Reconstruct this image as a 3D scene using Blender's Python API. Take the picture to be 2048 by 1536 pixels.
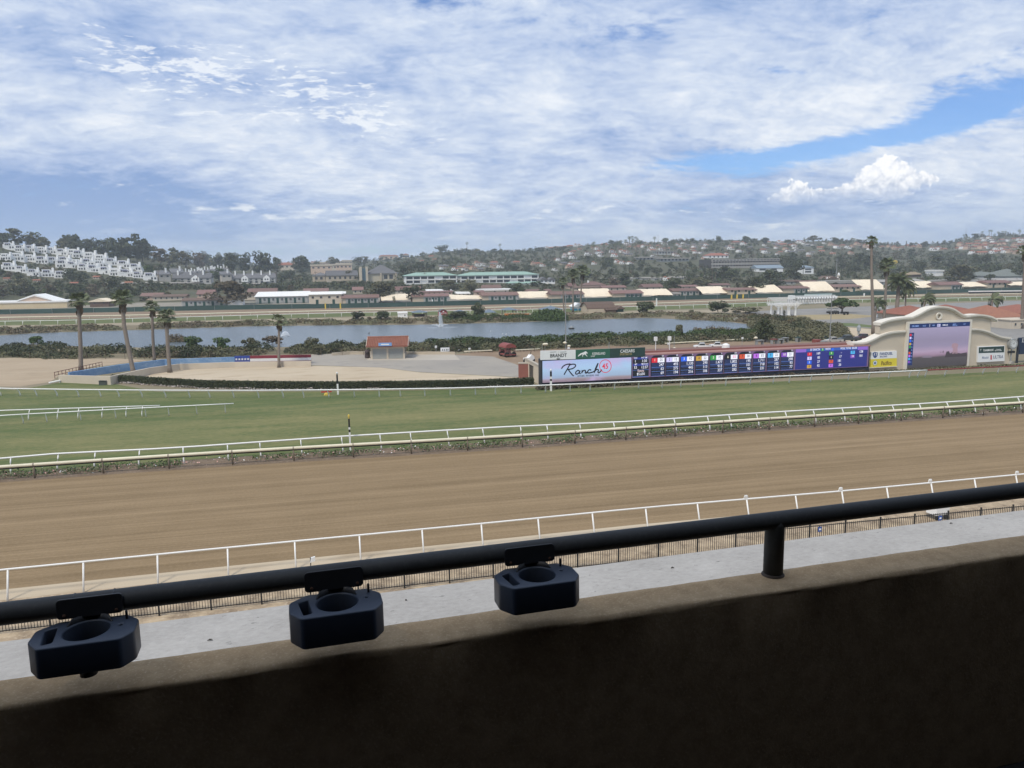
import bpy, bmesh, math, random
import numpy as np
from mathutils import Vector, Matrix
rad = math.radians
random.seed(7); RNG = np.random.default_rng(7)
for o in list(bpy.data.objects): bpy.data.objects.remove(o)
SC = bpy.context.scene; COL = SC.collection

# ---------------------------------------------------------------- camera
H = 17.0; F = 1520.0                                   # eye height (m); focal length in pixels of a 2048-wide frame
PITCH = math.atan(238/1520.); ROLL = rad(0.8); YAW = rad(16)
FW = np.array([math.sin(YAW)*math.cos(PITCH), math.cos(YAW)*math.cos(PITCH), -math.sin(PITCH)])
_rt = np.array([math.cos(YAW), -math.sin(YAW), 0.]); _up = np.cross(_rt, FW)
RT = _rt*math.cos(ROLL)-_up*math.sin(ROLL); UP = _up*math.cos(ROLL)+_rt*math.sin(ROLL)
EYE = np.array([0., 0., H])
cd = bpy.data.cameras.new('camera'); cam = bpy.data.objects.new('camera', cd); COL.objects.link(cam)
cd.sensor_width = 36; cd.lens = F/2048*36; cd.clip_start = 0.05; cd.clip_end = 20000
M = Matrix.Identity(4)
for i in range(3):
    M[i][0] = RT[i]; M[i][1] = UP[i]; M[i][2] = -FW[i]; M[i][3] = EYE[i]
cam.matrix_world = M; SC.camera = cam

SC.render.engine = 'CYCLES'
SC.cycles.use_denoising = True; SC.cycles.denoising_input_passes = 'RGB_ALBEDO_NORMAL'; SC.cycles.denoising_prefilter = 'ACCURATE'
SC.cycles.max_bounces = 6; SC.cycles.diffuse_bounces = 4; SC.cycles.glossy_bounces = 3
SC.cycles.transmission_bounces = 3; SC.cycles.volume_bounces = 1; SC.cycles.transparent_max_bounces = 6
SC.view_settings.view_transform = 'Standard'; SC.view_settings.look = 'None'
SC.view_settings.gamma = 1; SC.view_settings.use_curve_mapping = False
SC.view_settings.exposure = 0.52

# ---------------------------------------------------------------- pixel <-> world helpers (photo pixels, 2048 wide)
def ray(px, py):
    d = FW*F+RT*(px-1024)-UP*(py-768); return d/np.linalg.norm(d)
def at(px, py, z=0.):
    d = ray(px, py); t = (z-H)/d[2]; return EYE+d*t
def azel(px, py):
    d = ray(px, py); return math.degrees(math.atan2(d[0], d[1])), math.degrees(math.asin(d[2]))
def depth(p): return float((np.array(p)-EYE) @ FW)
def mpp(p): return depth(p)/F                          # metres per photo pixel at p

# ---------------------------------------------------------------- tiny node language
class S:
    """a socket or number with arithmetic"""
    def __init__(s, t, v): s.t = t; s.v = v
    def m(s, op, b=None, c=None):
        n = s.t.nodes.new('ShaderNodeMath'); n.operation = op
        for i, x in enumerate((s, b, c)):
            if x is None: continue
            x = x.v if isinstance(x, S) else x
            if isinstance(x, (int, float)): n.inputs[i].default_value = x
            else: s.t.links.new(x, n.inputs[i])
        return S(s.t, n.outputs[0])
    def __add__(s, b): return s.m('ADD', b)
    def __radd__(s, b): return s.m('ADD', b)
    def __sub__(s, b): return s.m('SUBTRACT', b)
    def __rsub__(s, b): return S(s.t, b).m('SUBTRACT', s)
    def __mul__(s, b): return s.m('MULTIPLY', b)
    def __rmul__(s, b): return s.m('MULTIPLY', b)
    def __truediv__(s, b): return s.m('DIVIDE', b)
    def ss(s, a, b):
        n = s.t.nodes.new('ShaderNodeMapRange'); n.interpolation_type = 'SMOOTHSTEP'
        s.t.links.new(s.v, n.inputs[0]); n.inputs[1].default_value = a; n.inputs[2].default_value = b
        return S(s.t, n.outputs[0])
    def cl(s):
        r = s.m('ADD', 0.); r.v.node.use_clamp = True; return r
def put(t, sock, x):
    x = x.v if isinstance(x, S) else x
    if isinstance(x, (int, float)): sock.default_value = x
    elif isinstance(x, (tuple, list)):
        sock.default_value = tuple(x)+((1.,) if len(sock.default_value) == 4 and len(x) == 3 else ())
    else: t.links.new(x, sock)
def noise(t, vec, scale, detail=4, rough=.5, dist=0., out=0):
    n = t.nodes.new('ShaderNodeTexNoise'); n.inputs['Scale'].default_value = scale
    n.inputs['Detail'].default_value = detail; n.inputs['Roughness'].default_value = rough; n.inputs['Distortion'].default_value = dist
    if vec is not None: put(t, n.inputs['Vector'], vec)
    return S(t, n.outputs[out])
def mapv(t, vec, scale=(1, 1, 1), loc=(0, 0, 0), rot=(0, 0, 0)):
    n = t.nodes.new('ShaderNodeMapping'); put(t, n.inputs[0], vec)
    n.inputs['Location'].default_value = loc; n.inputs['Rotation'].default_value = rot; n.inputs['Scale'].default_value = scale
    return n.outputs[0]
def mixc(t, f, a, b):
    n = t.nodes.new('ShaderNodeMix'); n.data_type = 'RGBA'
    put(t, n.inputs[0], f); put(t, n.inputs[6], a); put(t, n.inputs[7], b); return n.outputs[2]
def sepv(t, vec):
    n = t.nodes.new('ShaderNodeSeparateXYZ'); put(t, n.inputs[0], vec); return [S(t, o) for o in n.outputs]
def comb(t, x, y, z):
    n = t.nodes.new('ShaderNodeCombineXYZ')
    for i, v in enumerate((x, y, z)): put(t, n.inputs[i], v)
    return n.outputs[0]

# ---------------------------------------------------------------- sky
HAZE = .00024
SUN_EL, SUN_AZ = 56., -130.          # degrees; azimuth clockwise from +y: the sun stands behind the grandstand, to the left
W = bpy.data.worlds.new('World'); SC.world = W; W.use_nodes = True
def build_sky():
    t = W.node_tree; t.nodes.clear()
    sky = t.nodes.new('ShaderNodeTexSky'); sky.sky_type = 'NISHITA'; sky.sun_disc = False
    sky.sun_elevation = rad(SUN_EL); sky.sun_rotation = rad(SUN_AZ); sky.dust_density = .3; sky.ozone_density = 4; sky.altitude = 20
    tc = t.nodes.new('ShaderNodeTexCoord'); d = tc.outputs['Generated']
    x, y, z = sepv(t, d)
    zz = z.m('MAXIMUM', 0.0)
    az = x.m('ARCTAN2', y)*57.2958; el = z.m('ARCSINE')*57.2958
    u = x/(zz+.24); v = y/(zz+.24)
    cp = comb(t, u, v, 0.)
    warp = noise(t, cp, 2.2, 4, out=1)
    wv = t.nodes.new('ShaderNodeVectorMath'); wv.operation = 'MULTIPLY_ADD'
    put(t, wv.inputs[0], warp); wv.inputs[1].default_value = (.22, .16, 0); put(t, wv.inputs[2], cp); wp = wv.outputs[0]
    n1 = noise(t, mapv(t, wp, (.8, 1.0, 1), (3.1, 7.7, 0), (0, 0, .35)), 1.9, 8, .60)
    n0 = noise(t, mapv(t, wp, (.7, 1.0, 1), (6.6, 4.1, 0), (0, 0, .4)), 1.0, 3, .5)
    n2 = noise(t, mapv(t, wp, (1, 1.25, 1), (11.3, 2.2, 0), (0, 0, .3)), 5.2, 8, .64)
    n3 = noise(t, mapv(t, wp, (1, 1.3, 1), (5, 9, 0), (0, 0, .5)), 17., 6, .66)
    def g(px, py, wx, wy, rot=0.):
        """soft ellipse of sky round the direction of a photo pixel; wx, wy in pixels; rot in degrees"""
        a0, e0 = azel(px, py); sx, sy = wx/26.5*1.0, wy/26.5*1.0
        dx = az-a0; dy = el-e0; c, s = math.cos(rad(rot)), math.sin(rad(rot))
        p = (dx*c+dy*s)/sx; q = (dy*c-dx*s)/sy
        return (p*p+q*q).m('MULTIPLY', -1.).m('EXPONENT')
    def tot(l):
        r = l[0]
        for i in l[1:]: r = r+i
        return r
    # openings in the cloud sheet
    hole = tot([g(1440, 318, 200, 17, 4)*1.0, g(1640, 300, 170, 22, 10)*1.25, g(1850, 262, 150, 17, 12)*1.0, g(2060, 180, 110, 22, 8)*1.0, g(1560, 142, 70, 14, -12)*.95,
                g(1130, 42, 150, 34, 0)*.62, g(1290, 60, 70, 26)*.5, g(860, 5, 60, 20)*.7, g(640, 100, 60, 14)*.5, g(1740, 55, 40, 30, 50)*.66, g(1690, 150, 70, 14, 20)*.6,
                g(740, 500, 300, 18)*.75, g(60, 380, 190, 22)*.2, g(150, 450, 260, 24)*.42, g(620, 60, 60, 12)*.4, g(1980, 130, 60, 14, 20)*.4, g(790, 215, 50, 12)*.55, g(1200, 95, 170, 40, 8)*.42, g(1920, 190, 170, 40, 12)*.55, g(1000, 18, 140, 24)*.5, g(1420, 60, 120, 30, -10)*.4, g(330, 150, 200, 20, -8)*.3, g(1400, 470, 300, 10)*.4])
    sh = g(300, 250, 500, 80)*.25+g(1150, 230, 420, 80)*.3+g(1850, 90, 220, 60, 20)*.6
    blue = (hole*.72+(.5-n1)*2.4+(.5-n2)*1.0+(.5-n3)*1.2-sh-.25).ss(0., .75)
    # cloud shades: grey-blue undersides, white tops
    lit = tot([g(150, 215, 260, 70)*.22, g(1900, 110, 300, 80, 20)*.22, g(1150, 260, 420, 120)*.16, g(480, 40, 120, 40)*.12, g(650, 300, 400, 120)*.06])
    dark = tot([g(90, 420, 420, 80)*.7, g(1650, 410, 230, 35)*.30, g(450, 120, 420, 70)*.20, g(60, 30, 300, 60)*.18, g(1450, 60, 300, 90)*.10])
    sh2 = ((n0-.5)*1.3+(n2-.5)*1.5+(n1-.5)*1.0+(n3-.5)*.75+lit-dark+.50).cl()
    tg = t.nodes.new('ShaderNodeValToRGB'); cr = tg.color_ramp
    cr.elements[0].position = 0.; cr.elements[0].color = (.22, .34, .60, 1)
    cr.elements[1].position = 1.; cr.elements[1].color = (.78, .82, .88, 1)
    e = cr.elements.new(.35); e.color = (.40, .50, .71, 1)
    e = cr.elements.new(.65); e.color = (.57, .65, .79, 1)
    put(t, tg.inputs[0], sh2)
    # thin bright flecks in a band across the left, and streaks low above the hills
    fl = noise(t, mapv(t, wp, (1, 1.7, 1), (1.5, 4.5, 0), (0, 0, .25)), 19., 6, .66); fm_ = noise(t, mapv(t, wp, (1, 1.5, 1), (8.5, 1.5, 0)), 7.5, 3, .55)
    band = tot([g(240, 95, 140, 36, -12)*1.0, g(370, 140, 110, 30)*1.0, g(620, 175, 190, 48, -16)*1.0, g(720, 235, 150, 40, -18)*.9, g(430, 210, 170, 34, -8)*.75,
                g(1040, 309, 26, 8)*1.2])
    fleck = ((fl-.53)*9.+(fm_-.5)*5.+(band-1.0)*1.0+.05).ss(0., 1.1)*(band.ss(.08, .6))
    fl2 = noise(t, comb(t, az*.30, el*1.3, 3.0), 1.0, 6, .62)
    low = tot([g(560, 418, 460, 20)*.8, g(820, 435, 260, 24)*.9, g(1260, 425, 330, 24)*.8, g(1700, 448, 220, 14)*.95, g(1900, 392, 150, 14)*.7, g(1000, 470, 500, 18)*.35, g(240, 370, 120, 14)*.6])
    streak = ((fl2-.54)*7.+(low-1.)*.9+.2).ss(0., 1.)*low.ss(.05, .5)
    # heaped cumulus over the right-hand hills
    wob = noise(t, comb(t, az, el, 0.), .85, 6, .62); wob2 = noise(t, comb(t, az, el, 5.), 2.6, 4, .6)
    pf = tot([g(*q) for q in ((1590, 380, 30, 26), (1640, 394, 30, 13), (1690, 388, 26, 14), (1732, 362, 32, 26), (1778, 335, 30, 28), (1800, 352, 44, 26),
                              (1850, 360, 38, 10), (1560, 397, 30, 14), (1720, 392, 90, 15))])
    a0, e0 = azel(1700, 400)
    cum = (pf+(wob-.5)*1.5+(wob2-.5)*1.0-.72).ss(0., .16)*((el-(e0+.15)+(wob-.5)*2.0).ss(-.5, 1.1))
    cs = ((el-e0)*.30+(wob2-.5)*2.8+(wob-.5)*1.4+.42).cl()
    cumc = mixc(t, cs, (.46, .53, .66), (.98, .98, .99))
    bs = t.nodes.new('ShaderNodeMix'); bs.data_type = 'RGBA'; bs.blend_type = 'MULTIPLY'; bs.inputs[0].default_value = 1
    put(t, bs.inputs[6], sky.outputs[0]); bs.inputs[7].default_value = (.068, .088, .118, 1)
    cl = mixc(t, (fleck*.72+streak*.85).cl(), tg.outputs[0], (.86, .89, .92))
    c = mixc(t, blue*.92, cl, bs.outputs[2])
    hz = el.ss(7., -.5)
    c = mixc(t, hz*.35, c, (.52, .64, .78))
    c = mixc(t, cum, c, cumc)
    gr = el.ss(-.2, -3.)
    c = mixc(t, gr, c, (.25, .26, .24))
    bg = t.nodes.new('ShaderNodeBackground'); put(t, bg.inputs[0], c); bg.inputs[1].default_value = .80
    out = t.nodes.new('ShaderNodeOutputWorld'); t.links.new(bg.outputs[0], out.inputs[0])
build_sky()
W.cycles.sampling_method = 'MANUAL'; W.cycles.sample_map_resolution = 512

# the sun behind thin cloud: wide and soft
sl = bpy.data.lights.new('sun', 'SUN'); sl.energy = 2.1; sl.angle = rad(12); sl.color = (1, .93, .82)
sun = bpy.data.objects.new('sun', sl); COL.objects.link(sun); sun.location = (0, 0, 60)
_sd = Vector((math.sin(rad(SUN_AZ))*math.cos(rad(SUN_EL)), math.cos(rad(SUN_AZ))*math.cos(rad(SUN_EL)), math.sin(rad(SUN_EL))))
sun.rotation_euler = _sd.to_track_quat('Z', 'Y').to_euler()

# ---------------------------------------------------------------- materials
MATS = {}
def mat(name, c1, c2=None, scale=1., rough=.7, bump=0., bscale=None, vscale=(1, 1, 1), detail=5, contrast=1., objrand=0., metal=0., coords='obj', c3=None, spec=.3, bd=None):
    """procedural: two tones mixed by noise, optional third by a finer noise, fine bump, variation per object"""
    if name in MATS: return MATS[name]
    m = bpy.data.materials.new(name); m.use_nodes = True; t = m.node_tree; b = t.nodes['Principled BSDF']
    if coords == 'obj': v = t.nodes.new('ShaderNodeTexCoord').outputs['Object']
    else: v = t.nodes.new('ShaderNodeNewGeometry').outputs['Position']
    vs = mapv(t, v, vscale)
    c2 = c2 or tuple(x*.86 for x in c1)
    f = ((noise(t, vs, scale, detail, .6)-.5)*(2.2*contrast)+.5).cl()
    c = mixc(t, f, c1, c2)
    if c3:
        f2 = noise(t, vs, scale*6.3, 4, .6).ss(.5, .72); c = mixc(t, f2*.7, c, c3)
    if objrand:
        oi = t.nodes.new('ShaderNodeObjectInfo'); h = t.nodes.new('ShaderNodeHueSaturation'); put(t, h.inputs['Color'], c)
        r = S(t, oi.outputs['Random']); put(t, h.inputs['Value'], (r-.5)*(2*objrand)+1.); put(t, h.inputs['Hue'], (r*7.31).m('FRACT')*.05*min(1, objrand*2)+.5-.025*min(1, objrand*2))
        c = h.outputs[0]
    put(t, b.inputs['Base Color'], c); b.inputs['Roughness'].default_value = rough; b.inputs['Metallic'].default_value = metal
    b.inputs['Specular IOR Level'].default_value = spec
    if bump:
        bn = t.nodes.new('ShaderNodeBump'); bn.inputs['Strength'].default_value = min(1, bump); bn.inputs['Distance'].default_value = bd or .02
        put(t, bn.inputs['Height'], noise(t, vs, bscale or scale*8, 6, .65)); t.links.new(bn.outputs[0], b.inputs['Normal'])
    MATS[name] = m; return m
def emis(name, c, s=.75):
    if name in MATS: return MATS[name]
    m = bpy.data.materials.new(name); m.use_nodes = True; b = m.node_tree.nodes['Principled BSDF']
    b.inputs['Base Color'].default_value = (.01, .01, .01, 1); b.inputs['Roughness'].default_value = .5; b.inputs['Specular IOR Level'].default_value = .1
    b.inputs['Emission Color'].default_value = tuple(c)+(1,); b.inputs['Emission Strength'].default_value = s
    MATS[name] = m; return m
def flat(name, c, rough=.6): return mat(name, c, tuple(x*.93 for x in c), 2., rough)

# ---------------------------------------------------------------- mesh builder
class MB:
    def __init__(s): s.v = []; s.f = []; s.mi = []
    def add(s, vs, fs, m=0):
        o = len(s.v); s.v += [tuple(map(float, p)) for p in vs]; s.f += [tuple(i+o for i in f) for f in fs]; s.mi += [m]*len(fs); return s
    def box(s, x0, x1, y0, y1, z0, z1, m=0):
        return s.add([(x0, y0, z0), (x1, y0, z0), (x1, y1, z0), (x0, y1, z0), (x0, y0, z1), (x1, y0, z1), (x1, y1, z1), (x0, y1, z1)],
                     [(0, 3, 2, 1), (4, 5, 6, 7), (0, 1, 5, 4), (1, 2, 6, 5), (2, 3, 7, 6), (3, 0, 4, 7)], m)
    def cbox(s, c, d, m=0): return s.box(c[0]-d[0]/2, c[0]+d[0]/2, c[1]-d[1]/2, c[1]+d[1]/2, c[2]-d[2]/2, c[2]+d[2]/2, m)
    def tube(s, pts, r, n=8, m=0, caps=True):
        pts = [Vector(p) for p in pts]; rs = r if isinstance(r, (list, tuple)) else [r]*len(pts)
        vs = []; fs = []
        for i, p in enumerate(pts):
            a = pts[max(0, i-1)]; b = pts[min(len(pts)-1, i+1)]; d = (b-a).normalized()
            q = Vector((0, 0, 1)) if abs(d.z) < .9 else Vector((0, 1, 0)); e1 = d.cross(q).normalized(); e2 = e1.cross(d)
            for k in range(n):
                an = 2*math.pi*(k+.5)/n; vs.append(p+(e1*math.cos(an)+e2*math.sin(an))*rs[i])
        for i in range(len(pts)-1):
            for k in range(n): fs.append((i*n+k, i*n+(k+1) % n, (i+1)*n+(k+1) % n, (i+1)*n+k))
        if caps: fs.append(tuple(range(n))[::-1]); fs.append(tuple((len(pts)-1)*n+k for k in range(n)))
        return s.add(vs, fs, m)
    def prism(s, poly, y0, y1, m=0):
        """polygon in the x-z plane, given depth y0..y1 (concave is fine)"""
        n = len(poly)
        return s.add([(p[0], y0, p[1]) for p in poly]+[(p[0], y1, p[1]) for p in poly],
                     [tuple(range(n)), tuple(range(2*n-1, n-1, -1))]+[(i+n, (i+1) % n+n, (i+1) % n, i) for i in range(n)], m)
    def slab(s, poly, z0, z1, m=0):
        n = len(poly)
        return s.add([(p[0], p[1], z0) for p in poly]+[(p[0], p[1], z1) for p in poly],
                     [tuple(range(n))[::-1], tuple(range(n, 2*n))]+[(i, (i+1) % n, (i+1) % n+n, i+n) for i in range(n)], m)
    def lathe(s, prof, n=12, m=0, c=(0, 0, 0)):
        vs = [(c[0]+r*math.cos(2*math.pi*k/n), c[1]+r*math.sin(2*math.pi*k/n), c[2]+z) for r, z in prof for k in range(n)]
        fs = [(i*n+k, i*n+(k+1) % n, (i+1)*n+(k+1) % n, (i+1)*n+k) for i in range(len(prof)-1) for k in range(n)]
        fs += [tuple(range(n))[::-1], tuple((len(prof)-1)*n+k for k in range(n))]
        return s.add(vs, fs, m)
    def mesh(s, name, mats, smooth=False):
        me = bpy.data.meshes.new(name); me.from_pydata(s.v, [], s.f)
        for m in (mats if isinstance(mats, (list, tuple)) else [mats]): me.materials.append(m)
        me.polygons.foreach_set('material_index', s.mi)
        if smooth: me.polygons.foreach_set('use_smooth', [True]*len(s.f))
        me.update(); return me
    def build(s, name, mats, parent=None, loc=(0, 0, 0), rotz=0., label=None, smooth=False):
        return link(name, s.mesh(name, mats, smooth), parent, loc, rotz, label)
def link(name, me, parent=None, loc=(0, 0, 0), rotz=0., label=None, scale=None):
    o = bpy.data.objects.new(name, me); COL.objects.link(o); o.parent = parent; o.location = loc; o.rotation_euler = (0, 0, rotz)
    if scale is not None: o.scale = (scale,)*3 if isinstance(scale, (int, float)) else scale
    if label: o['label'] = label
    return o
def tag(o, label, cat, group=None):
    o['label'] = label; o['category'] = cat
    if group: o['group'] = group
    return o
def thing(name, label, cat, loc=(0, 0, 0), rotz=0., group=None):
    return tag(link(name, None, None, tuple(map(float, loc)), rotz), label, cat, group)
def struct(o, k='structure'): o['kind'] = k; return o
def copy_tree(o, parent=None):
    c = o.copy(); COL.objects.link(c); c.parent = parent
    for ch in o.children: copy_tree(ch, c)
    return c
ORD = 'first second third fourth fifth sixth seventh eighth ninth tenth eleventh twelfth thirteenth fourteenth fifteenth sixteenth seventeenth eighteenth nineteenth twentieth'.split()
def ordn(i):
    if i < 20: return ORD[i]
    n = i+1; return '%d%s' % (n, 'th' if n % 100 in (11, 12, 13) else {1: 'st', 2: 'nd', 3: 'rd'}.get(n % 10, 'th'))
def text(s, size, m, parent, loc, name='lettering', align='CENTER', off=0., sx=1., shear=0., spacing=1.):
    """flat lettering in the parent's x-z plane, facing -y"""
    cu = bpy.data.curves.new(name, 'FONT'); cu.body = s; cu.size = size; cu.align_x = align; cu.offset = off*size; cu.shear = shear; cu.space_character = spacing
    cu.extrude = .004; cu.resolution_u = 2
    tmp = bpy.data.objects.new('tmp', cu); TEXTS.append((tmp, m))
    o = link(name, bpy.data.meshes.new(name), parent, loc); o.rotation_euler = (math.pi/2, 0, 0); o.scale = (sx, 1, 1); TEXTS[-1] += (o,); return o
TEXTS = []
def flush_text():
    for tmp, m, o in TEXTS: COL.objects.link(tmp)
    dg = bpy.context.evaluated_depsgraph_get()
    for tmp, m, o in TEXTS:
        me = bpy.data.meshes.new_from_object(tmp.evaluated_get(dg)); me.materials.clear(); me.materials.append(m); me.name = o.name; o.data = me
    for tmp, m, o in TEXTS: cu = tmp.data; bpy.data.objects.remove(tmp); bpy.data.curves.remove(cu)
    TEXTS.clear()
class Fr:
    """a vertical facade standing on the ground line A-B: px -> local (x along it, z up); children use -y towards the camera"""
    def __init__(s, A, B):
        s.A = np.array([A[0], A[1]]); d = np.array([B[0], B[1]])-s.A; s.L = float(np.hypot(*d)); s.ex = d/s.L; s.rz = math.atan2(d[1], d[0])
        s.n = np.array([-s.ex[1], s.ex[0]]); s.z0 = float(A[2]) if len(A) > 2 else 0.
        s.loc = (float(A[0]), float(A[1]), s.z0)
    def __call__(s, px, py, y=0.):
        d = ray(px, py); den = d[:2] @ s.n; t = ((s.A+s.n*y-EYE[:2]) @ s.n)/den; p = EYE+d*t
        return float((p[:2]-s.A) @ s.ex), float(p[2])-s.z0
    def world(s, x, y, z=0.): q = s.A+s.ex*x+s.n*y; return (float(q[0]), float(q[1]), s.z0+z)
# ================================================================ SETTING
def sheet(name, pts, z, m, step=None):
    mb = MB(); n = len(pts); mb.add([(p[0], p[1], z) for p in pts], [tuple(range(n))]); o = mb.build(name, m); return struct(o)
def pxs(*pts): return [at(*p) for p in pts]
m_ground = mat('dry_earth', (.25, .205, .14), (.17, .16, .095), .035, .95, .4, 1.2, coords='pos', c3=(.21, .18, .12))
mb = MB(); mb.add([(-3000, -200, 0), (3000, -200, 0), (3000, 2900, 0), (-3000, 2900, 0)], [(0, 1, 2, 3)]); struct(mb.build('ground', m_ground))
# --- racing surfaces (x runs along the straight)
def track_mat():
    m = bpy.data.materials.new('harrowed_dirt'); m.use_nodes = True; t = m.node_tree; b = t.nodes['Principled BSDF']; MATS['harrowed_dirt'] = m
    p = t.nodes.new('ShaderNodeNewGeometry').outputs['Position']; v = mapv(t, p, (1, 1, 1), rot=(0, 0, rad(2.9)))
    l1 = noise(t, mapv(t, v, (.012, .75, 1)), 1., 6, .62); l2 = noise(t, mapv(t, v, (.035, 4.2, 1)), 1., 6, .8); l3 = noise(t, mapv(t, v, (.25, .35, 1)), 1., 5, .6); fi = noise(t, v, 5., 5, .7)
    c = mixc(t, ((l1-.5)*1.7+(l2-.5)*2.0+(l3-.5)*.5+(fi-.5)*1.0+.5).cl(), (.168, .119, .066), (.292, .213, .126)); c = mixc(t, (fi-.5).ss(.05, .3)*.4, c, (.32, .24, .158))
    put(t, b.inputs['Base Color'], c); b.inputs['Roughness'].default_value = .95; b.inputs['Specular IOR Level'].default_value = .1
    bn = t.nodes.new('ShaderNodeBump'); bn.inputs['Strength'].default_value = .8; bn.inputs['Distance'].default_value = .014
    put(t, bn.inputs['Height'], l2*.8+fi*.6); t.links.new(bn.outputs[0], b.inputs['Normal']); return m
def turf_mat():
    m = bpy.data.materials.new('turf'); m.use_nodes = True; t = m.node_tree; b = t.nodes['Principled BSDF']
    p = t.nodes.new('ShaderNodeNewGeometry').outputs['Position']; v = mapv(t, p, (1, 1, 1), rot=(0, 0, rad(4.5)))
    x, y, z = sepv(t, v)
    l1 = noise(t, mapv(t, v, (.018, .16, 1), (0, 3.3, 0)), 1., 6, .62); l2 = noise(t, mapv(t, v, (.10, .45, 1)), 1., 6, .68); fi = noise(t, mapv(t, v, (.8, 1.9, 1)), 1.6, 6, .78)
    lane = (y-85.5)*.12; lane = (lane*lane).m('MULTIPLY', -1.).m('EXPONENT')
    f = ((l1-.5)*1.3+(l2-.5)*1.7+lane*.38+(fi-.5)*2.1+.15).cl()
    c = mixc(t, f, (.090, .119, .042), (.235, .21, .095)); c = mixc(t, (fi-.5).ss(.02, .25)*.3, c, (.17, .195, .08))
    put(t, b.inputs['Base Color'], c); b.inputs['Roughness'].default_value = .9; b.inputs['Specular IOR Level'].default_value = .15
    bn = t.nodes.new('ShaderNodeBump'); bn.inputs['Strength'].default_value = .7; bn.inputs['Distance'].default_value = .03
    put(t, bn.inputs['Height'], fi); t.links.new(bn.outputs[0], b.inputs['Normal']); return m
m_dirt = track_mat(); m_turf = turf_mat()
m_sand = mat('pale_sand', (.52, .44, .325), (.42, .34, .235), .06, .95, .5, 3., vscale=(.4, 1.3, 1), coords='pos', c3=(.34, .26, .17))
m_apron = mat('apron_dirt', (.46, .36, .24), (.22, .165, .11), .9, .95, .5, 6., coords='pos', c3=(.52, .43, .31), contrast=1.6)
m_yardsand = mat('yard_sand', (.42, .335, .235), (.33, .255, .17), .08, .95, .5, 3., vscale=(.4, 1.3, 1), coords='pos', c3=(.27, .21, .14))
m_asph = mat('asphalt', (.20, .195, .185), (.27, .255, .23), .05, .9, .2, 8., coords='pos', c3=(.17, .165, .16))
m_conc = mat('concrete_apron', (.44, .40, .34), (.38, .34, .28), .1, .9, .2, coords='pos')
m_bare = mat('bare_brown_soil', (.20, .135, .09), (.27, .20, .13), .08, .95, .4, 2., coords='pos', c3=(.31, .24, .165))
m_mulch = mat('bed_soil', (.12, .085, .055), (.19, .14, .095), .6, .95, .5, 4., coords='pos', c3=(.27, .21, .15))
near_top = [at(*p, 1.55) for p in ((0, 1140), (456, 1095), (965, 1047), (1290, 1015), (1685, 982), (2048, 948))]
near_base = [np.array([p[0], p[1]-.5, 0]) for p in near_top]
def ext(pl, a, b):
    pl = [np.array(p) for p in pl]; d0 = pl[0]-pl[1]; d1 = pl[-1]-pl[-2]
    return [pl[0]+d0/np.hypot(*d0[:2])*a]+pl+[pl[-1]+d1/np.hypot(*d1[:2])*b]
nb = ext(near_base, 60, 110)
dirt_edge = ext(pxs((0, 965), (250, 947), (500, 930), (1024, 899), (1500, 865), (2048, 828)), 70, 130)
turf_near = [p+np.array([0, 3.4, 0]) for p in dirt_edge]
sheet('apron', [p+np.array([0, -9.5, 0]) for p in nb]+[p+np.array([0, .9, 0]) for p in nb[::-1]], .004, m_apron)
sheet('sand_edge', [p+np.array([0, .2, 0]) for p in nb]+[p+np.array([0, 2.2, 0]) for p in nb[::-1]], .008, m_sand)
sheet('dirt_track', [p+np.array([0, 1.7, 0]) for p in nb]+dirt_edge[::-1], .012, m_dirt)
sheet('bed_soil', dirt_edge+turf_near[::-1], .012, m_mulch)
inner_top = [at(*p, 1.1) for p in ((0, 776.5), (150, 778.5), (300, 780), (500, 780.5), (700, 779), (880, 776.5), (1040, 772), (1250, 764), (1500, 754.5), (1800, 742.5), (2048, 731))]
inner_base = [np.array([p[0], p[1]+.35, 0]) for p in inner_top]
ib = ext(inner_base, 40, 130); ib[0] = np.array([-75., 146., 0]); ib.insert(0, np.array([-130., 205., 0]))
tf = [p+np.array([0, 5.2 if -60 < p[0] < 32 else 1.6, 0]) for p in ib]
sheet('turf_track', turf_near+tf[:3:-1]+[at(235, 769), at(120, 765), at(75, 773)]+tf[2::-1], .008, m_turf)
# --- infield
sheet('sand_lot', pxs((222, 757), (300, 737), (470, 731), (560, 729), (640, 732), (760, 735), (840, 745), (1000, 753), (1062, 757), (1070, 772), (800, 775), (560, 777), (400, 775), (260, 768)), .004, m_sand)
sheet('sandy_yard', pxs((-200, 722), (20, 716), (240, 717), (300, 720), (180, 735), (118, 752), (100, 764), (40, 773), (-200, 772)), .004, m_yardsand)
sheet('asphalt_yard', pxs((600, 711), (640, 707), (750, 707), (905, 710), (985, 713), (1030, 728), (1080, 750), (1075, 757), (1000, 752), (838, 744), (762, 735), (640, 731), (600, 730)), .008, mat('worn_asphalt', (.27, .25, .22), (.36, .325, .27), .05, .9, .2, 8., coords='pos', c3=(.24, .225, .20)))
sheet('concrete_apron', pxs((733, 721), (920, 720), (909, 709), (826, 709), (824, 716), (738, 716)), .012, m_conc)
sheet('bare_ground', pxs((905, 710), (985, 699), (1200, 690), (1500, 681), (1760, 668), (1790, 700), (1750, 735), (1090, 757), (1030, 728), (985, 713)), .004, m_bare)
sheet('parking_lot', pxs((1390, 640), (1510, 622), (1800, 610), (2048, 601), (2400, 592), (2600, 640), (2048, 690), (1900, 690), (1800, 660), (1640, 650), (1600, 638)), .004, m_asph)
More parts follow.
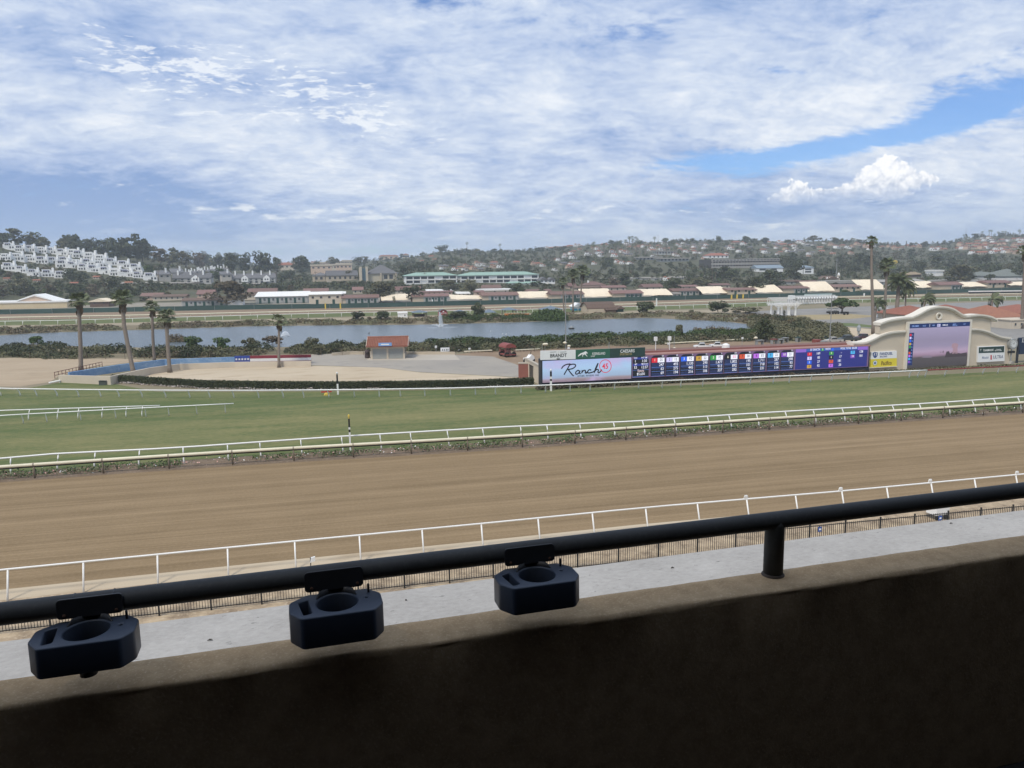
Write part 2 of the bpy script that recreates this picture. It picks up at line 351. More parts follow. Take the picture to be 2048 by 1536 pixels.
sheet('dry_grass_strip', pxs((1540, 636), (1600, 630), (1700, 628), (1760, 632), (1700, 638), (1600, 640)), .008, mat('dry_grass', (.36, .29, .17), (.27, .22, .12), .2, .95, coords='pos'))
sheet('verge', pxs((1655, 646), (1700, 646), (1775, 654), (1760, 656), (1690, 652)), .008, mat('green_verge', (.09, .13, .045), (.13, .15, .06), .2, .95, coords='pos'))
sheet('verge_sand', pxs((1655, 654), (1700, 655), (1775, 660), (1780, 684), (1690, 684), (1640, 672)), .008, m_sand)
m_shore = mat('shore_path', (.36, .30, .21), (.26, .22, .15), .1, .95, coords='pos')
sheet('shore_path', pxs((-300, 655), (0, 655), (512, 645), (1024, 634), (1350, 624), (1500, 626), (1500, 618), (1024, 628), (512, 639), (0, 651), (-300, 653)), .004, m_shore)
# --- the backstretch
back_rail = ext([at(*p) for p in ((0, 651), (130, 649), (512, 638), (700, 633), (1024, 627), (1330, 619), (1460, 615), (1680, 606), (1900, 603), (2048, 599))], 160, 200)
far_rail = ext([at(*p) for p in ((0, 640.5), (256, 636), (512, 630), (1024, 619), (1300, 612), (1536, 603), (1745, 597), (2048, 591))], 160, 220)
fence_l = ext([at(*p) for p in ((0, 629), (512, 618.7), (690, 616.3), (1024, 608.5), (1536, 595.5), (1800, 589.5), (2048, 582))], 220, 260)
sheet('back_turf', back_rail+far_rail[::-1], .008, m_turf)
m_bd = mat('back_dirt', (.20, .145, .095), (.26, .19, .125), .08, .95, coords='pos', vscale=(.3, 1.5, 1))
sheet('back_dirt_track', far_rail+fence_l[::-1], .004, m_bd)
m_yard = mat('stable_yard_ground', (.22, .20, .165), (.30, .27, .21), .04, .95, coords='pos')
sheet('stable_yard', fence_l+[p+np.array([0, 130, 0]) for p in fence_l[::-1]], .004, m_yard)
# --- lake
def lake_mat():
    m = bpy.data.materials.new('lake_water'); m.use_nodes = True; t = m.node_tree; b = t.nodes['Principled BSDF']
    p = t.nodes.new('ShaderNodeNewGeometry').outputs['Position']
    b.inputs['Base Color'].default_value = (.12, .15, .17, 1); b.inputs['Roughness'].default_value = .18; b.inputs['IOR'].default_value = 1.33; b.inputs['Specular IOR Level'].default_value = .5
    a = noise(t, mapv(t, p, (.5, 1.3, 1)), 1.3, 6, .65); g2 = noise(t, mapv(t, p, (.015, .06, 1)), 1., 4, .6)
    bn = t.nodes.new('ShaderNodeBump'); bn.inputs['Distance'].default_value = .22; put(t, bn.inputs['Strength'], (g2-.3)*.9+.55)
    put(t, bn.inputs['Height'], a); t.links.new(bn.outputs[0], b.inputs['Normal']); return m
lake_px = [(-60, 676), (0, 671), (60, 667), (140, 664), (280, 660), (400, 656), (512, 652.5), (640, 651), (740, 649.5), (830, 649.5), (940, 647), (1024, 645), (1110, 642), (1200, 637), (1290, 636), (1380, 638), (1450, 643), (1500, 649), (1512, 654), (1480, 660), (1430, 664), (1400, 668), (1340, 672), (1200, 676), (1024, 684), (850, 689), (640, 692), (500, 696), (350, 696), (200, 694), (90, 690), (0, 692), (-60, 690)]
sheet('lake', pxs(*lake_px), .012, lake_mat())

# --- hills: height over (azimuth, distance); each column: photo x, start, crest distance, photo y of the crest, steepness
HCOL = [(-900, 430, 900, 480, 1.3), (-300, 430, 850, 474, 1.35), (0, 435, 820, 478, 1.35), (100, 440, 820, 497, 1.35), (200, 440, 820, 502, 1.3), (290, 445, 820, 512, 1.2), (350, 440, 900, 522, 1.0), (430, 430, 1200, 530, .8),
        (560, 430, 1500, 530, .8), (700, 430, 1600, 525, .75), (800, 430, 1500, 518, .78), (900, 430, 1300, 503, .9), (1030, 435, 1300, 504, 1.0), (1120, 435, 1300, 497, 1.1), (1200, 435, 1300, 489, 1.25),
        (1330, 440, 1300, 485, 1.4), (1450, 440, 1300, 481, 1.45), (1550, 450, 1300, 484, 1.45), (1680, 460, 1350, 482, 1.4), (1800, 470, 1450, 491, 1.3), (1880, 480, 1600, 489, 1.3), (1940, 480, 1650, 474, 1.35), (2048, 480, 1650, 471, 1.35), (2400, 480, 1650, 474, 1.35), (3200, 480, 1650, 480, 1.35)]
def hor(px): return 530.-.0139*(px-1024)
_ha = []
for px, d0, dc, yc, p in HCOL:
    ca = 1/math.hypot(1, (px-1024)/F); zc = H+(hor(px)-yc)/F*dc*ca
    _ha.append((math.degrees(YAW)+math.degrees(math.atan((px-1024)/F)), d0, dc, zc, p))
_ha = np.array(_ha)
def hz(x, y):
    x = np.asarray(x, float); y = np.asarray(y, float); a = np.degrees(np.arctan2(x, y)); d = np.hypot(x, y)
    d0, dc, zc, p = [np.interp(a, _ha[:, 0], _ha[:, i]) for i in (1, 2, 3, 4)]
    t = np.clip((d-d0)/(dc-d0), 0, 1); z = zc*t**p*(1-.0*t)
    over = np.clip((d-dc)/700., 0, 1); z = z*(1-.65*over*over*(3-2*over))
    und = np.sin(x*.021+y*.008)*np.sin(y*.013-x*.006)*2.2*np.clip((d-d0-40)/200, 0, 1)*np.clip((dc-d)/200, 0, 1)
    return np.where(d < d0, -.6, z+und-.02)
_SD = np.concatenate([np.arange(60, 700, 2.), np.arange(700, 2400, 4.)])
def T(px, py):
    """the point of the ground or hills seen at a photo pixel"""
    d = ray(px, py); h = math.hypot(d[0], d[1]); P = EYE[None]+d[None]*(_SD/h)[:, None]
    g = np.maximum(hz(P[:, 0], P[:, 1]), 0.); k = np.nonzero(P[:, 2] < g)[0]
    if len(k) == 0:
        k = [int(np.argmin(P[:, 2]-g))]
        p = P[k[0]].copy(); p[2] = g[k[0]]; return p
    i = k[0]
    if i == 0: return P[0]
    a = P[i-1, 2]-g[i-1]; b = P[i, 2]-g[i]; f = a/(a-b); p = P[i-1]+(P[i]-P[i-1])*f; p[2] = max(0., float(hz(p[0], p[1]))); return p
azs = np.arange(-62, 92, .7); ds = np.concatenate([np.arange(428, 900, 16.), np.arange(900, 2500, 45.)])
A_, D_ = np.meshgrid(azs, ds); X_ = D_*np.sin(np.radians(A_)); Y_ = D_*np.cos(np.radians(A_)); Z_ = hz(X_, Y_)
nr, nc = A_.shape; idx = np.arange(nr*nc).reshape(nr, nc)
fs = np.stack([idx[:-1, :-1], idx[:-1, 1:], idx[1:, 1:], idx[1:, :-1]], -1).reshape(-1, 4)
me = bpy.data.meshes.new('hills'); me.from_pydata(np.stack([X_, Y_, Z_], -1).reshape(-1, 3).tolist(), [], fs.tolist())
me.polygons.foreach_set('use_smooth', [True]*len(fs)); me.materials.append(mat('hill_scrub', (.06, .068, .036), (.11, .10, .058), .03, .95, coords='pos', c3=(.055, .065, .035)))
struct(link('hills', me))

# ================================================================ FOLIAGE
def leaf_mat(name, c1, c2, var=.22):
    return mat(name, c1, c2, 1.1, .75, coords='pos', objrand=var, spec=.15, contrast=1.3, c3=tuple(x*1.35 for x in c1))
m_leaf = leaf_mat('leaf_dark', (.052, .066, .034), (.082, .093, .05))
m_leaf2 = leaf_mat('leaf_olive', (.105, .108, .06), (.145, .138, .08))
m_leaf3 = leaf_mat('leaf_green', (.05, .085, .03), (.085, .115, .042))
m_leaf4 = leaf_mat('leaf_brown', (.11, .09, .06), (.15, .12, .08))
m_reed = leaf_mat('reed_straw', (.17, .13, .075), (.10, .09, .05))
m_bark = mat('bark', (.13, .10, .075), (.19, .15, .115), 3., .9, .6, 9., vscale=(1, 1, .4), objrand=.12)
m_palmbark = mat('palm_bark', (.22, .185, .155), (.16, .13, .105), 2.2, .9, .7, 8., vscale=(.6, .6, 3.5), objrand=.1)
def leaves(rng, C, R, n, size, flat=.35, up=0.):
    """n small leaf-clump faces on lumps at C with radii R -> vertex array (4n,3)"""
    K = len(C); k = rng.integers(0, K, n); dirv = rng.normal(size=(n, 3)); dirv[:, 2] += up; dirv /= np.linalg.norm(dirv, axis=1)[:, None]
    r = rng.uniform(.55, 1.05, n)**.6; p = C[k]+dirv*R[k]*r[:, None]
    nn = dirv+rng.normal(size=(n, 3))*.6; nn /= np.linalg.norm(nn, axis=1)[:, None]
    a = np.cross(nn, rng.normal(size=(n, 3))); a /= np.linalg.norm(a, axis=1)[:, None]; b = np.cross(nn, a)
    s = size*rng.uniform(.5, 1.3, n)[:, None]; w = s*rng.uniform(.45, .9, n)[:, None]
    return np.stack([p-a*s, p-b*w+nn*s*flat*.4, p+a*s, p+b*w-nn*s*flat*.3], 1).reshape(-1, 3)
def quads_mesh(name, V, m):
    n = len(V)//4; me = bpy.data.meshes.new(name); me.vertices.add(4*n); me.vertices.foreach_set('co', np.asarray(V, np.float32).ravel())
    me.loops.add(4*n); me.loops.foreach_set('vertex_index', np.arange(4*n, dtype=np.int32)); me.polygons.add(n)
    me.polygons.foreach_set('loop_start', np.arange(0, 4*n, 4, dtype=np.int32)); me.materials.append(m); me.update(calc_edges=True); return me
def lumps(kind, rng):
    """lump centres and radii of a crown of height 1 standing on z=0, roughly 1 wide"""
    if kind == 'broad': K, w, z0, z1 = 18, .42, .22, .86
    elif kind == 'round': K, w, z0, z1 = 17, .36, .16, .82
    elif kind == 'gum': K, w, z0, z1 = 16, .38, .20, .90
    elif kind == 'cone': K, w, z0, z1 = 14, .20, .10, .92
    elif kind == 'umbrella': K, w, z0, z1 = 26, .62, .42, .80
    else: K, w, z0, z1 = 12, .40, .12, .62
    C = []; R = []
    for i in range(K):
        a = rng.uniform(0, 6.283); h = rng.uniform(0, 1); q = math.sqrt(rng.uniform(0.02, 1))
        prof = {'cone': 1.05-h, 'broad': math.sqrt(max(.05, 1-(h*1.5-.55)**2)), 'gum': .45+.6*h if h < .8 else .7, 'umbrella': 1.05-h*.75}.get(kind, math.sqrt(max(.08, 1-(h*1.7-.75)**2)))
        z = z0+(z1-z0)*h; C.append((math.cos(a)*q*w*prof, math.sin(a)*q*w*prof, z))
        r = {'cone': .12, 'gum': .13, 'umbrella': .15}.get(kind, .17)*rng.uniform(.7, 1.25); R.append((r*1.15, r*1.15, r*(.75 if kind != 'umbrella' else .7)))
    return np.array(C), np.array(R)
def limbs(C, rng, trunk_r, fork, n=5):
    mb = MB(); mb.tube([(0, 0, -.03), (.01, 0, fork*.5), (0, .01, fork)], [trunk_r*1.25, trunk_r, trunk_r*.8], 6)
    for i in rng.permutation(len(C))[:n]:
        c = C[i]; mid = (c[0]*.45, c[1]*.45, fork+(c[2]-fork)*.55); mb.tube([(0, 0, fork-.02), mid, (c[0]*.9, c[1]*.9, c[2])], [trunk_r*.7, trunk_r*.45, trunk_r*.18], 5)
    return mb
TREES = {}
def tree_proto(kind, var, n, size):
    key = (kind, var, n)
    if key not in TREES:
        rng = np.random.default_rng(hash_(kind)+var*17+n); C, R = lumps(kind, rng)
        V = leaves(rng, C, R, n, size); V[:, 2] = np.clip(V[:, 2], 0.0, None)
        s = 1./np.quantile(V[:, 2], .999); V[:, 2] *= s; C[:, 2] *= s
        fork = {'gum': .42, 'umbrella': .28, 'bush': .1, 'cone': .3}.get(kind, .32)
        TREES[key] = (V, limbs(C, rng, {'gum': .022, 'bush': .012, 'umbrella': .045}.get(kind, .03), fork, 7 if kind != 'bush' else 5))
    return TREES[key]
def hash_(s): return sum(ord(c)*(i+3) for i, c in enumerate(s))
TM = {}
def tree(name, label, cat, p, h, w, kind='broad', var=0, m=None, n=420, size=.055, group=None, bark=None):
    """a tree: crown (foliage) and trunk (with limbs) under one root; h, w in metres; meshes are shared between alike trees"""
    V, lb = tree_proto(kind, var, n, size); m = m or m_leaf; bark = bark or m_bark
    k1 = (kind, var, n, m.name)
    if k1 not in TM: TM[k1] = (quads_mesh('crown', V, m), lb.mesh('trunk', bark, True))
    cm, tm = TM[k1]
    r = thing(name, label, cat, p, random.uniform(0, 6.28), group)
    link('crown', cm, r, scale=(w, w, h)); link('trunk', tm, r, scale=(w*.5+h*.5, w*.5+h*.5, h)); return r

# fan palms: bent trunk, skirt of dead fronds, crown of separate fronds
def frond_mesh(m):
    mb = MB(); L = 1.0
    mb.tube([(0, 0, 0), (.28, 0, .05), (.5, 0, .04)], [.018, .014, .01], 4)
    for k in range(13):
        a = -1.25+2.5*k/12; l = .5*(1-.12*abs(a)); dz = -.10-.10*abs(a); x0, z0 = .48, .04
        c, s = math.cos(a), math.sin(a); wv = .035
        mb.add([(x0, 0, z0), (x0+c*l*.55-s*wv, s*l*.55+c*wv, z0+.03), (x0+c*l, s*l, z0+dz), (x0+c*l*.55+s*wv, s*l*.55-c*wv, z0+.01)], [(0, 1, 2, 3)])
    return mb.mesh('frond', m)
def feather_mesh(m):
    mb = MB(); pts = [(0, 0, 0), (.3, 0, .12), (.6, 0, .10), (.85, 0, -.05), (1.0, 0, -.25)]
    mb.tube(pts, [.015, .012, .009, .006, .003], 4)
    for i in range(26):
        f = .12+.88*i/26; j = min(3, int(f*4)); q = f*4-j; p = Vector(pts[j]).lerp(Vector(pts[j+1]), q)
        for sgn in (-1, 1):
            l = .26*math.sin(math.pi*(.15+.8*f)); mb.add([p, p+Vector((.05, sgn*l*.5, -.02)), p+Vector((.10, sgn*l, -.16)), p+Vector((-.02, sgn*l*.5, -.05))], [(0, 1, 2, 3)])
    return mb.mesh('frond', m)
m_frond = leaf_mat('palm_frond', (.12, .145, .08), (.16, .18, .10)); m_dead = leaf_mat('dead_frond', (.15, .115, .075), (.11, .085, .06))
FRM = frond_mesh(m_frond); FRD = frond_mesh(m_dead); FEA = feather_mesh(m_frond)
def palm(name, label, path, r0, r1, L, nf, skirt, group=None, kind='fan', wind=0., lod=True):
    """path: world points of the trunk axis (base first)"""
    p0 = Vector(path[0]); r = thing(name, label, 'palm tree', p0, 0, group); rel = [Vector(q)-p0 for q in path]
    # smooth the path
    P = []
    for i in range(len(rel)-1):
        for k in range(4): P.append(rel[i].lerp(rel[i+1], k/4))
    P.append(rel[-1]); n = len(P)-1
    rr = [r0*1.35 if i == 0 else r0+(r1-r0)*i/n+random.uniform(-.03, .03)*r0 for i in range(n+1)]
    MB().tube(P, rr, 8).build('trunk', m_palmbark, r, smooth=True)
    top = rel[-1]; rng = random.Random(hash_(name)+int(p0.x*10)); fm = FRM if kind == 'fan' else FEA
    for i in range(nf):
        a = 6.283*i*.381966+rng.uniform(-.2, .2); e = 1.25-1.75*(i/nf)+rng.uniform(-.15, .15); s = L*rng.uniform(.85, 1.1)
        o = link('frond', fm, r, top+Vector((0, 0, .1*L)))
        ax = a if not wind else a*(1-.45)+0.; d = Vector((math.cos(a)*math.cos(e)+wind, math.sin(a)*math.cos(e), math.sin(e)-abs(wind)*.3)).normalized()
        o.rotation_euler = d.to_track_quat('X', 'Z').to_euler(); o.scale = (s, s, s)
    if skirt:
        mb = MB(); k = L*.33
        for i in range(30):
            a = rng.uniform(0, 6.28); z = rng.uniform(-.75, .05)*L; ra = r1*1.15+k*rng.uniform(.05, .5)
            c, s = math.cos(a), math.sin(a); w = .14*L
            mb.add([top+Vector((c*r1, s*r1, z+.25*L)), top+Vector((c*ra-s*w, s*ra+c*w, z)), top+Vector((c*ra*.8, s*ra*.8, z-.35*L)), top+Vector((c*ra+s*w, s*ra-c*w, z))], [(0, 1, 2, 3)])
        mb.build('dead_fronds', m_dead, r)
    return r
# ================================================================ BUILDINGS
m_white = mat('white_stucco', (.82, .82, .80), (.75, .75, .73), .4, .8, .1)
m_cream = mat('cream_stucco', (.57, .50, .40), (.51, .445, .35), .5, .85, .15)
m_beige = mat('beige_stucco', (.50, .43, .33), (.44, .375, .285), .5, .85, .15)
m_pinkish = mat('peach_stucco', (.60, .46, .35), (.53, .40, .31), .5, .85)
m_greyw = mat('grey_boards', (.40, .41, .39), (.33, .34, .33), .8, .85)
m_terra = mat('terracotta_roof', (.30, .125, .08), (.22, .095, .065), 1.2, .85, .4, 9., c3=(.37, .17, .11), objrand=.12)
m_redroof = mat('dull_red_roof', (.205, .125, .107), (.16, .098, .085), .8, .85, .3, objrand=.14, c3=(.25, .16, .14))
m_brownroof = mat('brown_shingle', (.155, .105, .08), (.115, .08, .065), 1.2, .9, .4, objrand=.1)
m_greyroof = mat('grey_shingle', (.115, .115, .12), (.155, .155, .16), .9, .9, .3, objrand=.12)
m_whiteroof = mat('white_metal_roof', (.80, .79, .76), (.72, .71, .68), .3, .6)
m_greenroof = mat('pale_green_roof', (.29, .42, .35), (.24, .36, .30), .3, .7)
m_tarp = mat('cream_tarp', (.78, .68, .52), (.70, .60, .45), .25, .8, .3, 2.)
m_glass = mat('dark_window', (.035, .042, .05), (.06, .07, .08), .8, .2, spec=.6)
m_dkgreen = mat('dark_green_paint', (.025, .075, .062), (.02, .055, .048), 1., .7)
m_screen = mat('green_windscreen', (.035, .075, .065), (.048, .09, .08), .25, .85, objrand=.12)
m_steel = mat('grey_steel', (.30, .31, .31), (.24, .25, .25), 1., .5)
m_wpaint = mat('white_paint', (.80, .80, .78), (.74, .73, .70), 1.2, .5, objrand=.04)
m_cpaint = mat('cream_paint', (.72, .67, .52), (.62, .57, .43), .9, .6, objrand=.05)
m_conc2 = mat('pale_concrete', (.36, .34, .31), (.29, .275, .25), .4, .9)
m_brick = mat('orange_brick', (.34, .17, .10), (.28, .14, .085), 1., .9)
m_yellow = mat('yellow_paint', (.72, .53, .10), (.65, .47, .08), 1., .6)
m_black = mat('black_rubber', (.02, .02, .02), (.03, .03, .03), 1., .8)
m_road = mat('hill_road', (.30, .28, .25), (.36, .33, .29), .1, .9, coords='pos')

def frame(pxL, pxR, py, ang=-5., ground=T):
    c = ground((pxL+pxR)/2, py); d = np.array([math.cos(rad(ang)), math.sin(rad(ang))]); f = Fr(c, np.append(c[:2]+d, c[2]))
    xl = f(pxL, py)[0]; xr = f(pxR, py)[0]; A = f.world(xl, 0); return Fr(A, np.append(np.array(A[:2])+d*(xr-xl), c[2]))
def roof(mb, kind, x0, x1, y0, y1, z, h, ov=.5, m=0):
    X0, X1, Y0, Y1 = x0-ov, x1+ov, y0-ov, y1+ov; ym = (Y0+Y1)/2; xm = (X0+X1)/2; e = .18
    if kind == 'gable': mb.add([(X0, Y0, z), (X1, Y0, z), (X1, ym, z+h), (X0, ym, z+h), (X0, Y1, z), (X1, Y1, z), (X0, Y0, z-e), (X1, Y0, z-e), (X0, Y1, z-e), (X1, Y1, z-e)],
                               [(0, 1, 2, 3), (3, 2, 5, 4), (6, 7, 1, 0), (0, 3, 4, 8, 6), (1, 7, 9, 5, 2), (4, 5, 9, 8), (6, 8, 9, 7)], m)
    elif kind == 'hip':
        q = min((X1-X0)/2, (Y1-Y0)/2)*.95
        mb.add([(X0, Y0, z), (X1, Y0, z), (X1, Y1, z), (X0, Y1, z), (X0+q, ym, z+h), (X1-q, ym, z+h), (X0, Y0, z-e), (X1, Y0, z-e), (X1, Y1, z-e), (X0, Y1, z-e)],
               [(0, 1, 5, 4), (1, 2, 5), (2, 3, 4, 5), (3, 0, 4), (6, 7, 1, 0), (7, 8, 2, 1), (8, 9, 3, 2), (9, 6, 0, 3), (9, 8, 7, 6)], m)
    elif kind == 'cross': mb.add([(X0, Y0, z), (X0, Y1, z), (xm, Y1, z+h), (xm, Y0, z+h), (X1, Y0, z), (X1, Y1, z), (X0, Y0, z-e), (X0, Y1, z-e), (X1, Y0, z-e), (X1, Y1, z-e)],
                                 [(0, 3, 2, 1), (3, 4, 5, 2), (0, 6, 8, 4, 3), (1, 2, 5, 9, 7), (0, 1, 7, 6), (4, 8, 9, 5), (6, 7, 9, 8)], m)
    elif kind == 'shed': mb.add([(X0, Y0, z), (X1, Y0, z), (X1, Y1, z+h), (X0, Y1, z+h), (X0, Y0, z-e), (X1, Y0, z-e), (X1, Y1, z-e), (X0, Y1, z-e)],
                                [(0, 1, 2, 3), (0, 4, 5, 1), (2, 6, 7, 3), (0, 3, 7, 4), (1, 5, 6, 2), (4, 7, 6, 5)], m)
    else: mb.box(X0, X1, Y0, Y1, z-.05, z+max(.15, h), m)
    return mb
def window(parent, x, z, w, h, y=0., fm=None, name='window', pane=True):
    fm = fm or m_white
    mb = MB(); t = min(.12, w*.12); mb.box(x-w/2, x+w/2, y-.06, y-.002, z, z+h, 0)
    o = mb.build(name, fm, parent); 
    if pane: MB().box(x-w/2+t, x+w/2-t, y-.085, y-.062, z+t, z+h-t).build('pane', m_glass, o)
    return o
def simple_window(parent, x, z, w, h, y=0., m=None, name='window'):
    return MB().box(x-w/2, x+w/2, y-.07, y-.002, z, z+h).build(name, m or m_glass, parent)
KEEP = []                     # photo rectangles that plantings on the hills keep clear of
def keep(x0, y0, x1, y1): KEEP.append((x0, y0, x1, y1))
def building(name, label, cat, pxL, pxR, py, ptop, proof, kind='gable', dep=9., wm=None, rm=None, wins=(), doors=(), ang=-5., group=None, ov=.5, clear=True, ground=T, chim=(), fm=None, wrow=None):
    """walls from the base line up to photo row ptop, roof to row proof; wins: (px, py_top, w_px, h_px); returns (root, frame, wall height)"""
    f = frame(pxL, pxR, py, ang, ground); r = thing(name, label, cat, f.loc, f.rz, group); s = mpp(f.world(f.L/2, 0)); L = f.L; h = max(.5, (py-ptop)*s); rh = max(.1, (ptop-proof)*s)
    wm = wm or m_cream; rm = rm or m_redroof
    MB().box(0, L, 0, dep, -2.5 if f.z0 > .5 else 0, h-.02).build('wall', wm, r)
    if kind == 'gable':
        for x in (0.02, L-.02): MB().add([(x, 0, h-.03), (x, dep, h-.03), (x, dep/2, h+rh*.93)], [(0, 1, 2), (2, 1, 0)]).build('gable_wall', wm, r)
    elif kind == 'cross':
        for y in (.02, dep-.02): MB().add([(0, y, h-.03), (L, y, h-.03), (L/2, y, h+rh*.93)], [(0, 1, 2), (2, 1, 0)]).build('gable_wall', wm, r)
    rf = roof(MB(), kind, 0, L, 0, dep, h, rh, ov).build('roof', rm, r)
    for cx, cw, ch in chim:
        x = f(cx, py)[0]; MB().box(x-cw*s/2, x+cw*s/2, dep*.4, dep*.4+cw*s, h, h+rh+ch*s).build('chimney', m_white, rf)
    if wrow:
        n, wt, ww, wh = wrow
        for i in range(n): simple_window(r, L*(i+.5)/n, h-(wt+wh)*s, ww*s, wh*s)
    for wx, wt, ww, wh in wins: window(r, (f(wx, py)[0]), (py-wt-wh)*s, ww*s, wh*s, fm=fm or wm)
    for dx, ww, wh in doors: MB().box((f(dx, py)[0])-ww*s/2, (f(dx, py)[0])+ww*s/2, -.08, -.002, .02, wh*s).build('door', m_dkgreen, r)
    if clear: keep(pxL-1, proof, pxR+1, py)
    return r, f, h

# ---------------------------------------------------------------- stables behind the backstretch fence
def barn(label, pxL, pxR, py, ptop, proof, gx0=None, wm=None, rm=None, n=6, upper=False, dep=10., kind='gable', ov=.55, porch=True):
    ptop -= 1.6; proof -= 1.2
    f = frame(pxL, pxR, py); s = mpp(f.loc)
    r, f, h = building('stable', label, 'stable', pxL, pxR, py, ptop, proof, kind, dep, wm or m_beige, rm or m_redroof, group='stables behind the backstretch fence', ov=ov)
    L = f.L
    if upper:
        for i in range(n): window(r, L*(i+.5)/n, h*.58, 1.1, 1.0, fm=m_brownroof)
        for i in range(2): MB().box(L*(.25+.5*i)-.6, L*(.25+.5*i)+.6, -.09, -.002, .02, 2.1).build('door', m_dkgreen, r)
    else:
        x0 = 0 if gx0 is None else L*gx0
        if porch:
            MB().box(x0, L, -.1, -.004, h*.12, h*.98).build('stall_front', m_greyw, r)
        for i in range(n):
            x = x0+(L-x0)*(i+.5)/n; MB().box(x-.55, x+.55, -.2, -.102, .1, h*.78).build('stall_door', m_dkgreen, r)
            if i < n-1:
                x2 = x0+(L-x0)*(i+1)/n; MB().box(x2-.45, x2+.45, -.17, -.102, h*.42, h*.74).build('window', m_glass, r)
        for i in range(n+1): 
            x = x0+(L-x0)*i/n; MB().box(x-.07, x+.07, -1.0, -.86, 0, h-.1).build('post', m_steel, r)
    return r
barn('grey stable with brown roof and green stall doors beside a white shed', 365, 452, 612, 602, 597, rm=m_brownroof, wm=m_greyw, n=5)
barn('long stable under a sloping white metal roof with green benches in front', 512, 616, 607, 594, 586, rm=m_whiteroof, wm=m_greyw, n=6, kind='shed', dep=14)
barn('two storey beige stable with white roof above the yellow gateposts', 618, 684, 608, 590, 585, rm=m_whiteroof, wm=m_cream, n=4, upper=True)
barn('low red roofed stable just right of the yellow gateposts and cream canopy', 685, 757, 607, 597, 591, gx0=.1, n=5)
barn('red roofed stable standing right of the two branching trees', 826, 897, 605, 594, 589, gx0=.3, n=4)
barn('red roofed stable between two long cream tarps, behind the red toy barn', 966, 1036, 602, 592, 586, gx0=.16, n=4)
barn('red roofed stable behind the two thin tall palms at the lake', 1104, 1167, 600, 590, 584, gx0=.28, n=4)
barn('red roofed stable right of the tall lake palms, straight above the brown barn roof', 1227, 1285, 597, 588, 582, gx0=.4, n=4)
barn('red roofed stable behind the dark awning of the backstretch stand', 1347, 1406, 591, 583, 578, gx0=.18, n=4)
barn('beige two storey stable above the yellow posts near the starting gate', 1457, 1512, 590, 581, 577, n=4, upper=True)
barn('red roofed stable directly behind the starting gate sign panel', 1566, 1617, 587, 578, 573, gx0=.42, n=3)
barn('beige stable with small windows left of the tallest palm', 1668, 1721, 584, 575, 570, n=5, upper=True)
barn('red roofed stable with dark porch above the arch of the big screen wall', 1879, 1924, 579, 571, 565, gx0=.5, n=3)
barn('beige stable with a row of posts, rightmost along the green fence', 1975, 2022, 575, 567, 562, n=5, upper=True)
# cream tarps stretched over horse-walk shades
def tarp(label, pxL, pxR, py, pt, pt2=None):
    f = frame(pxL, pxR, py); s = mpp(f.loc); h0 = 1.1; h = max(2.0, (py-pt)*s*1.22); h2 = h if pt2 is None else max(2.0, (py-pt2)*s*1.22); L = f.L
    r = thing('shade_canopy', label, 'canopy', f.loc, f.rz, 'cream shade canopies among the stables')
    mb = MB(); n = 6; N = 5; vs = []
    for i in range(n+1):
        for j in range(N):
            v = j/(N-1); z = h0+(h+(h2-h)*i/n-h0)*v**.8+.12*math.sin(i*2.1)*(1-v)+(.10 if i % 2 else 0); vs.append((L*i/n, v*9., z))
    mb.add(vs, [(i*N+j, (i+1)*N+j, (i+1)*N+j+1, i*N+j+1) for i in range(n) for j in range(N-1)])
    mb.add([(p[0], p[1], p[2]-.06) for p in vs], [(i*N+j, i*N+j+1, (i+1)*N+j+1, (i+1)*N+j) for i in range(n) for j in range(N-1)])
    mb.build('tarp', m_tarp, r)
    for i in range(0, n+1, 2):
        MB().tube([(L*i/n, .1, 0), (L*i/n, .1, h0)], .06, 6).build('pole', m_steel, r)
    keep(pxL, pt, pxR, py)
for q in (('cream canopy over the gate between the yellow posts', 626, 683, 606, 598), ('cream canopy behind the two branching trees', 762, 824, 605, 592), ('long cream canopy left of the stable behind the toy barn', 892, 966, 603, 592, 595),
          ('cream canopy left of the palms at the lake', 1038, 1104, 600, 587), ('cream canopy just right of the lake palms', 1166, 1227, 598, 582), ('cream canopy left of the dark awning', 1285, 1346, 595, 582),
          ('cream canopy between the awning and the yellow posts', 1405, 1457, 591, 577), ('cream canopy behind the pergola', 1512, 1566, 589, 576, 574), ('cream canopy right of the starting gate sign', 1616, 1670, 586, 568),
          ('cream canopy behind the tallest palm', 1722, 1772, 583, 564), ('cream canopy right of the feather palm', 1828, 1880, 579, 566), ('narrow cream canopy above the right shoulder of the screen wall', 1924, 1975, 577, 567), ('cream canopy at the right edge of the view', 2021, 2075, 574, 566)): tarp(*q)
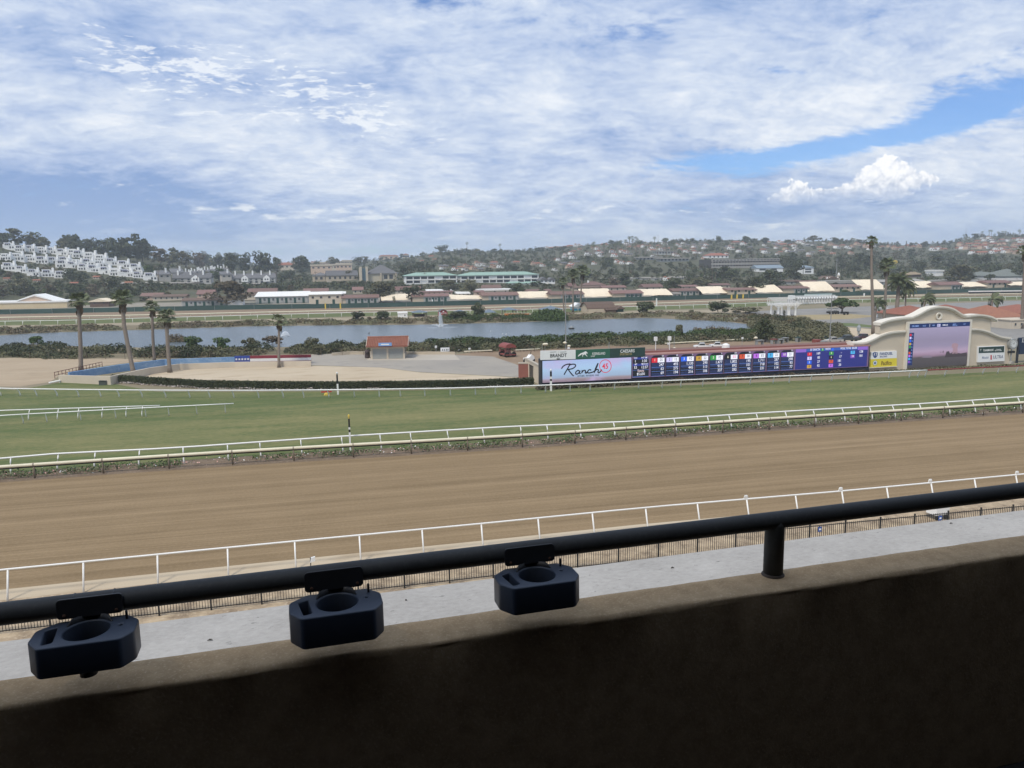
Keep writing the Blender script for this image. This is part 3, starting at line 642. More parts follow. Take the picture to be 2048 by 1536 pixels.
# second and third rows of stable roofs
B2 = 'stable roofs behind the front row'
for q in ((282, 324, 600, 592, 586, 'pink walled stable with red roof left of the long grey stable', m_pinkish, m_redroof), (306, 372, 601, 593, 589, 'two storey cream stable with balcony, above the white cars', m_cream, m_brownroof),
          (395, 428, 597, 588, 580, 'peach stable end under a red gable above the grey stable', m_pinkish, m_redroof), (482, 520, 600, 590, 586, 'cream two storey stable left of the white roof', m_cream, m_brownroof), (496, 553, 590, 584, 577, 'long red roof behind the white roofed stable', m_cream, m_redroof),
          (608, 656, 589, 583, 577, 'red roof behind the two storey beige stable', m_cream, m_redroof), (706, 726, 587, 580, 574, 'small red gable half hidden left of the branching trees', m_cream, m_redroof), (792, 841, 588, 580, 573, 'red roof above the right hand branching tree', m_cream, m_redroof),
          (843, 905, 594, 584, 582, 'peach two storey stable above the cream canopy', m_pinkish, m_redroof), (958, 1002, 584, 576, 570, 'red roof with white canopy below, under the green roofed offices', m_cream, m_redroof), (952, 968, 594, 584, 581, 'narrow peach stable end with one window', m_pinkish, m_redroof),
          (1048, 1102, 594, 582, 579, 'peach stable behind the cream canopy left of the lake palms', m_pinkish, m_redroof), (1138, 1152, 578, 572, 566, 'small peach house with red gable left of the hipped roof', m_pinkish, m_redroof), (1150, 1205, 582, 575, 572, 'cream two storey stable under the hipped red roof', m_cream, m_brownroof),
          (1206, 1252, 582, 575, 571, 'cream stable with red roof right of the hipped roof', m_cream, m_redroof), (1288, 1325, 583, 574, 568, 'cream stable with four windows left of the dark bushy tree', m_cream, m_redroof), (1361, 1396, 580, 573, 570, 'cream stable with red roof right of the dark bushy tree', m_cream, m_redroof),
          (1425, 1460, 577, 570, 567, 'cream stable with small doors above the yellow posts', m_cream, m_redroof), (1565, 1602, 569, 563, 560, 'grey stable with a row of windows behind the starting gate', m_greyw, m_brownroof), (1602, 1640, 569, 564, 561, 'cream stable with red roof left of the mission church', m_cream, m_redroof)):
    building('stable', q[5], 'stable', q[0], q[1], q[2], q[3], q[4], 'gable', 9, q[6], q[7], group=B2, wrow=(max(2, (q[1]-q[0])//10), 1.5, 2.6, 3.4))
building('stable', 'cream house with hipped red roof and chimney above the lake palms', 'stable', 1170, 1212, 576, 570, 563, 'hip', 12, m_cream, m_redroof, group=B2, wrow=(3, 1, 3, 3), chim=((1181, 3, 2),))
W2 = 'white roofed sheds of the stable area'
for i, q in enumerate(((560, 612, 590, 586, 584, 'white flat roof behind the long white stable'), (655, 690, 592, 587, 584, 'pale flat roof right of the two storey stable'), (855, 905, 584, 582, 579, 'white flat roof above the peach stable'), (957, 1022, 591, 581, 578, 'white canopy roof under the red roof below the offices'),
                       (915, 940, 592, 587, 584, 'grey shed right of the peach stable'), (1186, 1205, 581, 577, 575, 'white awning on the cream two storey stable'), (1650, 1735, 571, 566, 561, 'long grey roof below the mission church'), (1738, 1790, 571, 564, 560, 'grey roof behind the tallest palm'),
                       (1812, 1850, 570, 562, 558, 'long pale roof left of the white hall'), (1840, 1890, 570, 566, 561, 'pale roof above the cream canopy'), (1930, 1978, 570, 564, 560, 'white trimmed roof above the narrow canopy'), (1980, 2060, 566, 561, 557, 'grey roof at the right edge behind the last stable'), (1880, 1910, 569, 562, 560, 'cream box beside the porch stable'))):
    building('shed', q[5], 'shed', q[0], q[1], q[2], q[3], q[4], 'shed' if i % 3 else 'flat', 9, m_greyw if i > 5 else m_cream, m_whiteroof if i < 6 else m_conc2, group=W2, wrow=(3, 1, 2.5, 2))
# far left: long beige hall with pediment
r, f, h = building('hall', 'long beige hall with white parapet at the left end of the green fence', 'hall', -60, 135, 617.5, 606, 603, 'flat', 16, mat('buff_wall', (.60, .50, .33), (.55, .45, .29), .3, .85), m_whiteroof, ov=.3)
s = mpp(f.loc); x0, x1 = f(30, 600)[0], f(102, 600)[0]; xm = (x0+x1)/2; z0 = h+.3; zt = z0+13*s
MB().prism([(x0, z0), (x1, z0), (xm, zt)], 2.0, 15, 0).build('pediment', m_pinkish, r)
MB().prism([(x0-2.2, z0+.1), (x0-1.0, z0+.1), (xm, zt-.3), (x1+1.0, z0+.1), (x1+2.2, z0+.1), (xm, zt+.5)], 1.6, 15.4).build('pediment_trim', m_white, r)
building('shed', 'small shed with pale angled roof between the two left palms', 'shed', 180, 218, 614, 603, 597, 'cross', 8, m_brownroof, m_tarp, wrow=(2, 1, 3, 3), ang=-12)
building('shed', 'white walled shed under the pepper tree trunk', 'shed', 456, 486, 611, 599, 598, 'flat', 6, m_white, m_conc2)
building('awning_stand', 'dark green awning stand with white lettering strip above the fence', 'stand', 1310, 1360, 594, 589, 586, 'flat', 5, m_dkgreen, m_conc2, wins=[(1314+8*i, 590, 5, 2) for i in range(6)], fm=m_white)
for k, (a, b, y, h_) in enumerate(((470, 512, 608, 3), (500, 545, 611, 3))):
    f = frame(a, b, y); r = thing('bench_row', ('teal bench row', 'lower teal bench row')[k]+' in front of the white roofed stable', 'bench', f.loc, f.rz)
    for j in range(3): MB().box(0, f.L, j*.8, j*.8+.5, .35+j*.4, .45+j*.4).build('plank', m_dkgreen, r)
    MB().box(.2, f.L-.2, .1, 2.0, 0, .33).build('support', m_steel, r)
# ---------------------------------------------------------------- green windscreen fence
def poly_len(pl):
    c = [0.]
    for i in range(len(pl)-1): c.append(c[-1]+float(np.hypot(*(pl[i+1]-pl[i])[:2])))
    return c
def along(pl, c, d):
    d = min(max(d, 0), c[-1]); i = min(max(0, int(np.searchsorted(c, d))-1), len(pl)-2)
    f = (d-c[i])/(c[i+1]-c[i]); p = pl[i]+(pl[i+1]-pl[i])*f; t = (pl[i+1]-pl[i]); t = t/np.hypot(*t[:2]); return p, t
fr = thing('windscreen_fence', 'long dark green windscreen fence along the far side of the track', 'fence', fence_l[0])
fc = poly_len(fence_l); d = 0.; k = 0; O = fence_l[0]
while d < fc[-1]-8:
    p, t = along(fence_l, fc, d); q, _ = along(fence_l, fc, d+8); p = p-O; q = q-O; mb = MB(); h = 1.95+.05*math.sin(k*1.7); w = np.array([-t[1], t[0], 0])*.04
    vs = [p-w, q-w, q+w, p+w]; mb.slab([(v[0], v[1]) for v in vs], .08, h); mb.build('screen_panel', m_screen, fr)
    if k % 2 == 0: MB().tube([(p[0], p[1]-.12, 0), (p[0], p[1]-.12, h+.15)], .07, 6).build('post', m_steel, fr)
    d += 8; k += 1
for i, (px, py, hp) in enumerate(((651, 617.5, 11), (681, 617, 11), (1463, 597.5, 8), (1474, 597, 8), (1486, 596.5, 8))):
    p = at(px, py+.6); s = mpp(p); r = thing('gatepost', ('left yellow gatepost under the cream canopy', 'right yellow gatepost under the cream canopy', 'left yellow post of the gate before the two storey stable', 'middle yellow post of the gate before the two storey stable', 'right yellow post of the gate before the two storey stable')[i], 'post', p, 0, 'yellow gateposts')
    MB().box(-1.2*s, 1.2*s, -.2, .2, 0, hp*s).build('shaft', m_yellow, r); MB().box(-1.4*s, 1.4*s, -.25, .25, hp*s, hp*s+.12).build('cap', m_yellow, r)

# ---------------------------------------------------------------- white hillside houses on the left hill
def condo_proto(var):
    r = link('white_house', None); rng = random.Random(var)
    w = 9.5; 
    mb = MB(); mb.box(0, w, 0, 8, -5, 3.1); mb.box(.0, w*.62, 1.6, 8, 3.1, 6.0); mb.box(w*.62, w*.8, 2.6, 8, 3.1, 5.0)
    mb.box(-.9, 0, .8, 6, -5, 4.6); mb.build('wall', m_white, r)
    # parapet and rounded stair towers
    mb = MB(); prof = [(w*.70, 3.0), (w*.70, 7.0)]+[(w*.70+1.5*(1-math.cos(a))/2*1.0, 7.0+.8*math.sin(a)) for a in np.linspace(0, math.pi, 7)]+[(w*.70+1.5, 3.0)]
    mb.prism(prof, 3.2, 5.4); mb.build('chimney_tower', m_white, r)
    mb = MB(); mb.box(-.15, w*.62+.15, 1.5, 1.75, 5.95, 6.4); mb.box(-.2, w+.15, -.15, .1, 3.05, 3.45); mb.build('parapet', m_white, r)
    mb = MB(); mb.add([(w*.1, 1.55, 5.9), (w*.55, 1.55, 5.9), (w*.55, .5, 5.1), (w*.1, .5, 5.1), (w*.1, 1.55, 5.8), (w*.55, 1.55, 5.8), (w*.55, .5, 5.0), (w*.1, .5, 5.0)], [(0, 3, 2, 1), (4, 5, 6, 7), (3, 7, 6, 2), (0, 4, 7, 3), (1, 2, 6, 5)])
    if var != 1: mb.build('awning_roof', mat('blue_grey_tile', (.20, .21, .27), (.16, .17, .22), 1.), r)
    for x, z, ww, hh, y in ((w*.14, .7, 1.3, 1.5, 0), (w*.36, .7, 1.6, 1.5, 0), (w*.60, .5, 1.2, 1.9, 0), (w*.85, .6, 1.5, 1.6, 0), (w*.15, 3.7, 1.3, 1.4, 1.6), (w*.33, 3.7, 1.5, 1.4, 1.6), (w*.52, 3.6, .9, 1.6, 1.6)):
        if rng.random() < .88: simple_window(r, x, z, ww, hh, y)
    return r
CP = [condo_proto(i) for i in range(3)]
rows = [  # photo x start, x end, y at start, y at end, count: terraces stepping down to the right
    (8, 135, 499, 512, 7), (0, 190, 520, 533, 9), (146, 258, 515, 540, 6), (4, 110, 542, 558, 5), (112, 240, 535, 552, 7), (176, 288, 545, 560, 6)]
RN = ['top', 'second', 'upper right', 'lower left', 'middle', 'lower right']
used = [False]*3; nb_ = 0
for ri, (xa, xb, ya, yb, n) in enumerate(rows):
    for i in range(n):
        f = i/(n-1); px = xa+(xb-xa)*f+random.uniform(-2, 2); py = ya+(yb-ya)*f+random.uniform(-2., 2.); p = T(px, py); v = random.randrange(3); pr = CP[v]
        o = pr if not used[v] else copy_tree(pr); used[v] = True
        s = mpp(p)*22/9.5*random.uniform(.88, 1.1); o.location = tuple(p); o.rotation_euler = (0, 0, rad(random.uniform(-14, 4))); o.scale = (s*(1 if random.random() < .8 else 1), s, s*.95)
        tag(o, 'white stucco house, %s from the left in the %s terrace of the left hill' % (ordn(i), RN[ri]), 'house', 'white terraced houses on the left hill')
    keep(min(xa, xb)-4, min(ya, yb)-16, max(xa, xb)+14, max(ya, yb))
KEEP[-6:] = []
for ri, (xa, xb, ya, yb, n) in enumerate(rows):
    for i in range(n): f = i/(n-1); keep(xa+(xb-xa)*f-6, ya+(yb-ya)*f-16, xa+(xb-xa)*f+14, ya+(yb-ya)*f-2)

# ---------------------------------------------------------------- grey roofed terraces, centre left
GT = 'grey roofed terraced houses'
def terrace(label, a, b, py, pt, pr, nch, ng, dep=11, seed=0):
    r, f, h = building('terraced_house', label, 'terrace', a, b, py, pt, pr, 'gable', dep, mat('pale_boards', (.46, .45, .42), (.38, .375, .35), .8, .8), m_greyroof, group=GT, ov=.5)
    s = mpp(f.loc); L = f.L; rng = random.Random(seed); rh = (pt-pr)*s
    for i in range(nch):
        x = L*(i+.35)/nch; mb = MB(); mb.box(x-.55, x+.55, dep*.3, dep*.3+1., h, h+rh+1.6); mb.box(x-.4, x+.4, dep*.3+.15, dep*.3+.85, h+rh+1.6, h+rh+2.3); mb.build('chimney', m_white, r)
    for i in range(ng):
        x = L*(i+.6)/ng; w = 2.6; mb = MB(); mb.prism([(x-w, h*.25), (x+w, h*.25), (x+w, h-.1), (x, h+rh*.55), (x-w, h-.1)], -1.4, 2.0); g = mb.build('gable_bay', m_white, r)
        for q in (-.9, .9): simple_window(g, x+q, h*.55, 1.0, 1.2, -1.4)
    n = int(L/4)
    for i in range(n): simple_window(r, L*(i+.5)/n, h*.52, 1.5, 1.1)
    for i in range(n): simple_window(r, L*(i+.5)/n, .2, 1.9, h*.34)
    return r
terrace('grey roofed terrace with one gable bay, left of the round green tree', 346, 422, 566, 556, 547, 3, 1)
terrace('long grey roofed terrace with several chimneys, right of the round green tree', 464, 551, 566, 556, 547, 5, 2)
def steep(label, a, b, py, pt, pr, ang=10):
    r, f, h = building('gabled_house', label, 'house', a, b, py, pt, pr, 'shed', 10, mat('tan_boards', (.50, .46, .40), (.44, .41, .36), .6, .8), m_greyroof, group=GT, ang=ang, chim=((b-6, 3, 5),), wrow=(2, 2, 4, 3)); return r
steep('tall house with one sloping grey roof at the left end of the terraces', 318, 342, 563, 549, 541, 20)
steep('house with sloping roof and white trim behind the first terrace', 344, 368, 552, 545, 537, 15)
steep('white trimmed gable house between the two terraces', 444, 464, 565, 549, 543, 12)
for i in range(9):
    px = 372+i*9+(i % 3)*3; py = 552-(i*37 % 9); building('gabled_house', 'small grey roofed house with white chimney, %s from the left behind the terraces' % ordn(i), 'house', px-6, px+8, py, py-5, py-9, 'gable', 9, MATS['pale_boards'], m_greyroof, group=GT, ang=-5+(i*31 % 30), chim=((px-2, 2.4, 6), (px+4, 2.4, 4)), clear=False)
keep(370, 536, 460, 552)
# ---------------------------------------------------------------- church-like hall with grey roof and slab towers
r, f, h = building('church', 'large grey roofed church with cream slab towers and blue windows', 'church', 735, 796, 562, 547, 530, 'hip', 24, mat('church_stone', (.52, .47, .36), (.46, .41, .31), .5, .85), m_greyroof, ang=-2, ov=.8)
s = mpp(f.loc)
for px, w, pt in ((722, 4, 533), (734, 4, 533), (719.5, 1.5, 535)):
    x = f(px, 560)[0]; MB().box(x-w*s/2, x+w*s/2, -3.2+px % 2, .5, -1, (562-pt)*s).build('slab_tower', m_cream, r)
x = f(728, 560)[0]; MB().box(x-3.4*s, x+3.4*s, -1.6, -1.0, 0, 26*s).build('tall_window', mat('blue_glass', (.07, .13, .17), (.10, .18, .22), .5, .25, spec=.6), r)
for px in (771.5, 782.5): window(r, f(px, 560)[0], 3.6*s, 8*s, 9.5*s, fm=m_cream)
for px in (762, 792): x = f(px, 560)[0]; MB().box(x-1.3*s, x+1.3*s, -1.2, -.003, -1, 16*s).build('buttress', m_beige, r)
building('church_wing', 'low wing with grey roof left of the slab towered church', 'church', 655, 716, 562, 551, 541, 'gable', 13, m_beige, m_greyroof, wrow=(6, 2, 4, 5), ang=3)
building('church_wing', 'stone porch house with grey hip roof at the far left of the church', 'church', 628, 658, 563, 551, 545, 'hip', 13, m_beige, m_greyroof, wrow=(3, 3, 5, 5), ang=3)
# beige flats on the rise behind
for i, q in enumerate(((622, 664, 548, 532, 529, 'peach block of flats with balconies left of the church, nearest'), (652, 682, 543, 531, 528, 'cream block of flats behind the church wing'), (672, 704, 542, 530, 526, 'cream stepped block of flats just left of the slab towers'), (552, 588, 541, 530, 525, 'cream house with red tiled roof on a rise among dark trees'), (640, 660, 536, 526, 524, 'white flat roofed house above the peach flats'), (684, 704, 529, 522, 520, 'white house on the skyline left of the church'), (758, 797, 514, 507, 505, 'long pale house with red roof on the skyline right of the church'), (806, 818, 515, 509, 507, 'small pink house beside a round skyline tree'))):
    building('apartment_block', q[5], 'flats', q[0], q[1], q[2], q[3], q[4], 'hip' if i in (3, 6, 7) else 'flat', 10, m_cream if i % 2 else m_pinkish, m_terra if i in (3, 6, 7) else m_cream, group='pale blocks on the rise behind the church', wrow=(4, 2, 4, 3))
# ---------------------------------------------------------------- offices with pale green roofs
def offices(label, a, b, py, pt, pr, nb):
    r, f, h = building('office_block', label, 'offices', a, b, py, pt, pr, 'hip', 16, m_white, m_greenroof, group='green roofed offices', ang=-3, ov=1.0)
    L = f.L
    for fl in range(2):
        for i in range(nb):
            if (i*7+fl) % 5 == 4: continue
            x = L*(i+.5)/nb; MB().box(x-L/nb*.42, x+L/nb*.42, -.1, -.003, h*(.10+.47*fl), h*(.40+.47*fl)).build('window_band', m_glass, r)
    for i in range(nb+1):
        x = L*i/nb; MB().box(x-.3, x+.3, -.5, -.102, 0, h-.05).build('pier', m_white, r)
    MB().box(0, L, -.7, -.51, h*.46, h*.56).build('balcony_rail', m_white, r); return r, f, h
offices('left of the two green roofed offices, three bays, beside the church trees', 812, 913, 567, 551, 545, 7)
r, f, h = offices('right and longer of the two green roofed offices, flag before it', 922, 1076, 566, 550, 544, 11)
for i, (a, b, y) in enumerate(((1014, 1045, 569), (1045, 1080, 569), (880, 915, 570))):
    building('porch', ('left green porch roof before the long offices', 'right green porch roof before the long offices', 'green porch roof before the shorter offices')[i], 'porch', a, b, y, y-3, y-6, 'hip', 5, m_white, m_greenroof, clear=False)
building('gabled_house', 'white double gabled house right of the green roofed offices', 'house', 1080, 1096, 568, 560, 554, 'cross', 9, m_white, m_greyroof, wrow=(2, 1, 3, 3)); building('gabled_house', 'second white gabled house, right of the double gabled one', 'house', 1097, 1110, 568, 560, 555, 'cross', 9, m_white, m_greyroof, wrow=(2, 1, 3, 3))
# ---------------------------------------------------------------- parking structure and neighbours, right of centre
f = frame(1424, 1559, 536, 3); s = mpp(f.world(f.L/2, 0)); L = f.L; r = thing('parking_structure', 'long grey three level parking structure on the hillside', 'car park', f.loc, f.rz)
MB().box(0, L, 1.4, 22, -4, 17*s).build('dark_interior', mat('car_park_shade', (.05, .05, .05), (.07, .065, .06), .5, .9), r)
for z0, z1 in ((0, 4.0), (6.5, 11), (13.5, 18.5)): MB().box(0, L, 0, 1.39, z0*s, z1*s).build('deck', m_conc2, r)
for z0 in (3.9, 10.9):
    for i in range(24): x = L*(i+.3)/24; MB().box(x-.25, x+.25, .3, 1.2, z0*s, z0*s+2.7*s).build('column', m_conc2, r)
for i in range(20): x = L*(i+.5)/20; MB().box(x-L/64, x+L/64, -.05, -.003, 15.2*s, 16.8*s).build('window', m_glass, r)
keep(1424, 516, 1559, 535)
building('pavilion', 'white gabled hall with blue grey roof on a brick base, below the parking structure', 'hall', 1514, 1566, 544, 536, 530, 'gable', 12, m_white, mat('blue_grey_roof', (.22, .28, .33), (.19, .24, .29), .5, .7), wins=[(1525, 537, 14, 4), (1548, 537, 12, 4)]); building('pavilion', 'white box building with dark window bands and brick base right of the gabled hall', 'hall', 1606, 1627, 548, 535, 531, 'shed', 12, m_white, mat('blue_grey_roof', ()), wins=[(1616, 537, 14, 3.5), (1616, 541.5, 14, 4)])
building('villa', 'white villa with broad red tiled roof above the parking structure', 'house', 1416, 1457, 516.5, 511, 506, 'hip', 14, m_white, m_terra, wrow=(5, 1, 3, 3))
building('villa', 'long low flat roofed house on the bluff, left of the parking structure', 'house', 1278, 1322, 519.5, 515.5, 513.5, 'flat', 10, m_greyw, m_conc2, wrow=(6, .5, 4, 2.5), ov=1.5); building('villa', 'second long flat roofed house on the bluff above bare earth', 'house', 1320, 1378, 523, 517.5, 515.5, 'flat', 10, m_greyw, m_conc2, wrow=(8, .5, 4, 3), ov=1.5)
building('villa', 'large modern house with flat terrace and columns among palms', 'house', 1312, 1352, 510, 503, 501, 'flat', 12, m_greyw, m_conc2, wrow=(7, 1, 3.5, 3), ov=1.)
# mission church with tower
r, f, h = building('mission_church', 'small cream mission church with domed bell tower among dark trees', 'church', 1655, 1676, 566, 558, 552, 'cross', 12, m_cream, m_brownroof)
s = mpp(f.loc); x = f(1680, 560)[0]
tb = MB().box(x-2.2*s, x+2.2*s, 1, 1+4.4*s, -2, 15*s).build('bell_tower', m_cream, r); MB().lathe([(2.4*s, 15*s), (2.3*s, 17*s), (1.5*s, 19.2*s), (.2*s, 20.5*s)], 12, c=(x, 1+2.2*s, 0)).build('dome', m_white, tb); MB().box(x-1*s, x+1*s, .9, .998, 9*s, 13*s).build('belfry_opening', m_glass, tb)
for i, (px, w) in enumerate(((1655, 3), (1660, 2.4), (1676, 2.4))): x = f(px, 560)[0]; MB().lathe([(w*s*.4, h), (w*s*.5, h+2*s), (.1, h+4*s)], 8, c=(x, .5, 0)).build('finial', m_white, r)
building('hall', 'large grey green roofed hall at the right edge behind the stables', 'hall', 2012, 2075, 557, 552, 538, 'hip', 26, m_greyw, mat('grey_green_roof', (.17, .185, .165), (.14, .155, .14), .5, .9)); building('hall', 'lower grey green roof joined left of the large hall', 'hall', 1962, 2014, 557, 551, 543, 'hip', 24, m_greyw, MATS['grey_green_roof'])
building('hall', 'white box hall with flat roof among trees, above the stables', 'hall', 1873, 1886, 552, 543, 540, 'flat', 12, m_white, m_whiteroof); building('hall', 'long brown roofed pavilion with cream gable behind the feather palm', 'hall', 1815, 1842, 554, 549, 544, 'gable', 10, m_brownroof, mat('tan_roof', (.30, .23, .15), (.25, .19, .12), .5, .9), ang=15)
f = frame(1783, 1797, 532, 0); s = mpp(f.loc); r = thing('billboard', 'rounded orange and yellow sign on a pole beside the tall palms', 'sign', f.loc, f.rz)
MB().tube([(f.L/2, 0, -1), (f.L/2, 0, 5*s)], .2, 6).build('pole', m_steel, r); mb = MB(); mb.prism([(f.L/2+5.2*s*math.cos(a), 8*s+3.4*s*math.sin(a)) for a in np.linspace(0, 6.28, 16)[:-1]], -.4, .4); mb.build('board', m_yellow, r); MB().box(f.L/2-3*s, f.L/2+3*s, -.5, -.41, 6.6*s, 8.6*s).build('panel', mat('orange_paint', (.55, .22, .05), (.5, .2, .05), 1.), r)

# ---------------------------------------------------------------- scattered hill houses
def villa_proto(k):
    r = link('hill_house', None); wm = (m_white, m_cream, m_pinkish, m_beige, m_white, m_greyw)[k]; rm = (m_terra, m_terra, m_terra, m_greyroof, m_brownroof, m_conc2)[k]
    mb = MB(); mb.box(0, 12, 0, 9, -5, 3.0)
    if k in (0, 2, 4): mb.box(1, 7, 1, 8.5, 3.0, 5.6)
    mb.build('wall', wm, r); mb = MB()
    if k in (0, 2, 4): roof(mb, 'hip', 1, 7, 1, 8.5, 5.6, 1.7, .5); roof(mb, 'hip', 7.1, 12, 0, 9, 3.0, 1.6, .5)
    elif k == 5: mb.box(-.6, 12.6, -.8, 9.5, 2.98, 3.4)
    else: roof(mb, ('hip', 'gable', 'hip', 'gable')[k % 4], 0, 12, 0, 9, 3.0, 2.2, .6)
    mb.build('roof', rm, r)
    for x, z, w in ((2.2, .9, 1.8), (5.8, .9, 2.2), (9.6, .7, 2.6)): simple_window(r, x, z, w, 1.5)
    if k in (0, 2, 4): simple_window(r, 4, 3.7, 2.6, 1.2, 1.0)
    return r
VP = [villa_proto(k) for k in range(6)]; vused = [False]*6
def put_villas(lst, label, group, kinds, wpx):
    lst = sorted(lst)
    for i, (px, py) in enumerate(lst):
        k = random.choice(kinds); o = VP[k] if not vused[k] else copy_tree(VP[k]); vused[k] = True
        p = T(px, py); s = mpp(p)*wpx/12*random.uniform(.85, 1.2); o.location = tuple(p); o.rotation_euler = (0, 0, rad(random.uniform(-28, 18))); o.scale = (s, s, s)
        tag(o, label % ordn(i), 'house', group); keep(px-2, py-wpx*.45, px+wpx*.9, py-1)
rr = random.Random(21)
put_villas([(1862+i*13.5+rr.uniform(-3, 3), 500.5+rr.uniform(-1, 1.5)) for i in range(3)]+[(1912+i*12.5+rr.uniform(-2, 2), 499+rr.uniform(-1.5, 2)) for i in range(11)], 'terracotta roofed hillside house, %s from the left in the middle red row at upper right', 'terracotta houses on the far right hill', (1, 2, 0), 13)
put_villas([(1945+i*12+rr.uniform(-2, 2), 507+rr.uniform(-1.5, 2)) for i in range(9)], 'terracotta roofed house, %s from the left in the lowest red row at upper right', 'terracotta houses on the far right hill', (1, 2, 0), 13)
put_villas([(1922+i*13+rr.uniform(-2, 2), 491.5+rr.uniform(-1.5, 1.5)) for i in range(10)], 'terracotta roofed house, %s from the left in the upper red row at upper right', 'terracotta houses on the far right hill', (1, 2), 12)
put_villas([(1950+rr.uniform(-5, 98), 477+rr.uniform(0, 9)) for i in range(14)], 'pale house near the crest of the far right hill, %s from the left', 'pale houses near the far right crest', (0, 3, 4, 1), 10)
put_villas([(1764+i*12+rr.uniform(-3, 3), 496+rr.uniform(-2, 4)) for i in range(7)], 'house with red roof on the ridge right of the tallest palm, %s from the left', 'red roofs right of the tallest palm', (1, 2, 4), 11)
put_villas([(1660+i*11+rr.uniform(-3, 3), 492+rr.uniform(-3, 5)) for i in range(8)], 'house on the ridge left of the tallest palm, %s from the left', 'houses left of the tallest palm', (1, 4, 0, 2), 11)
put_villas([(1450+rr.uniform(0, 190), 486+rr.uniform(0, 22)) for i in range(22)], 'house among dark trees above the parking structure, %s from the left', 'houses above the parking structure', (0, 3, 4, 1, 5), 12)
put_villas([(1180+rr.uniform(0, 230), 490+rr.uniform(0, 22)) for i in range(26)], 'pale house among palms on the middle hill, %s from the left', 'pale houses on the middle hill', (0, 3, 4, 1, 0), 11)
put_villas([(1080+i*9.5+rr.uniform(-2, 2), 492+rr.uniform(-1, 2)) for i in range(9)], 'pale house on the skyline at the top of the middle ridge, %s from the left', 'pale skyline houses of the middle ridge', (0, 1, 3), 9)
put_villas([(872+rr.uniform(0, 280), 530+rr.uniform(-4, 12)) for i in range(26)], 'house in the valley above the green roofs, %s from the left', 'houses in the valley above the green roofs', (0, 1, 3, 2, 4), 12)
put_villas([(1110+rr.uniform(0, 160), 508+rr.uniform(0, 24)) for i in range(15)], 'house on the slope above the lake palms, %s from the left', 'houses on the slope above the lake palms', (0, 1, 3, 4), 12)
put_villas([(1240+rr.uniform(0, 180), 487+rr.uniform(0, 10)) for i in range(16)], 'small pale house high on the middle hill, %s from the left', 'small houses high on the middle hill', (0, 3, 4, 1), 9)
put_villas([(1500+rr.uniform(0, 150), 485+rr.uniform(0, 8)) for i in range(10)], 'small house on the crest right of the middle, %s from the left', 'small crest houses right of the middle', (0, 4, 1), 9)
put_villas([(1120+rr.uniform(0, 300), 494+rr.uniform(0, 26)) for i in range(22)], 'little house tucked among the middle hill trees, %s from the left', 'little houses among the middle hill trees', (0, 3, 4, 1, 2), 9)
put_villas([(1440+rr.uniform(0, 300), 492+rr.uniform(0, 22)) for i in range(20)], 'little house in the woods right of the villa, %s from the left', 'little houses in the woods right of the villa', (0, 3, 4, 1, 2), 9)
put_villas([(560+rr.uniform(0, 180), 521+rr.uniform(0, 6)) for i in range(16)], 'tiny pale house on the far ridge behind the church, %s from the left', 'tiny houses on the far ridge', (0, 1, 2), 8)
put_villas([(1220+rr.uniform(0, 140), 556+rr.uniform(0, 8)) for i in range(9)], 'low white roofed house behind the stables of the middle, %s from the left', 'low houses behind the middle stables', (5, 5, 0), 14)
put_villas([(6, 560), (66, 564), (110, 553), (186, 558), (140, 570), (250, 569)], 'pale house among the trees below the white terraces, %s from the left', 'houses below the white terraces', (1, 0, 4), 13)
put_villas([(830+rr.uniform(0, 60), 512+rr.uniform(0, 14)) for i in range(4)]+[(930, 497), (1010, 499), (1030, 498)], 'small pale house on the dark green ridge above the offices, %s from the left', 'houses on the dark ridge above the offices', (0, 1, 3), 8)
for pr, u in list(zip(VP, vused))+list(zip(CP, used)):
    if not u:
        for c in list(pr.children): bpy.data.objects.remove(c)
        bpy.data.objects.remove(pr)
# ================================================================ RAILS
def rail(name, label, base, height, lean, posts, r_rail, r_post, m_r, m_p, curve=True, splits=None, group=None, top_dz=0., cat='rail', posts_name='post', foot=None):
    """base: world polyline of the post feet; lean: horizontal overhang of the rail (vector); posts: distances along base"""
    O = np.array(base[0]); c = poly_len(base); r = thing(name, label, cat, O, 0, group); lean = np.array(lean)
    for (d0, d1, m) in (splits or [(0, c[-1], m_r)]):
        ds_ = [d0]+[x for x in np.arange(math.floor(d0)+2, d1-1, 4.)]+[d1]; pts = []
        for d in ds_:
            p, t = along(base, c, d); n = np.array([-t[1], t[0], 0]); pts.append(p-O+n*lean[1]+t*lean[0]+np.array([0, 0, height]))
        MB().tube(pts, r_rail, 8).build('top_rail', m, r, smooth=True)
    mesh = {}
    for d in posts:
        p, t = along(base, c, d); n = np.array([-t[1], t[0], 0])*lean[1]+t*lean[0]
        key = (round(float(n[0]), 1), round(float(n[1]), 1))
        if key not in mesh:
            mb = MB(); hh = height-.02
            if curve: mb.tube([n*(f**2.0)+np.array([0, 0, hh*min(1, f*1.0)]) for f in (0, .3, .55, .75, .9, 1.)], [r_post*1.15, r_post*1.1, r_post, r_post, r_post*.9, r_post*.8], 6)
            else: mb.tube([n*0, n*.5+np.array([0, 0, hh*.5]), n+np.array([0, 0, hh])], r_post, 6)
            mesh[key] = mb.mesh(posts_name, m_p, True)
        link(posts_name, mesh[key], r, tuple(p-O))
    return r
def post_d(base, pxs_, ref=None):
    """distances along a base line of the posts whose feet show at these photo columns"""
    c = poly_len(base); out = []
    xs = np.array([proj(along(base, c, d)[0])[0] for d in np.linspace(0, c[-1], 800)]); dd = np.linspace(0, c[-1], 800)
    for px in pxs_: out.append(float(np.interp(px, xs, dd)))
    return out
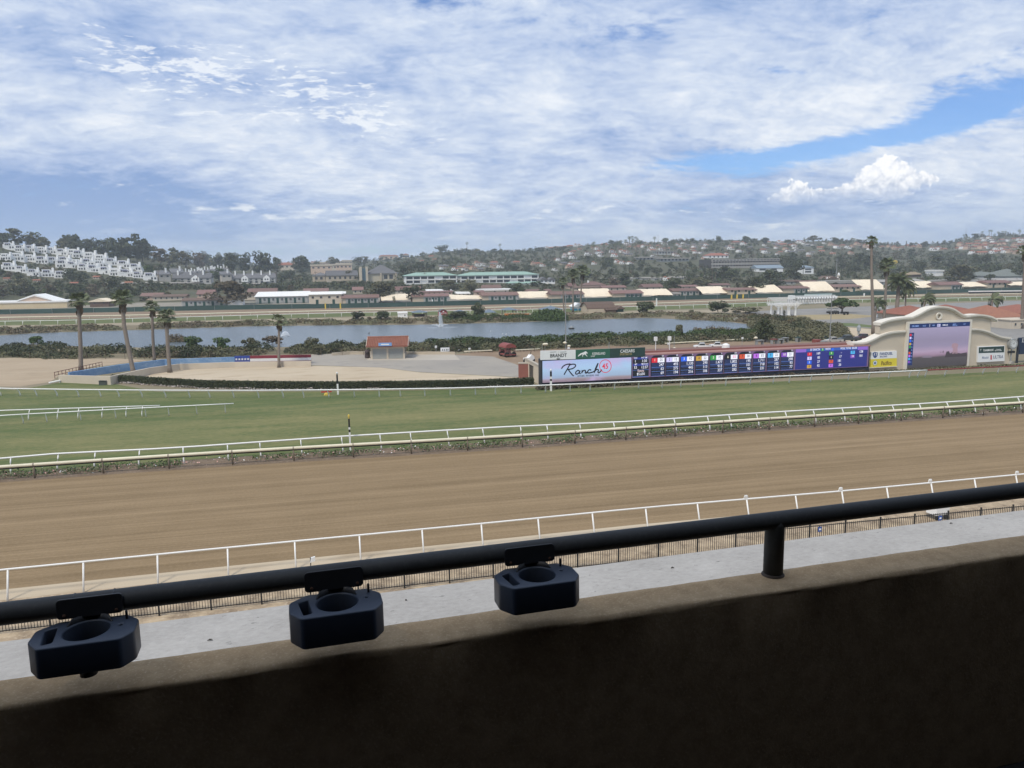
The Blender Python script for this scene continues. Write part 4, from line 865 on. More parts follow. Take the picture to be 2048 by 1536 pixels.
def proj(p): q = np.array(p)-EYE; z = q @ FW; return 1024+F*(q @ RT)/z, 768-F*(q @ UP)/z
# outer rail of the dirt track (nearest): straight posts leaning in over the track
nrb = ext(near_base, 12, 40)
npx = [15, 167, 316, 457, 592, 722, 848, 967, 1081, 1190, 1297, 1401, 1500, 1598, 1691, 1781, 1870, 1957, 2040, 2120, 2200]
r = rail('track_rail', 'white single rail with straight posts along the near edge of the brown dirt track', nrb, 1.55, (0, .5), post_d(nrb, npx), .052, .05, m_wpaint, m_wpaint, curve=False)
c = poly_len(nrb); O = nrb[0]
for px in (1494, 1684, 1864, 2038):
    d = post_d(nrb, [px+4])[0]; p, t = along(nrb, c, d); n = np.array([-t[1], t[0], 0]); q = p-O+n*.5+np.array([0, 0, 1.55])
    mb = MB(); mb.tube([q+np.array([-.16, 0, .0]), q+np.array([-.12, 0, .2]), q+np.array([.12, 0, .2]), q+np.array([.16, 0, .0])], .035, 6); mb.box(q[0]-.09, q[0]+.09, q[1]-.05, q[1]+.05, q[2]+.1, q[2]+.26); mb.build('rail_bracket', m_wpaint, r)
# padded inner rail of the dirt track
br_base = [p+np.array([0, .55, 0]) for p in ext(pxs((0, 965), (250, 947), (500, 930), (1024, 899), (1500, 865), (2048, 828)), 8, 30)]
cB = poly_len(br_base)
r = thing('padded_rail', 'low cream padded rail with thin brown posts along the far edge of the dirt track', 'rail', br_base[0]); O = br_base[0]
d = 0.; k = 0; pm = MB().tube([(0, 0, 0), (0, 0, 1.1)], .075, 6).mesh('post', mat('weathered_post', (.20, .165, .12), (.15, .12, .09), 3.), True); cmx = mat('joint_tape', (.30, .26, .20), (.22, .19, .15), 3.)
while d < cB[-1]-5.2:
    p, t = along(br_base, cB, d); q, _ = along(br_base, cB, d+5.2); p = p-O; q = q-O; z = np.array([0, 0, 1.18])
    mb = MB(); mb.tube([p+z+t*.02, q+z-t*.02], .135, 10); mb.build('padded_section', m_cpaint, r, smooth=False)
    MB().tube([p+z-t*.05, p+z+t*.05], .155, 10).build('joint_band', cmx, r); link('post', pm, r, tuple(p))  # a plain darker brown band round each padding joint
    MB().slab([(p[0], p[1]+.05), (q[0], q[1]+.05), (q[0], q[1]+.16), (p[0], p[1]+.16)], .93, 1.03).build('underside_strip', m_black, r); d += 5.2; k += 1  # black strip laid under the padding for its darker underside
# outer turf rail, goosenecks
tr_top = [at(*p, 1.4) for p in ((0, 917), (115, 907), (350, 896), (460, 888), (694, 872), (1024, 853), (1260, 843), (1500, 827), (1900, 804), (2048, 793))]
tr_base = ext([np.array([p[0], p[1]-.55, 0]) for p in tr_top], 10, 34)
tpx = [22, 115, 189, 278, 368, 457, 522, 604, 686, 763, 824, 898, 969, 1043, 1096, 1162, 1230, 1290, 1353, 1420, 1463, 1518, 1576, 1632, 1690, 1745, 1791, 1845, 1900, 1951, 1994, 2042, 2090, 2140]
rail('turf_rail', 'white gooseneck rail along the near edge of the green turf track', tr_base, 1.4, (0, .55), post_d(tr_base, tpx), .075, .06, m_wpaint, m_wpaint)
# inner turf rail; the right-hand part of the top rail is dark red
in_b = ext(inner_base, 0, 60); in_b = [np.array([-75., 146., 0])]+in_b[1:]
ipx = [2, 41, 74, 115, 158, 202, 239, 285, 332, 380, 420, 468, 518, 567, 608, 658, 709, 759, 801, 850, 901, 951, 991, 1042, 1091, 1140, 1180, 1229, 1277, 1324, 1361, 1405, 1451, 1500, 1546, 1578, 1621, 1663, 1696, 1737, 1777, 1818, 1835, 1850, 1889, 1927, 1965, 1995, 2032, 2075, 2115, 2150]
dred = post_d(in_b, [1848])[0]; cI = poly_len(in_b)
rail('inner_rail', 'white gooseneck rail along the far edge of the turf, dark red at its right end', in_b, 1.1, (0, -.5), post_d(in_b, ipx), .085, .075, m_wpaint, m_wpaint, splits=[(0, dred, m_wpaint), (dred, cI[-1], mat('dark_red_paint', (.22, .03, .035), (.18, .025, .03), 1., .5))])
# two movable rails standing on the turf at the left
for lab, tops, ln, ppx in (('upper movable white rail ending on the turf, posts bowed away', ((-90, 824), (0, 821), (160, 816), (318, 811)), .5, (57, 115, 156, 204, 252, 284)), ('lower movable white rail reaching farther right across the turf', ((-90, 837), (0, 831), (240, 818), (468, 807)), -.5, (-30, 47, 94, 162, 232, 292, 338, 394, 451))):
    tp = [at(*p, 1.15) for p in tops]; bs = [np.array([p[0], p[1]-ln, 0]) for p in tp]
    rail('movable_rail', lab, bs, 1.15, (0, ln), post_d(bs, ppx), .06, .05, m_wpaint, m_wpaint, group='movable rails on the turf')
# backstretch rails
bb = back_rail; cb = poly_len(bb)
rail('backstretch_rail', 'white rail with upright posts along the far side of the lake', bb, 1.35, (0, .3), list(np.arange(100, cb[-1]-120, 5.6)), .09, .07, m_wpaint, m_wpaint, curve=False)
cf = poly_len(far_rail)
r = rail('far_padded_rail', 'cream padded rail just before the green windscreen fence', far_rail, .95, (0, 0), list(np.arange(100, cf[-1]-120, 7.)), .2, .06, m_cpaint, m_cpaint, curve=False)
p0, p1 = at(1938, 588), at(2110, 586); f = Fr(p0, p1); r = thing('covered_rail', 'black covered rail section with white top at the far right of the backstretch', 'rail', f.loc, f.rz); MB().box(0, f.L, 0, .4, .2, 1.0).build('cover', m_black, r); MB().box(-.2, f.L, -.05, .45, 1.0, 1.5).build('top_panel', m_wpaint, r)
# distance poles
for i, (px, py, pt, bands, lab) in enumerate(((701, 904, 833, ((0, .56, 0), (.56, .64, 1), (.64, .70, 0), (.70, .94, 1)), 'black and white distance pole with yellow ball at the near turf rail'), (676, 789, 748, ((0, .52, 0), (.52, .97, 1)), 'dark topped white pole before the hedge'), (1102, 782, 742, ((0, .5, 0), (.5, .6, 1), (.6, .72, 0), (.72, .97, 1)), 'black and white pole before the left end of the tote board'),
                                               (865, 609, 600, ((0, 1, 0),), 'small white pole on the backstretch before the stables'), (1313, 612.5, 598, ((0, 1, 0),), 'white pole before the dark awning on the backstretch'), (1728, 594, 587, ((0, 1, 0),), 'short white pole by the tallest palm'), (1860, 607, 594, ((0, 1, 0),), 'thin white pole right of the wind-blown bushy palm'))):
    p = at(px, py); s = mpp(p); h = (py-pt)*s*1.02; w = (3.2 if i < 3 else 2.)*s/2; r = thing('distance_pole', lab, 'pole', p, 0, 'distance poles')
    for a, b, cc in bands: MB().box(-w, w, -w, w, a*h+.001, b*h).build('band', m_wpaint if cc == 0 else m_black, r)
    MB().lathe([(.03, 0), (w*1.1, .06*h), (w*1.2, .1*h), (.4*w, .13*h)], 10, c=(0, 0, h*.93 if i == 0 else h*.96)).build('cap', m_yellow if i == 0 else m_wpaint, r)
p = at(654, 790); r = thing('marker_stand', 'low yellow marker stand with red plank beside the dark topped pole', 'marker', p); s = mpp(p)
mb = MB(); mb.prism([(-6*s, 0), (6*s, 0), (4*s, 4*s), (-3.5*s, 4*s)], -.3, .3); mb.build('base', m_yellow, r); MB().box(-11*s, 10*s, .4, .55, 4.2*s, 7*s).build('plank', mat('red_paint', (.42, .05, .04), (.36, .045, .035), 1.), r)
p = at(1112, 774); r = thing('marker_plank', 'red plank on the rail beside the pole before the tote board', 'marker', p); MB().box(-.6, 1.2, .05, .2, .75, .95).build('plank', MATS['red_paint'], r); MB().tube([(0, .12, 0), (0, .12, .74)], .05, 6).build('peg', m_wpaint, r)

# ================================================================ TOTE BOARD
A = at(1083, 777); B = at(1737, 744.5); A[2] = B[2] = 0; f = Fr(A, B); Lt = f.L
tote = thing('tote_board', 'long tote board with lit odds panels, banner signs on its left end', 'tote board', f.loc, f.rz)
m_frame = mat('tote_frame_plum', (.16, .115, .13), (.13, .095, .11), .6, .7); m_navy = mat('navy_panel', (.02, .025, .035), (.028, .034, .045), .6, .6)
X = lambda px, py: f(px, py)
yT0 = yT1 = X(1400, 705.5)[1]
MB().box(0, Lt, 0, 1.6, .35, min(yT0, yT1)-.05).build('cabinet', m_navy, tote)
MB().box(.2, Lt-.2, .2, 1.4, 0, .348).build('plinth', m_conc2, tote)
MB().box(X(1262, 715)[0], Lt+.05, -.2, 1.62, yT0-.045, yT0+.1).build('top_trim', mat('pinkish_trim', (.36, .20, .17), (.31, .17, .15), .8), tote)
Ct = 1.34**-1
white_e = emis('screen_white', (.86, .88, 1.0)); dark_e = emis('screen_dark', (.014, .017, .026)); blue_e = emis('screen_blue', (.03, .05, .28)); navy_e = emis('screen_navy', (.022, .034, .10)); line_e = emis('screen_line', (.10, .20, .55)); lav_e = emis('screen_lavender', (.16, .10, .19))
# big picture screen of the left end: a hazy seaside picture, blue to pink
def picture(name, stops, vscale, streak=.25, warm=None, s=.75):
    m = bpy.data.materials.new(name); m.use_nodes = True; t = m.node_tree; b = t.nodes['Principled BSDF']; g = t.nodes.new('ShaderNodeTexCoord').outputs['Generated']
    gx, gy, gz = sepv(t, g); n = noise(t, mapv(t, g, vscale), 1., 5, .6)
    rp = t.nodes.new('ShaderNodeValToRGB'); put(t, rp.inputs[0], (gz+(n-.5)*streak).cl()); cr = rp.color_ramp
    cr.elements[0].position = stops[0][0]; cr.elements[0].color = stops[0][1]+(1,); cr.elements[1].position = stops[-1][0]; cr.elements[1].color = stops[-1][1]+(1,)
    for p, c_ in stops[1:-1]: e = cr.elements.new(p); e.color = c_+(1,)
    c_ = rp.outputs[0]
    if warm: n2 = noise(t, mapv(t, g, (3, 1, 1.2), (4, 0, 0)), 1., 3, .5); c_ = mixc(t, n2.ss(.42, .68)*.8, c_, warm)
    b.inputs['Base Color'].default_value = (.01, .01, .01, 1); put(t, b.inputs['Emission Color'], c_); b.inputs['Emission Strength'].default_value = s; return m
x0, x1 = X(1085, 740)[0], X(1262, 740)[0]; z0, z1 = X(1170, 761.5)[1], X(1170, 718.5)[1]
scr = MB().box(x0, x1, -.1, -.004, z0, z1).build('picture_screen', picture('beach_picture', [(0., (.22, .16, .19)), (.12, (.30, .24, .27)), (.2, (.30, .40, .56)), (.6, (.36, .53, .74)), (1., (.36, .47, .74))], (2, 1, 26), .22, (.50, .40, .66)), tote)
def stroke(pts, w, m, parent, name='lettering', y=-.115):
    """pen stroke in the board's plane, drawn through photo pixels"""
    P = [Vector((X(a, b)[0], y, X(a, b)[1])) for a, b in pts]; Q = []
    for i in range(len(P)-1):
        p0 = P[max(0, i-1)]; p1 = P[i]; p2 = P[i+1]; p3 = P[min(len(P)-1, i+2)]
        for k in range(4): t_ = k/4; Q.append(.5*((2*p1)+(p2-p0)*t_+(2*p0-5*p1+4*p2-p3)*t_*t_+(3*p1-p0-3*p2+p3)*t_**3))
    Q.append(P[-1]); mb = MB(); vs = []
    for i, p in enumerate(Q):
        d = (Q[min(i+1, len(Q)-1)]-Q[max(i-1, 0)]).normalized(); n = Vector((-d.z, 0, d.x))*w; vs += [p+n, p-n]
    mb.add(vs, [(2*i, 2*i+1, 2*i+3, 2*i+2) for i in range(len(Q)-1)]); return mb.build(name, m, parent)
def zpx(cx, cy, X0=1060., Y0=660., k=360/2048.): return X0+cx*k, Y0+cy*k
blk = emis('screen_black', (.012, .012, .02)); red_e = emis('screen_red', (.62, .03, .06))
SW = .085
for s_ in ([(355, 440), (375, 412), (410, 392), (455, 385)], [(455, 380), (430, 430), (400, 480), (385, 508)], [(440, 400), (480, 388), (512, 392), (512, 415), (480, 438), (430, 448)], [(430, 445), (455, 480), (480, 510), (495, 522)],
           [(565, 470), (545, 458), (520, 475), (518, 498), (540, 498), (562, 475)], [(568, 462), (560, 490), (575, 495)], [(592, 455), (585, 492)], [(588, 480), (610, 458), (628, 462), (626, 486), (655, 474)], [(694, 457), (672, 450), (654, 470), (660, 488), (695, 482), (728, 468), (755, 425), (772, 378)], [(772, 375), (745, 430), (728, 486)], [(733, 470), (755, 448), (775, 452), (770, 478), (785, 484), (815, 450)], [(628, 490), (640, 488), (654, 470)]):
    stroke([zpx(*q) for q in s_], SW, blk, scr)
ring = [zpx(855+66*math.cos(a), 410+72*math.sin(a)) for a in np.linspace(0, 6.2832, 17)]; stroke(ring, .05, red_e, scr, 'ring')
def T_on(s, px, py, hpx, m, parent, align='CENTER', off=.012, sx=.82, y=-.115, name='lettering'):
    x, z = X(px, py); sz = hpx*mpp(f.world(x, 0, z))/.70; return text(s, sz, m, parent, (x, y, z), name, align, off, sx)
T_on('45', *zpx(853, 440), 10.5, red_e, scr, off=.02, sx=.9)
T_on('BUTCHERY · PROVISIONS · WINE', *zpx(660, 527), 3.4, blk, scr, sx=.62)
# three banners on top of the left end
m_dkgr = mat('banner_dark_green', (.025, .055, .05), (.03, .062, .057), .8, .6); m_gr = mat('banner_green', (.03, .115, .075), (.035, .125, .082), .8, .6); m_bw = mat('banner_white', (.78, .79, .78), (.74, .75, .75), .8, .6)
inkd = flat('ink_dark', (.02, .025, .03)); inkw = flat('ink_white', (.85, .85, .83)); inkg = flat('ink_gold', (.42, .34, .16)); inkr = flat('ink_red', (.5, .03, .04)); inkn = flat('ink_navy', (.02, .06, .22))
for i, (a, b, ta, tb, ba, bb_, m_, nm) in enumerate(((1080, 1150, 701.5, 699.5, 719.5, 717.5, m_bw, 'sign_panel'), (1150, 1218.5, 699.5, 697, 717.5, 715.3, m_gr, 'sign_panel'), (1218.5, 1288.5, 697, 694.3, 715.3, 712, m_dkgr, 'sign_panel'))):
    xa, xb = X(a, 710)[0], X(b, 710)[0]; pl = [(xa, X(a, ba)[1]), (xb-.02, X(b, bb_)[1]), (xb-.02, X(b, tb)[1]), (xa, X(a, ta)[1])]
    o = MB().prism(pl, -.35, -.12).build(nm, m_, tote); YY = -.362
    MB().box((xa+xb)/2-.12, (xa+xb)/2+.12, -.119, .5, X(a, ba)[1], X(a, ta)[1]-.1).build('bracket', m_steel, tote)
    if i == 0:
        T_on('BRANDT', 1115.5, 713.6, 6.8, inkd, o, y=YY, off=.02, sx=.9); T_on('BEEF', 1115.5, 718.3, 3.2, inkd, o, y=YY, off=.01); T_on('*', 1115.2, 705.5, 3.0, inkg, o, y=YY); mb = MB(); 
        for q in (-1, 1): x_, z_ = X(1115+q*10, 703.8); mb.box(x_-.45, x_+.45, YY-.004, YY+.008, z_, z_+.05)
        mb.build('rule', inkd, o)
    elif i == 1:
        T_on('KEENELAND', 1196, 709.0, 5.2, inkw, o, y=YY, off=.005, sx=.66); T_on('SALES', 1184, 713.0, 2.6, inkw, o, y=YY, sx=.9)
        hp = [(1154, 712), (1156, 709), (1160, 706), (1163, 705), (1167, 703.2), (1169, 702), (1171, 702.3), (1171.6, 703.6), (1173.5, 705.0), (1174, 706.3), (1172.2, 706.3), (1171, 706.0), (1170, 707.5), (1171, 709.2), (1173.5, 712.2), (1172.6, 712.4), (1169.4, 709.6), (1167, 708.2), (1165.4, 709.5), (1163.8, 711), (1164.5, 713), (1163.6, 713.2), (1162.6, 710.8), (1164, 708.2), (1162, 708.0), (1159, 710.2), (1156.5, 711.2), (1154.6, 713)]
        MB().prism([X(*q) for q in hp], YY-.004, YY+.01).build('horse_emblem', inkw, o)
    else:
        T_on('CAESARS', 1253, 704.4, 6.2, inkw, o, y=YY, off=.015, sx=.85); T_on('SPORTSBOOK', 1250, 709.8, 4.2, inkg, o, y=YY, sx=.68)
# the odds columns
def ztb(cx, cy): return 1240+cx*260/2048., 680+cy*260/2048.
ox0, oz0 = X(1263, 756); ox1, _ = X(1736, 735)
def zrow(fr_): return oz_b+(oz_t-oz_b)*fr_
oz_b = X(1500, 743.5)[1]+.12; oz_t = yT0-.12
MB().box(ox0+.05, ox1-.1, -.1, -.004, oz_b-.18, oz_t+.1).build('odds_backing', lav_e, tote)
def arch_panel(xa, xb, m, name):
    r_ = min(.9, (xb-xa)*.3); zt = oz_t; pl = [(xa, oz_b-.1), (xb, oz_b-.1), (xb, zt-r_)]+[(xb-r_+r_*math.cos(a), zt-r_+r_*math.sin(a)) for a in np.linspace(.3, 1.57, 5)]+[(xa+r_-r_*math.cos(a), zt-r_+r_*math.sin(a)) for a in np.linspace(1.57, .3, 5)]+[(xa, zt-r_)]
    return MB().prism(pl, -.13, -.102).build(name, m, tote)
Hh = oz_t-oz_b
def rtext(s, x, fr_, h0_, m, parent, align='RIGHT', sx=.84, off=.006): h = h0_*.70 if h0_ > .4 else h0_*.85; return text(s, h/.70, m, parent, (x, -.152, oz_b+Hh*(fr_+.03)), 'lettering', align, off, sx)
def bar(parent, xa, xb, fr0, fr1, m, name, y=-.136): return MB().box(xa, xb, y-.006, y+.006, oz_b+Hh*fr0, oz_b+Hh*fr1).build(name, m, parent)
xa, xb = X(1263, 720)[0]+.15, X(1297, 720)[0]; P0 = arch_panel(xa, xb, dark_e, 'race_panel'); w = xb-xa; xm = (xa+xb)/2
bar(P0, xa+.2, xb-.2, .84, .94, blue_e, 'heading_bar'); bar(P0, xa, xb, .52, .63, blue_e, 'heading_bar'); bar(P0, xa, xb, -.03, -.005, line_e, 'rule'); bar(P0, xa, xb, .31, .325, line_e, 'rule')
rtext('RACE', xa+w*.08, .855, .26, white_e, P0, 'LEFT', .6); rtext('POST TIME', xb-w*.1, .855, .26, white_e, P0, sx=.6); rtext('1', xa+w*.2, .67, .55, white_e, P0); rtext('1:30', xb-w*.12, .67, .55, white_e, P0); rtext('MTP', xa+w*.12, .54, .26, white_e, P0, 'LEFT', .6); rtext('TIME OF DAY', xb-w*.05, .54, .26, white_e, P0, sx=.55)
rtext('53', xa+w*.26, .36, .55, white_e, P0); rtext('12:37', xb-w*.06, .36, .55, white_e, P0); rtext('Exacta', xm, .20, .5, emis('screen_pink', (.80, .62, .62)), P0, 'CENTER', .75); rtext('$5,630', xm, .03, .52, white_e, P0, 'CENTER')
ccol = {1: (.65, .03, .05), 2: (.62, .58, .95), 3: (.03, .14, .80), 4: (.55, .33, .06), 5: (.04, .30, .07), 6: (.015, .015, .02), 7: (.62, .09, .04), 8: (.50, .16, .75), 9: (.08, .42, .80), 10: (.22, .08, .50)}
odds = [('25', '20', '247', '63', '69'), ('12', '30', '493', '275', '194'), ('9/2', '3', '1,130', '445', '216'), ('22', '15', '290', '113', '106'), ('7/2', '5', '1,477', '913', '337'), ('5/2', '5/2', '1,802', '892', '282'), ('30', '20', '195', '101', '90'), ('5/2', '3', '1,711', '718', '331'), ('22', '15', '287', '102', '114'), ('21', '12', '298', '93', '77')]
edges = [(1302.5, 1328), (1332, 1356.5), (1361, 1386.5), (1391, 1415), (1419.5, 1444.5), (1448.5, 1473.5), (1477.5, 1501), (1505.5, 1529), (1534, 1557), (1561, 1585)]
for i, (a, b) in enumerate(edges):
    xa, xb = X(a, 725)[0], X(b, 725)[0]; w = xb-xa; pn = arch_panel(xa-.12, xb+.12, dark_e, 'odds_panel'); o_ = odds[i]; xm = xa+w*.47
    bar(pn, xa, xb, .30, .645, navy_e, 'row_band'); bar(pn, xa, xb, .02, .13, navy_e, 'row_band')
    for q in (.405, .2, -.03): bar(pn, xa, xb, q, q+.018, line_e, 'rule', -.15)
    bar(pn, xa, xm-.04, .65, .88, emis('cell_%d' % (i+1), ccol[i+1]), 'number_cell', -.15); bar(pn, xm, xb, .65, .88, white_e, 'odds_cell', -.15)
    tcol = emis('numeral_%d' % (i+1), (.02, .02, .04) if i in (1, 3, 6, 7, 8) else (.9, .85, .7))
    def rt2(*a_, **k_): o2 = rtext(*a_, **k_); o2.location.y = -.166; return o2
    rt2(str(i+1), xa+w*.24, .69, .52, tcol, pn, align='CENTER', sx=.85); rt2(o_[0], xa+w*.745, .69, .52, emis('hot_pink', (.9, .04, .22)) if i == 5 else blk, pn, align='CENTER', sx=.72 if len(o_[0]) > 2 else .85)
    rtext(o_[1], xb-.15, .90, .28, white_e, pn, sx=.75)
    for k, fq in enumerate((.44, .235, .03)): rtext(o_[2+k], xb-.08, fq, .58, white_e, pn)
xa, xb = X(1590, 720)[0], X(1734, 720)[0]-.1; w = xb-xa; PX = MB().box(xa, xb, -.13, -.102, oz_b-.1, oz_t+.12).build('exacta_panel', emis('exacta_blue', (.028, .034, .20)), tote)
bar(PX, xa+w*.14, xb-w*.14, .88, 1.02, emis('heading_blue', (.04, .11, .42)), 'heading_bar'); lil = emis('lilac_cells', (.25, .13, .55))
for q in (0, .86): bar(PX, xa+w*q, xa+w*(q+.14), .85, 1.02, lil, 'heading_cell')
rtext('$1 EXACTA', xa+w*.33, .89, .36, white_e, PX, sx=.72); rtext('WITH', xa+w*.475, .89, .36, white_e, PX, sx=.75); rtext('POOL TOTAL  $5,630', xa+w*.845, .89, .36, white_e, PX, sx=.68)
bar(PX, xa+w*.345, xa+w*.385, .88, 1.0, emis('cell_5', ccol[5]), 'number_cell', -.15); o2 = rtext('5', xa+w*.365, .89, .3, white_e, PX, 'CENTER'); o2.location.y = -.166
bar(PX, xa+w*.49, xa+w*.52, .87, 1.0, emis('cell_3', ccol[3]), 'number_cell', -.15)
for ci, (xc, rws) in enumerate(((.19, (('1', '169'), ('2', '85'), ('3', '27'), ('4', '92'))), (.49, (('5', '-'), ('6', '17'), ('7', '181'), ('8', '20'))), (.79, (('9', '128'), ('10', '181'))))):
    for k, (n_, v_) in enumerate(rws):
        fz = .67-k*.215; bar(PX, xa+w*(xc-.03), xa+w*(xc+.03), fz-.02, fz+.15, emis('cell_%s' % n_, ccol[int(n_)]), 'number_cell', -.15); o2 = rtext(n_, xa+w*xc, fz, .36, emis('numeral_%s' % n_, (.9, .9, .9)), PX, 'CENTER'); o2.location.y = -.166
        rtext(v_, xa+w*(xc+.145), fz, .52, white_e, PX)
# end wall at the left, with gate and ramp wall
pA, pB = at(1050, 752), at(1082, 772); ff = Fr(pA, pB); r = thing('end_wall', 'cream wall stub with iron gate at the left end of the tote board', 'wall', ff.loc, ff.rz); MB().box(0, ff.L, 0, .3, 0, 2.6).build('wall', m_cream, r); MB().box(-.05, ff.L+.05, -.06, .36, 2.6, 2.85).build('coping', m_conc, r)
for i in range(9): MB().tube([(ff.L*.35+i*.28, -.12, .1), (ff.L*.35+i*.28, -.12, 2.2)], .03, 4).build('bar', m_black, r)
MB().box(ff.L*.33, ff.L*.35+8.3*.28, -.16, -.08, 2.2, 2.28).build('bar_rail', m_black, r)
building('ramp_wall', 'brick red low wall left of the tote board end', 'wall', 1037, 1062, 756, 727, 726, 'flat', .5, mat('brick_red_wall', (.25, .10, .08), (.20, .085, .07), .8, .9), m_conc, clear=False, ground=at, ang=-28, ov=.05)
# building behind the board with a long low red brown roof
xs_ = X(1291, 720)[0]; ff = Fr(f.world(xs_, 1.65), f.world(Lt, 1.65)); r = thing('tote_shed', 'long low building with red brown roof behind the tote board', 'building', ff.loc, ff.rz)
MB().box(0, ff.L-.3, .6, 2.6, 0, yT0+.0).build('wall', m_beige, r); roof(MB(), 'shed', 0, ff.L-.3, .6, 2.6, yT0+.2, .1, .3).build('roof', mat('red_brown_roof', (.215, .125, .105), (.17, .10, .085), .4, .9, .2, 6.), r); MB().box(-.3, ff.L-.2, .14, .26, yT0-.1, yT0+.32).build('fascia', mat('red_fascia', (.30, .12, .10), (.25, .10, .085), .5), r)
for px, k in ((1320, 2), (1348, 3), (1458, 0)):
    x = ff(px, 703)[0]; o = None
    if k: MB().tube([(x, 1.6, yT0+.2), (x, 1.6, yT0+2.0)], .05, 6).build('vent_pole', m_wpaint, r); MB().box(x-.22, x+.22, 1.5, 1.8, yT0+1.6, yT0+2.2).build('floodlight', m_wpaint, r)
    else: MB().lathe([(.6, 0), (.55, .5), (.2, .7)], 10, c=(x, 1.0, yT0+.22)).build('roof_vent', m_wpaint, r)
# planting strip under the boards
pb = [f.world(x, -.9) for x in np.linspace(-1, Lt+1, 60)]
def strip_leaves(name, pts, width, h, n, size, m, rng, kind='stuff', gap=0.):
    pts = np.array(pts, float); k = rng.integers(0, len(pts)-1, n)
    if gap: ok = np.nonzero(rng.random(len(pts)-1) > gap)[0]; k = ok[rng.integers(0, len(ok), n)]
    u = rng.random((n, 1)); p = pts[k]*(1-u)+pts[k+1]*u; p[:, 1] += rng.normal(size=n)*width*.35; bumpy = .75+.35*np.sin(p[:, 0]*1.1)*np.sin(p[:, 0]*.37+1)
    p[:, 2] += rng.random(n)**.7*h*bumpy; nn = rng.normal(size=(n, 3)); nn[:, 2] = abs(nn[:, 2])+.3; nn /= np.linalg.norm(nn, axis=1)[:, None]; a = np.cross(nn, rng.normal(size=(n, 3))); a /= np.linalg.norm(a, axis=1)[:, None]; b = np.cross(nn, a); s = size*rng.uniform(.5, 1.3, (n, 1))
    V = np.stack([p-a*s, p-b*s*.6, p+a*s, p+b*s*.6], 1).reshape(-1, 3); V[:, 2] = np.maximum(V[:, 2], .02); o = link(name, quads_mesh(name, V, m)); return struct(o, kind)
strip_leaves('low_planting', pb, .6, .62, 9000, .16, m_leaf4, RNG)
pb2 = [f.world(x, -1.0) for x in np.linspace(-1, Lt+30, 60)]; strip_leaves('low_planting', pb2, .7, .45, 5000, .14, m_leaf2, RNG)

# ================================================================ SCREEN WALL
A = at(1738, 743); B = at(2018, 727); f2 = Fr(A, B); f = f2; X = lambda px, py: f2(px, py)
r = thing('screen_wall', 'cream arched wall with white mouldings around the large video screen', 'wall', f2.loc, f2.rz)
wing = [(1706, 692), (1706, 689), (1726, 687), (1743, 681), (1761, 672), (1781, 666), (1808, 663.5), (1941, 660), (1958, 661), (1976, 666), (1998, 675), (2018, 678), (2018, 727), (1738, 743), (1738, 693)]
arch = [(1760, 668), (1760, 648), (1786, 640.5), (1821, 637), (1836, 630.5), (1858, 619), (1881, 616), (1903, 620), (1921, 630), (1933, 635), (1956, 632), (1976, 635), (1982, 639), (1982, 664), (1941, 662), (1808, 666), (1781, 668)]
MB().prism([X(*q) for q in wing], .0, 1.2).build('wall', m_cream, r)
MB().prism([X(*q) for q in arch], .08, 1.12).build('arched_wall', m_cream, r)
def mould(pts, w=.28, y0=-.35, name='moulding'):
    P = [X(*q) for q in pts]; Q = []
    for i in range(len(P)-1):
        p0, p1, p2, p3 = [np.array(P[j]) for j in (max(0, i-1), i, i+1, min(len(P)-1, i+2))]
        for k in range(4): t_ = k/4; Q.append(.5*(2*p1+(p2-p0)*t_+(2*p0-5*p1+4*p2-p3)*t_*t_+(3*p1-p0-3*p2+p3)*t_**3))
    Q.append(np.array(P[-1])); mb = MB()
    for (zo, zh, yy0, yy1) in ((0, .25, y0, 1.4), (-.2, .195, y0*.55, 1.3)):
        vs = []
        for q in Q: vs += [(q[0], yy0, q[1]+zo), (q[0], yy0, q[1]+zo+zh), (q[0], yy1, q[1]+zo+zh), (q[0], yy1, q[1]+zo)]
        fs_ = []
        for i in range(len(Q)-1):
            for k in range(4): fs_.append((i*4+k, i*4+(k+1) % 4, (i+1)*4+(k+1) % 4, (i+1)*4+k))
        fs_ += [(0, 3, 2, 1), tuple((len(Q)-1)*4+k for k in range(4))]; mb.add(vs, fs_)
    return mb.build(name, m_trim, r)
m_trim = mat('moulding_white', (.70, .66, .58), (.64, .60, .52), .6, .7)
mould([(1705, 688), (1726, 687), (1743, 681), (1761, 672), (1781, 666), (1809, 663.5)]); mould([(1940, 659.5), (1958, 660.5), (1976, 665.5), (1998, 674.5), (2019, 677.5)])
mould([(1759, 648.5), (1772, 643.5), (1786, 640.3), (1804, 637.8), (1822, 636.4)]); mould([(1822, 636), (1836, 630), (1858, 618.5), (1881, 615), (1903, 619), (1921, 630), (1932, 634)]); mould([(1932, 633.6), (1956, 631.2), (1976, 634), (1985, 637.5), (1992, 641.5)])
x, z = X(1876, 632); s = mpp(f2.world(x, 0, z)); mb = MB(); n = 24
ri = lambda k: (7.2+.7*math.cos(k*math.pi*2/6))*s
vs = []
for k in range(n):
    a = 6.2832*k/n; R1 = ri(k % 6 if False else k*6/n*1.0); cx, sx_ = math.cos(a), math.sin(a)*.98; vs += [(x+cx*4.3*s, -.05, z+sx_*4.6*s), (x+cx*4.3*s, -.25, z+sx_*4.6*s), (x+cx*R1, -.25, z+sx_*R1), (x+cx*R1, -.05, z+sx_*R1)]
mb.add(vs, [(i*4+k, i*4+(k+1) % 4, ((i+1) % n)*4+(k+1) % 4, ((i+1) % n)*4+k) for i in range(n) for k in range(4)]); mb.build('wreath_ornament', m_trim, r)
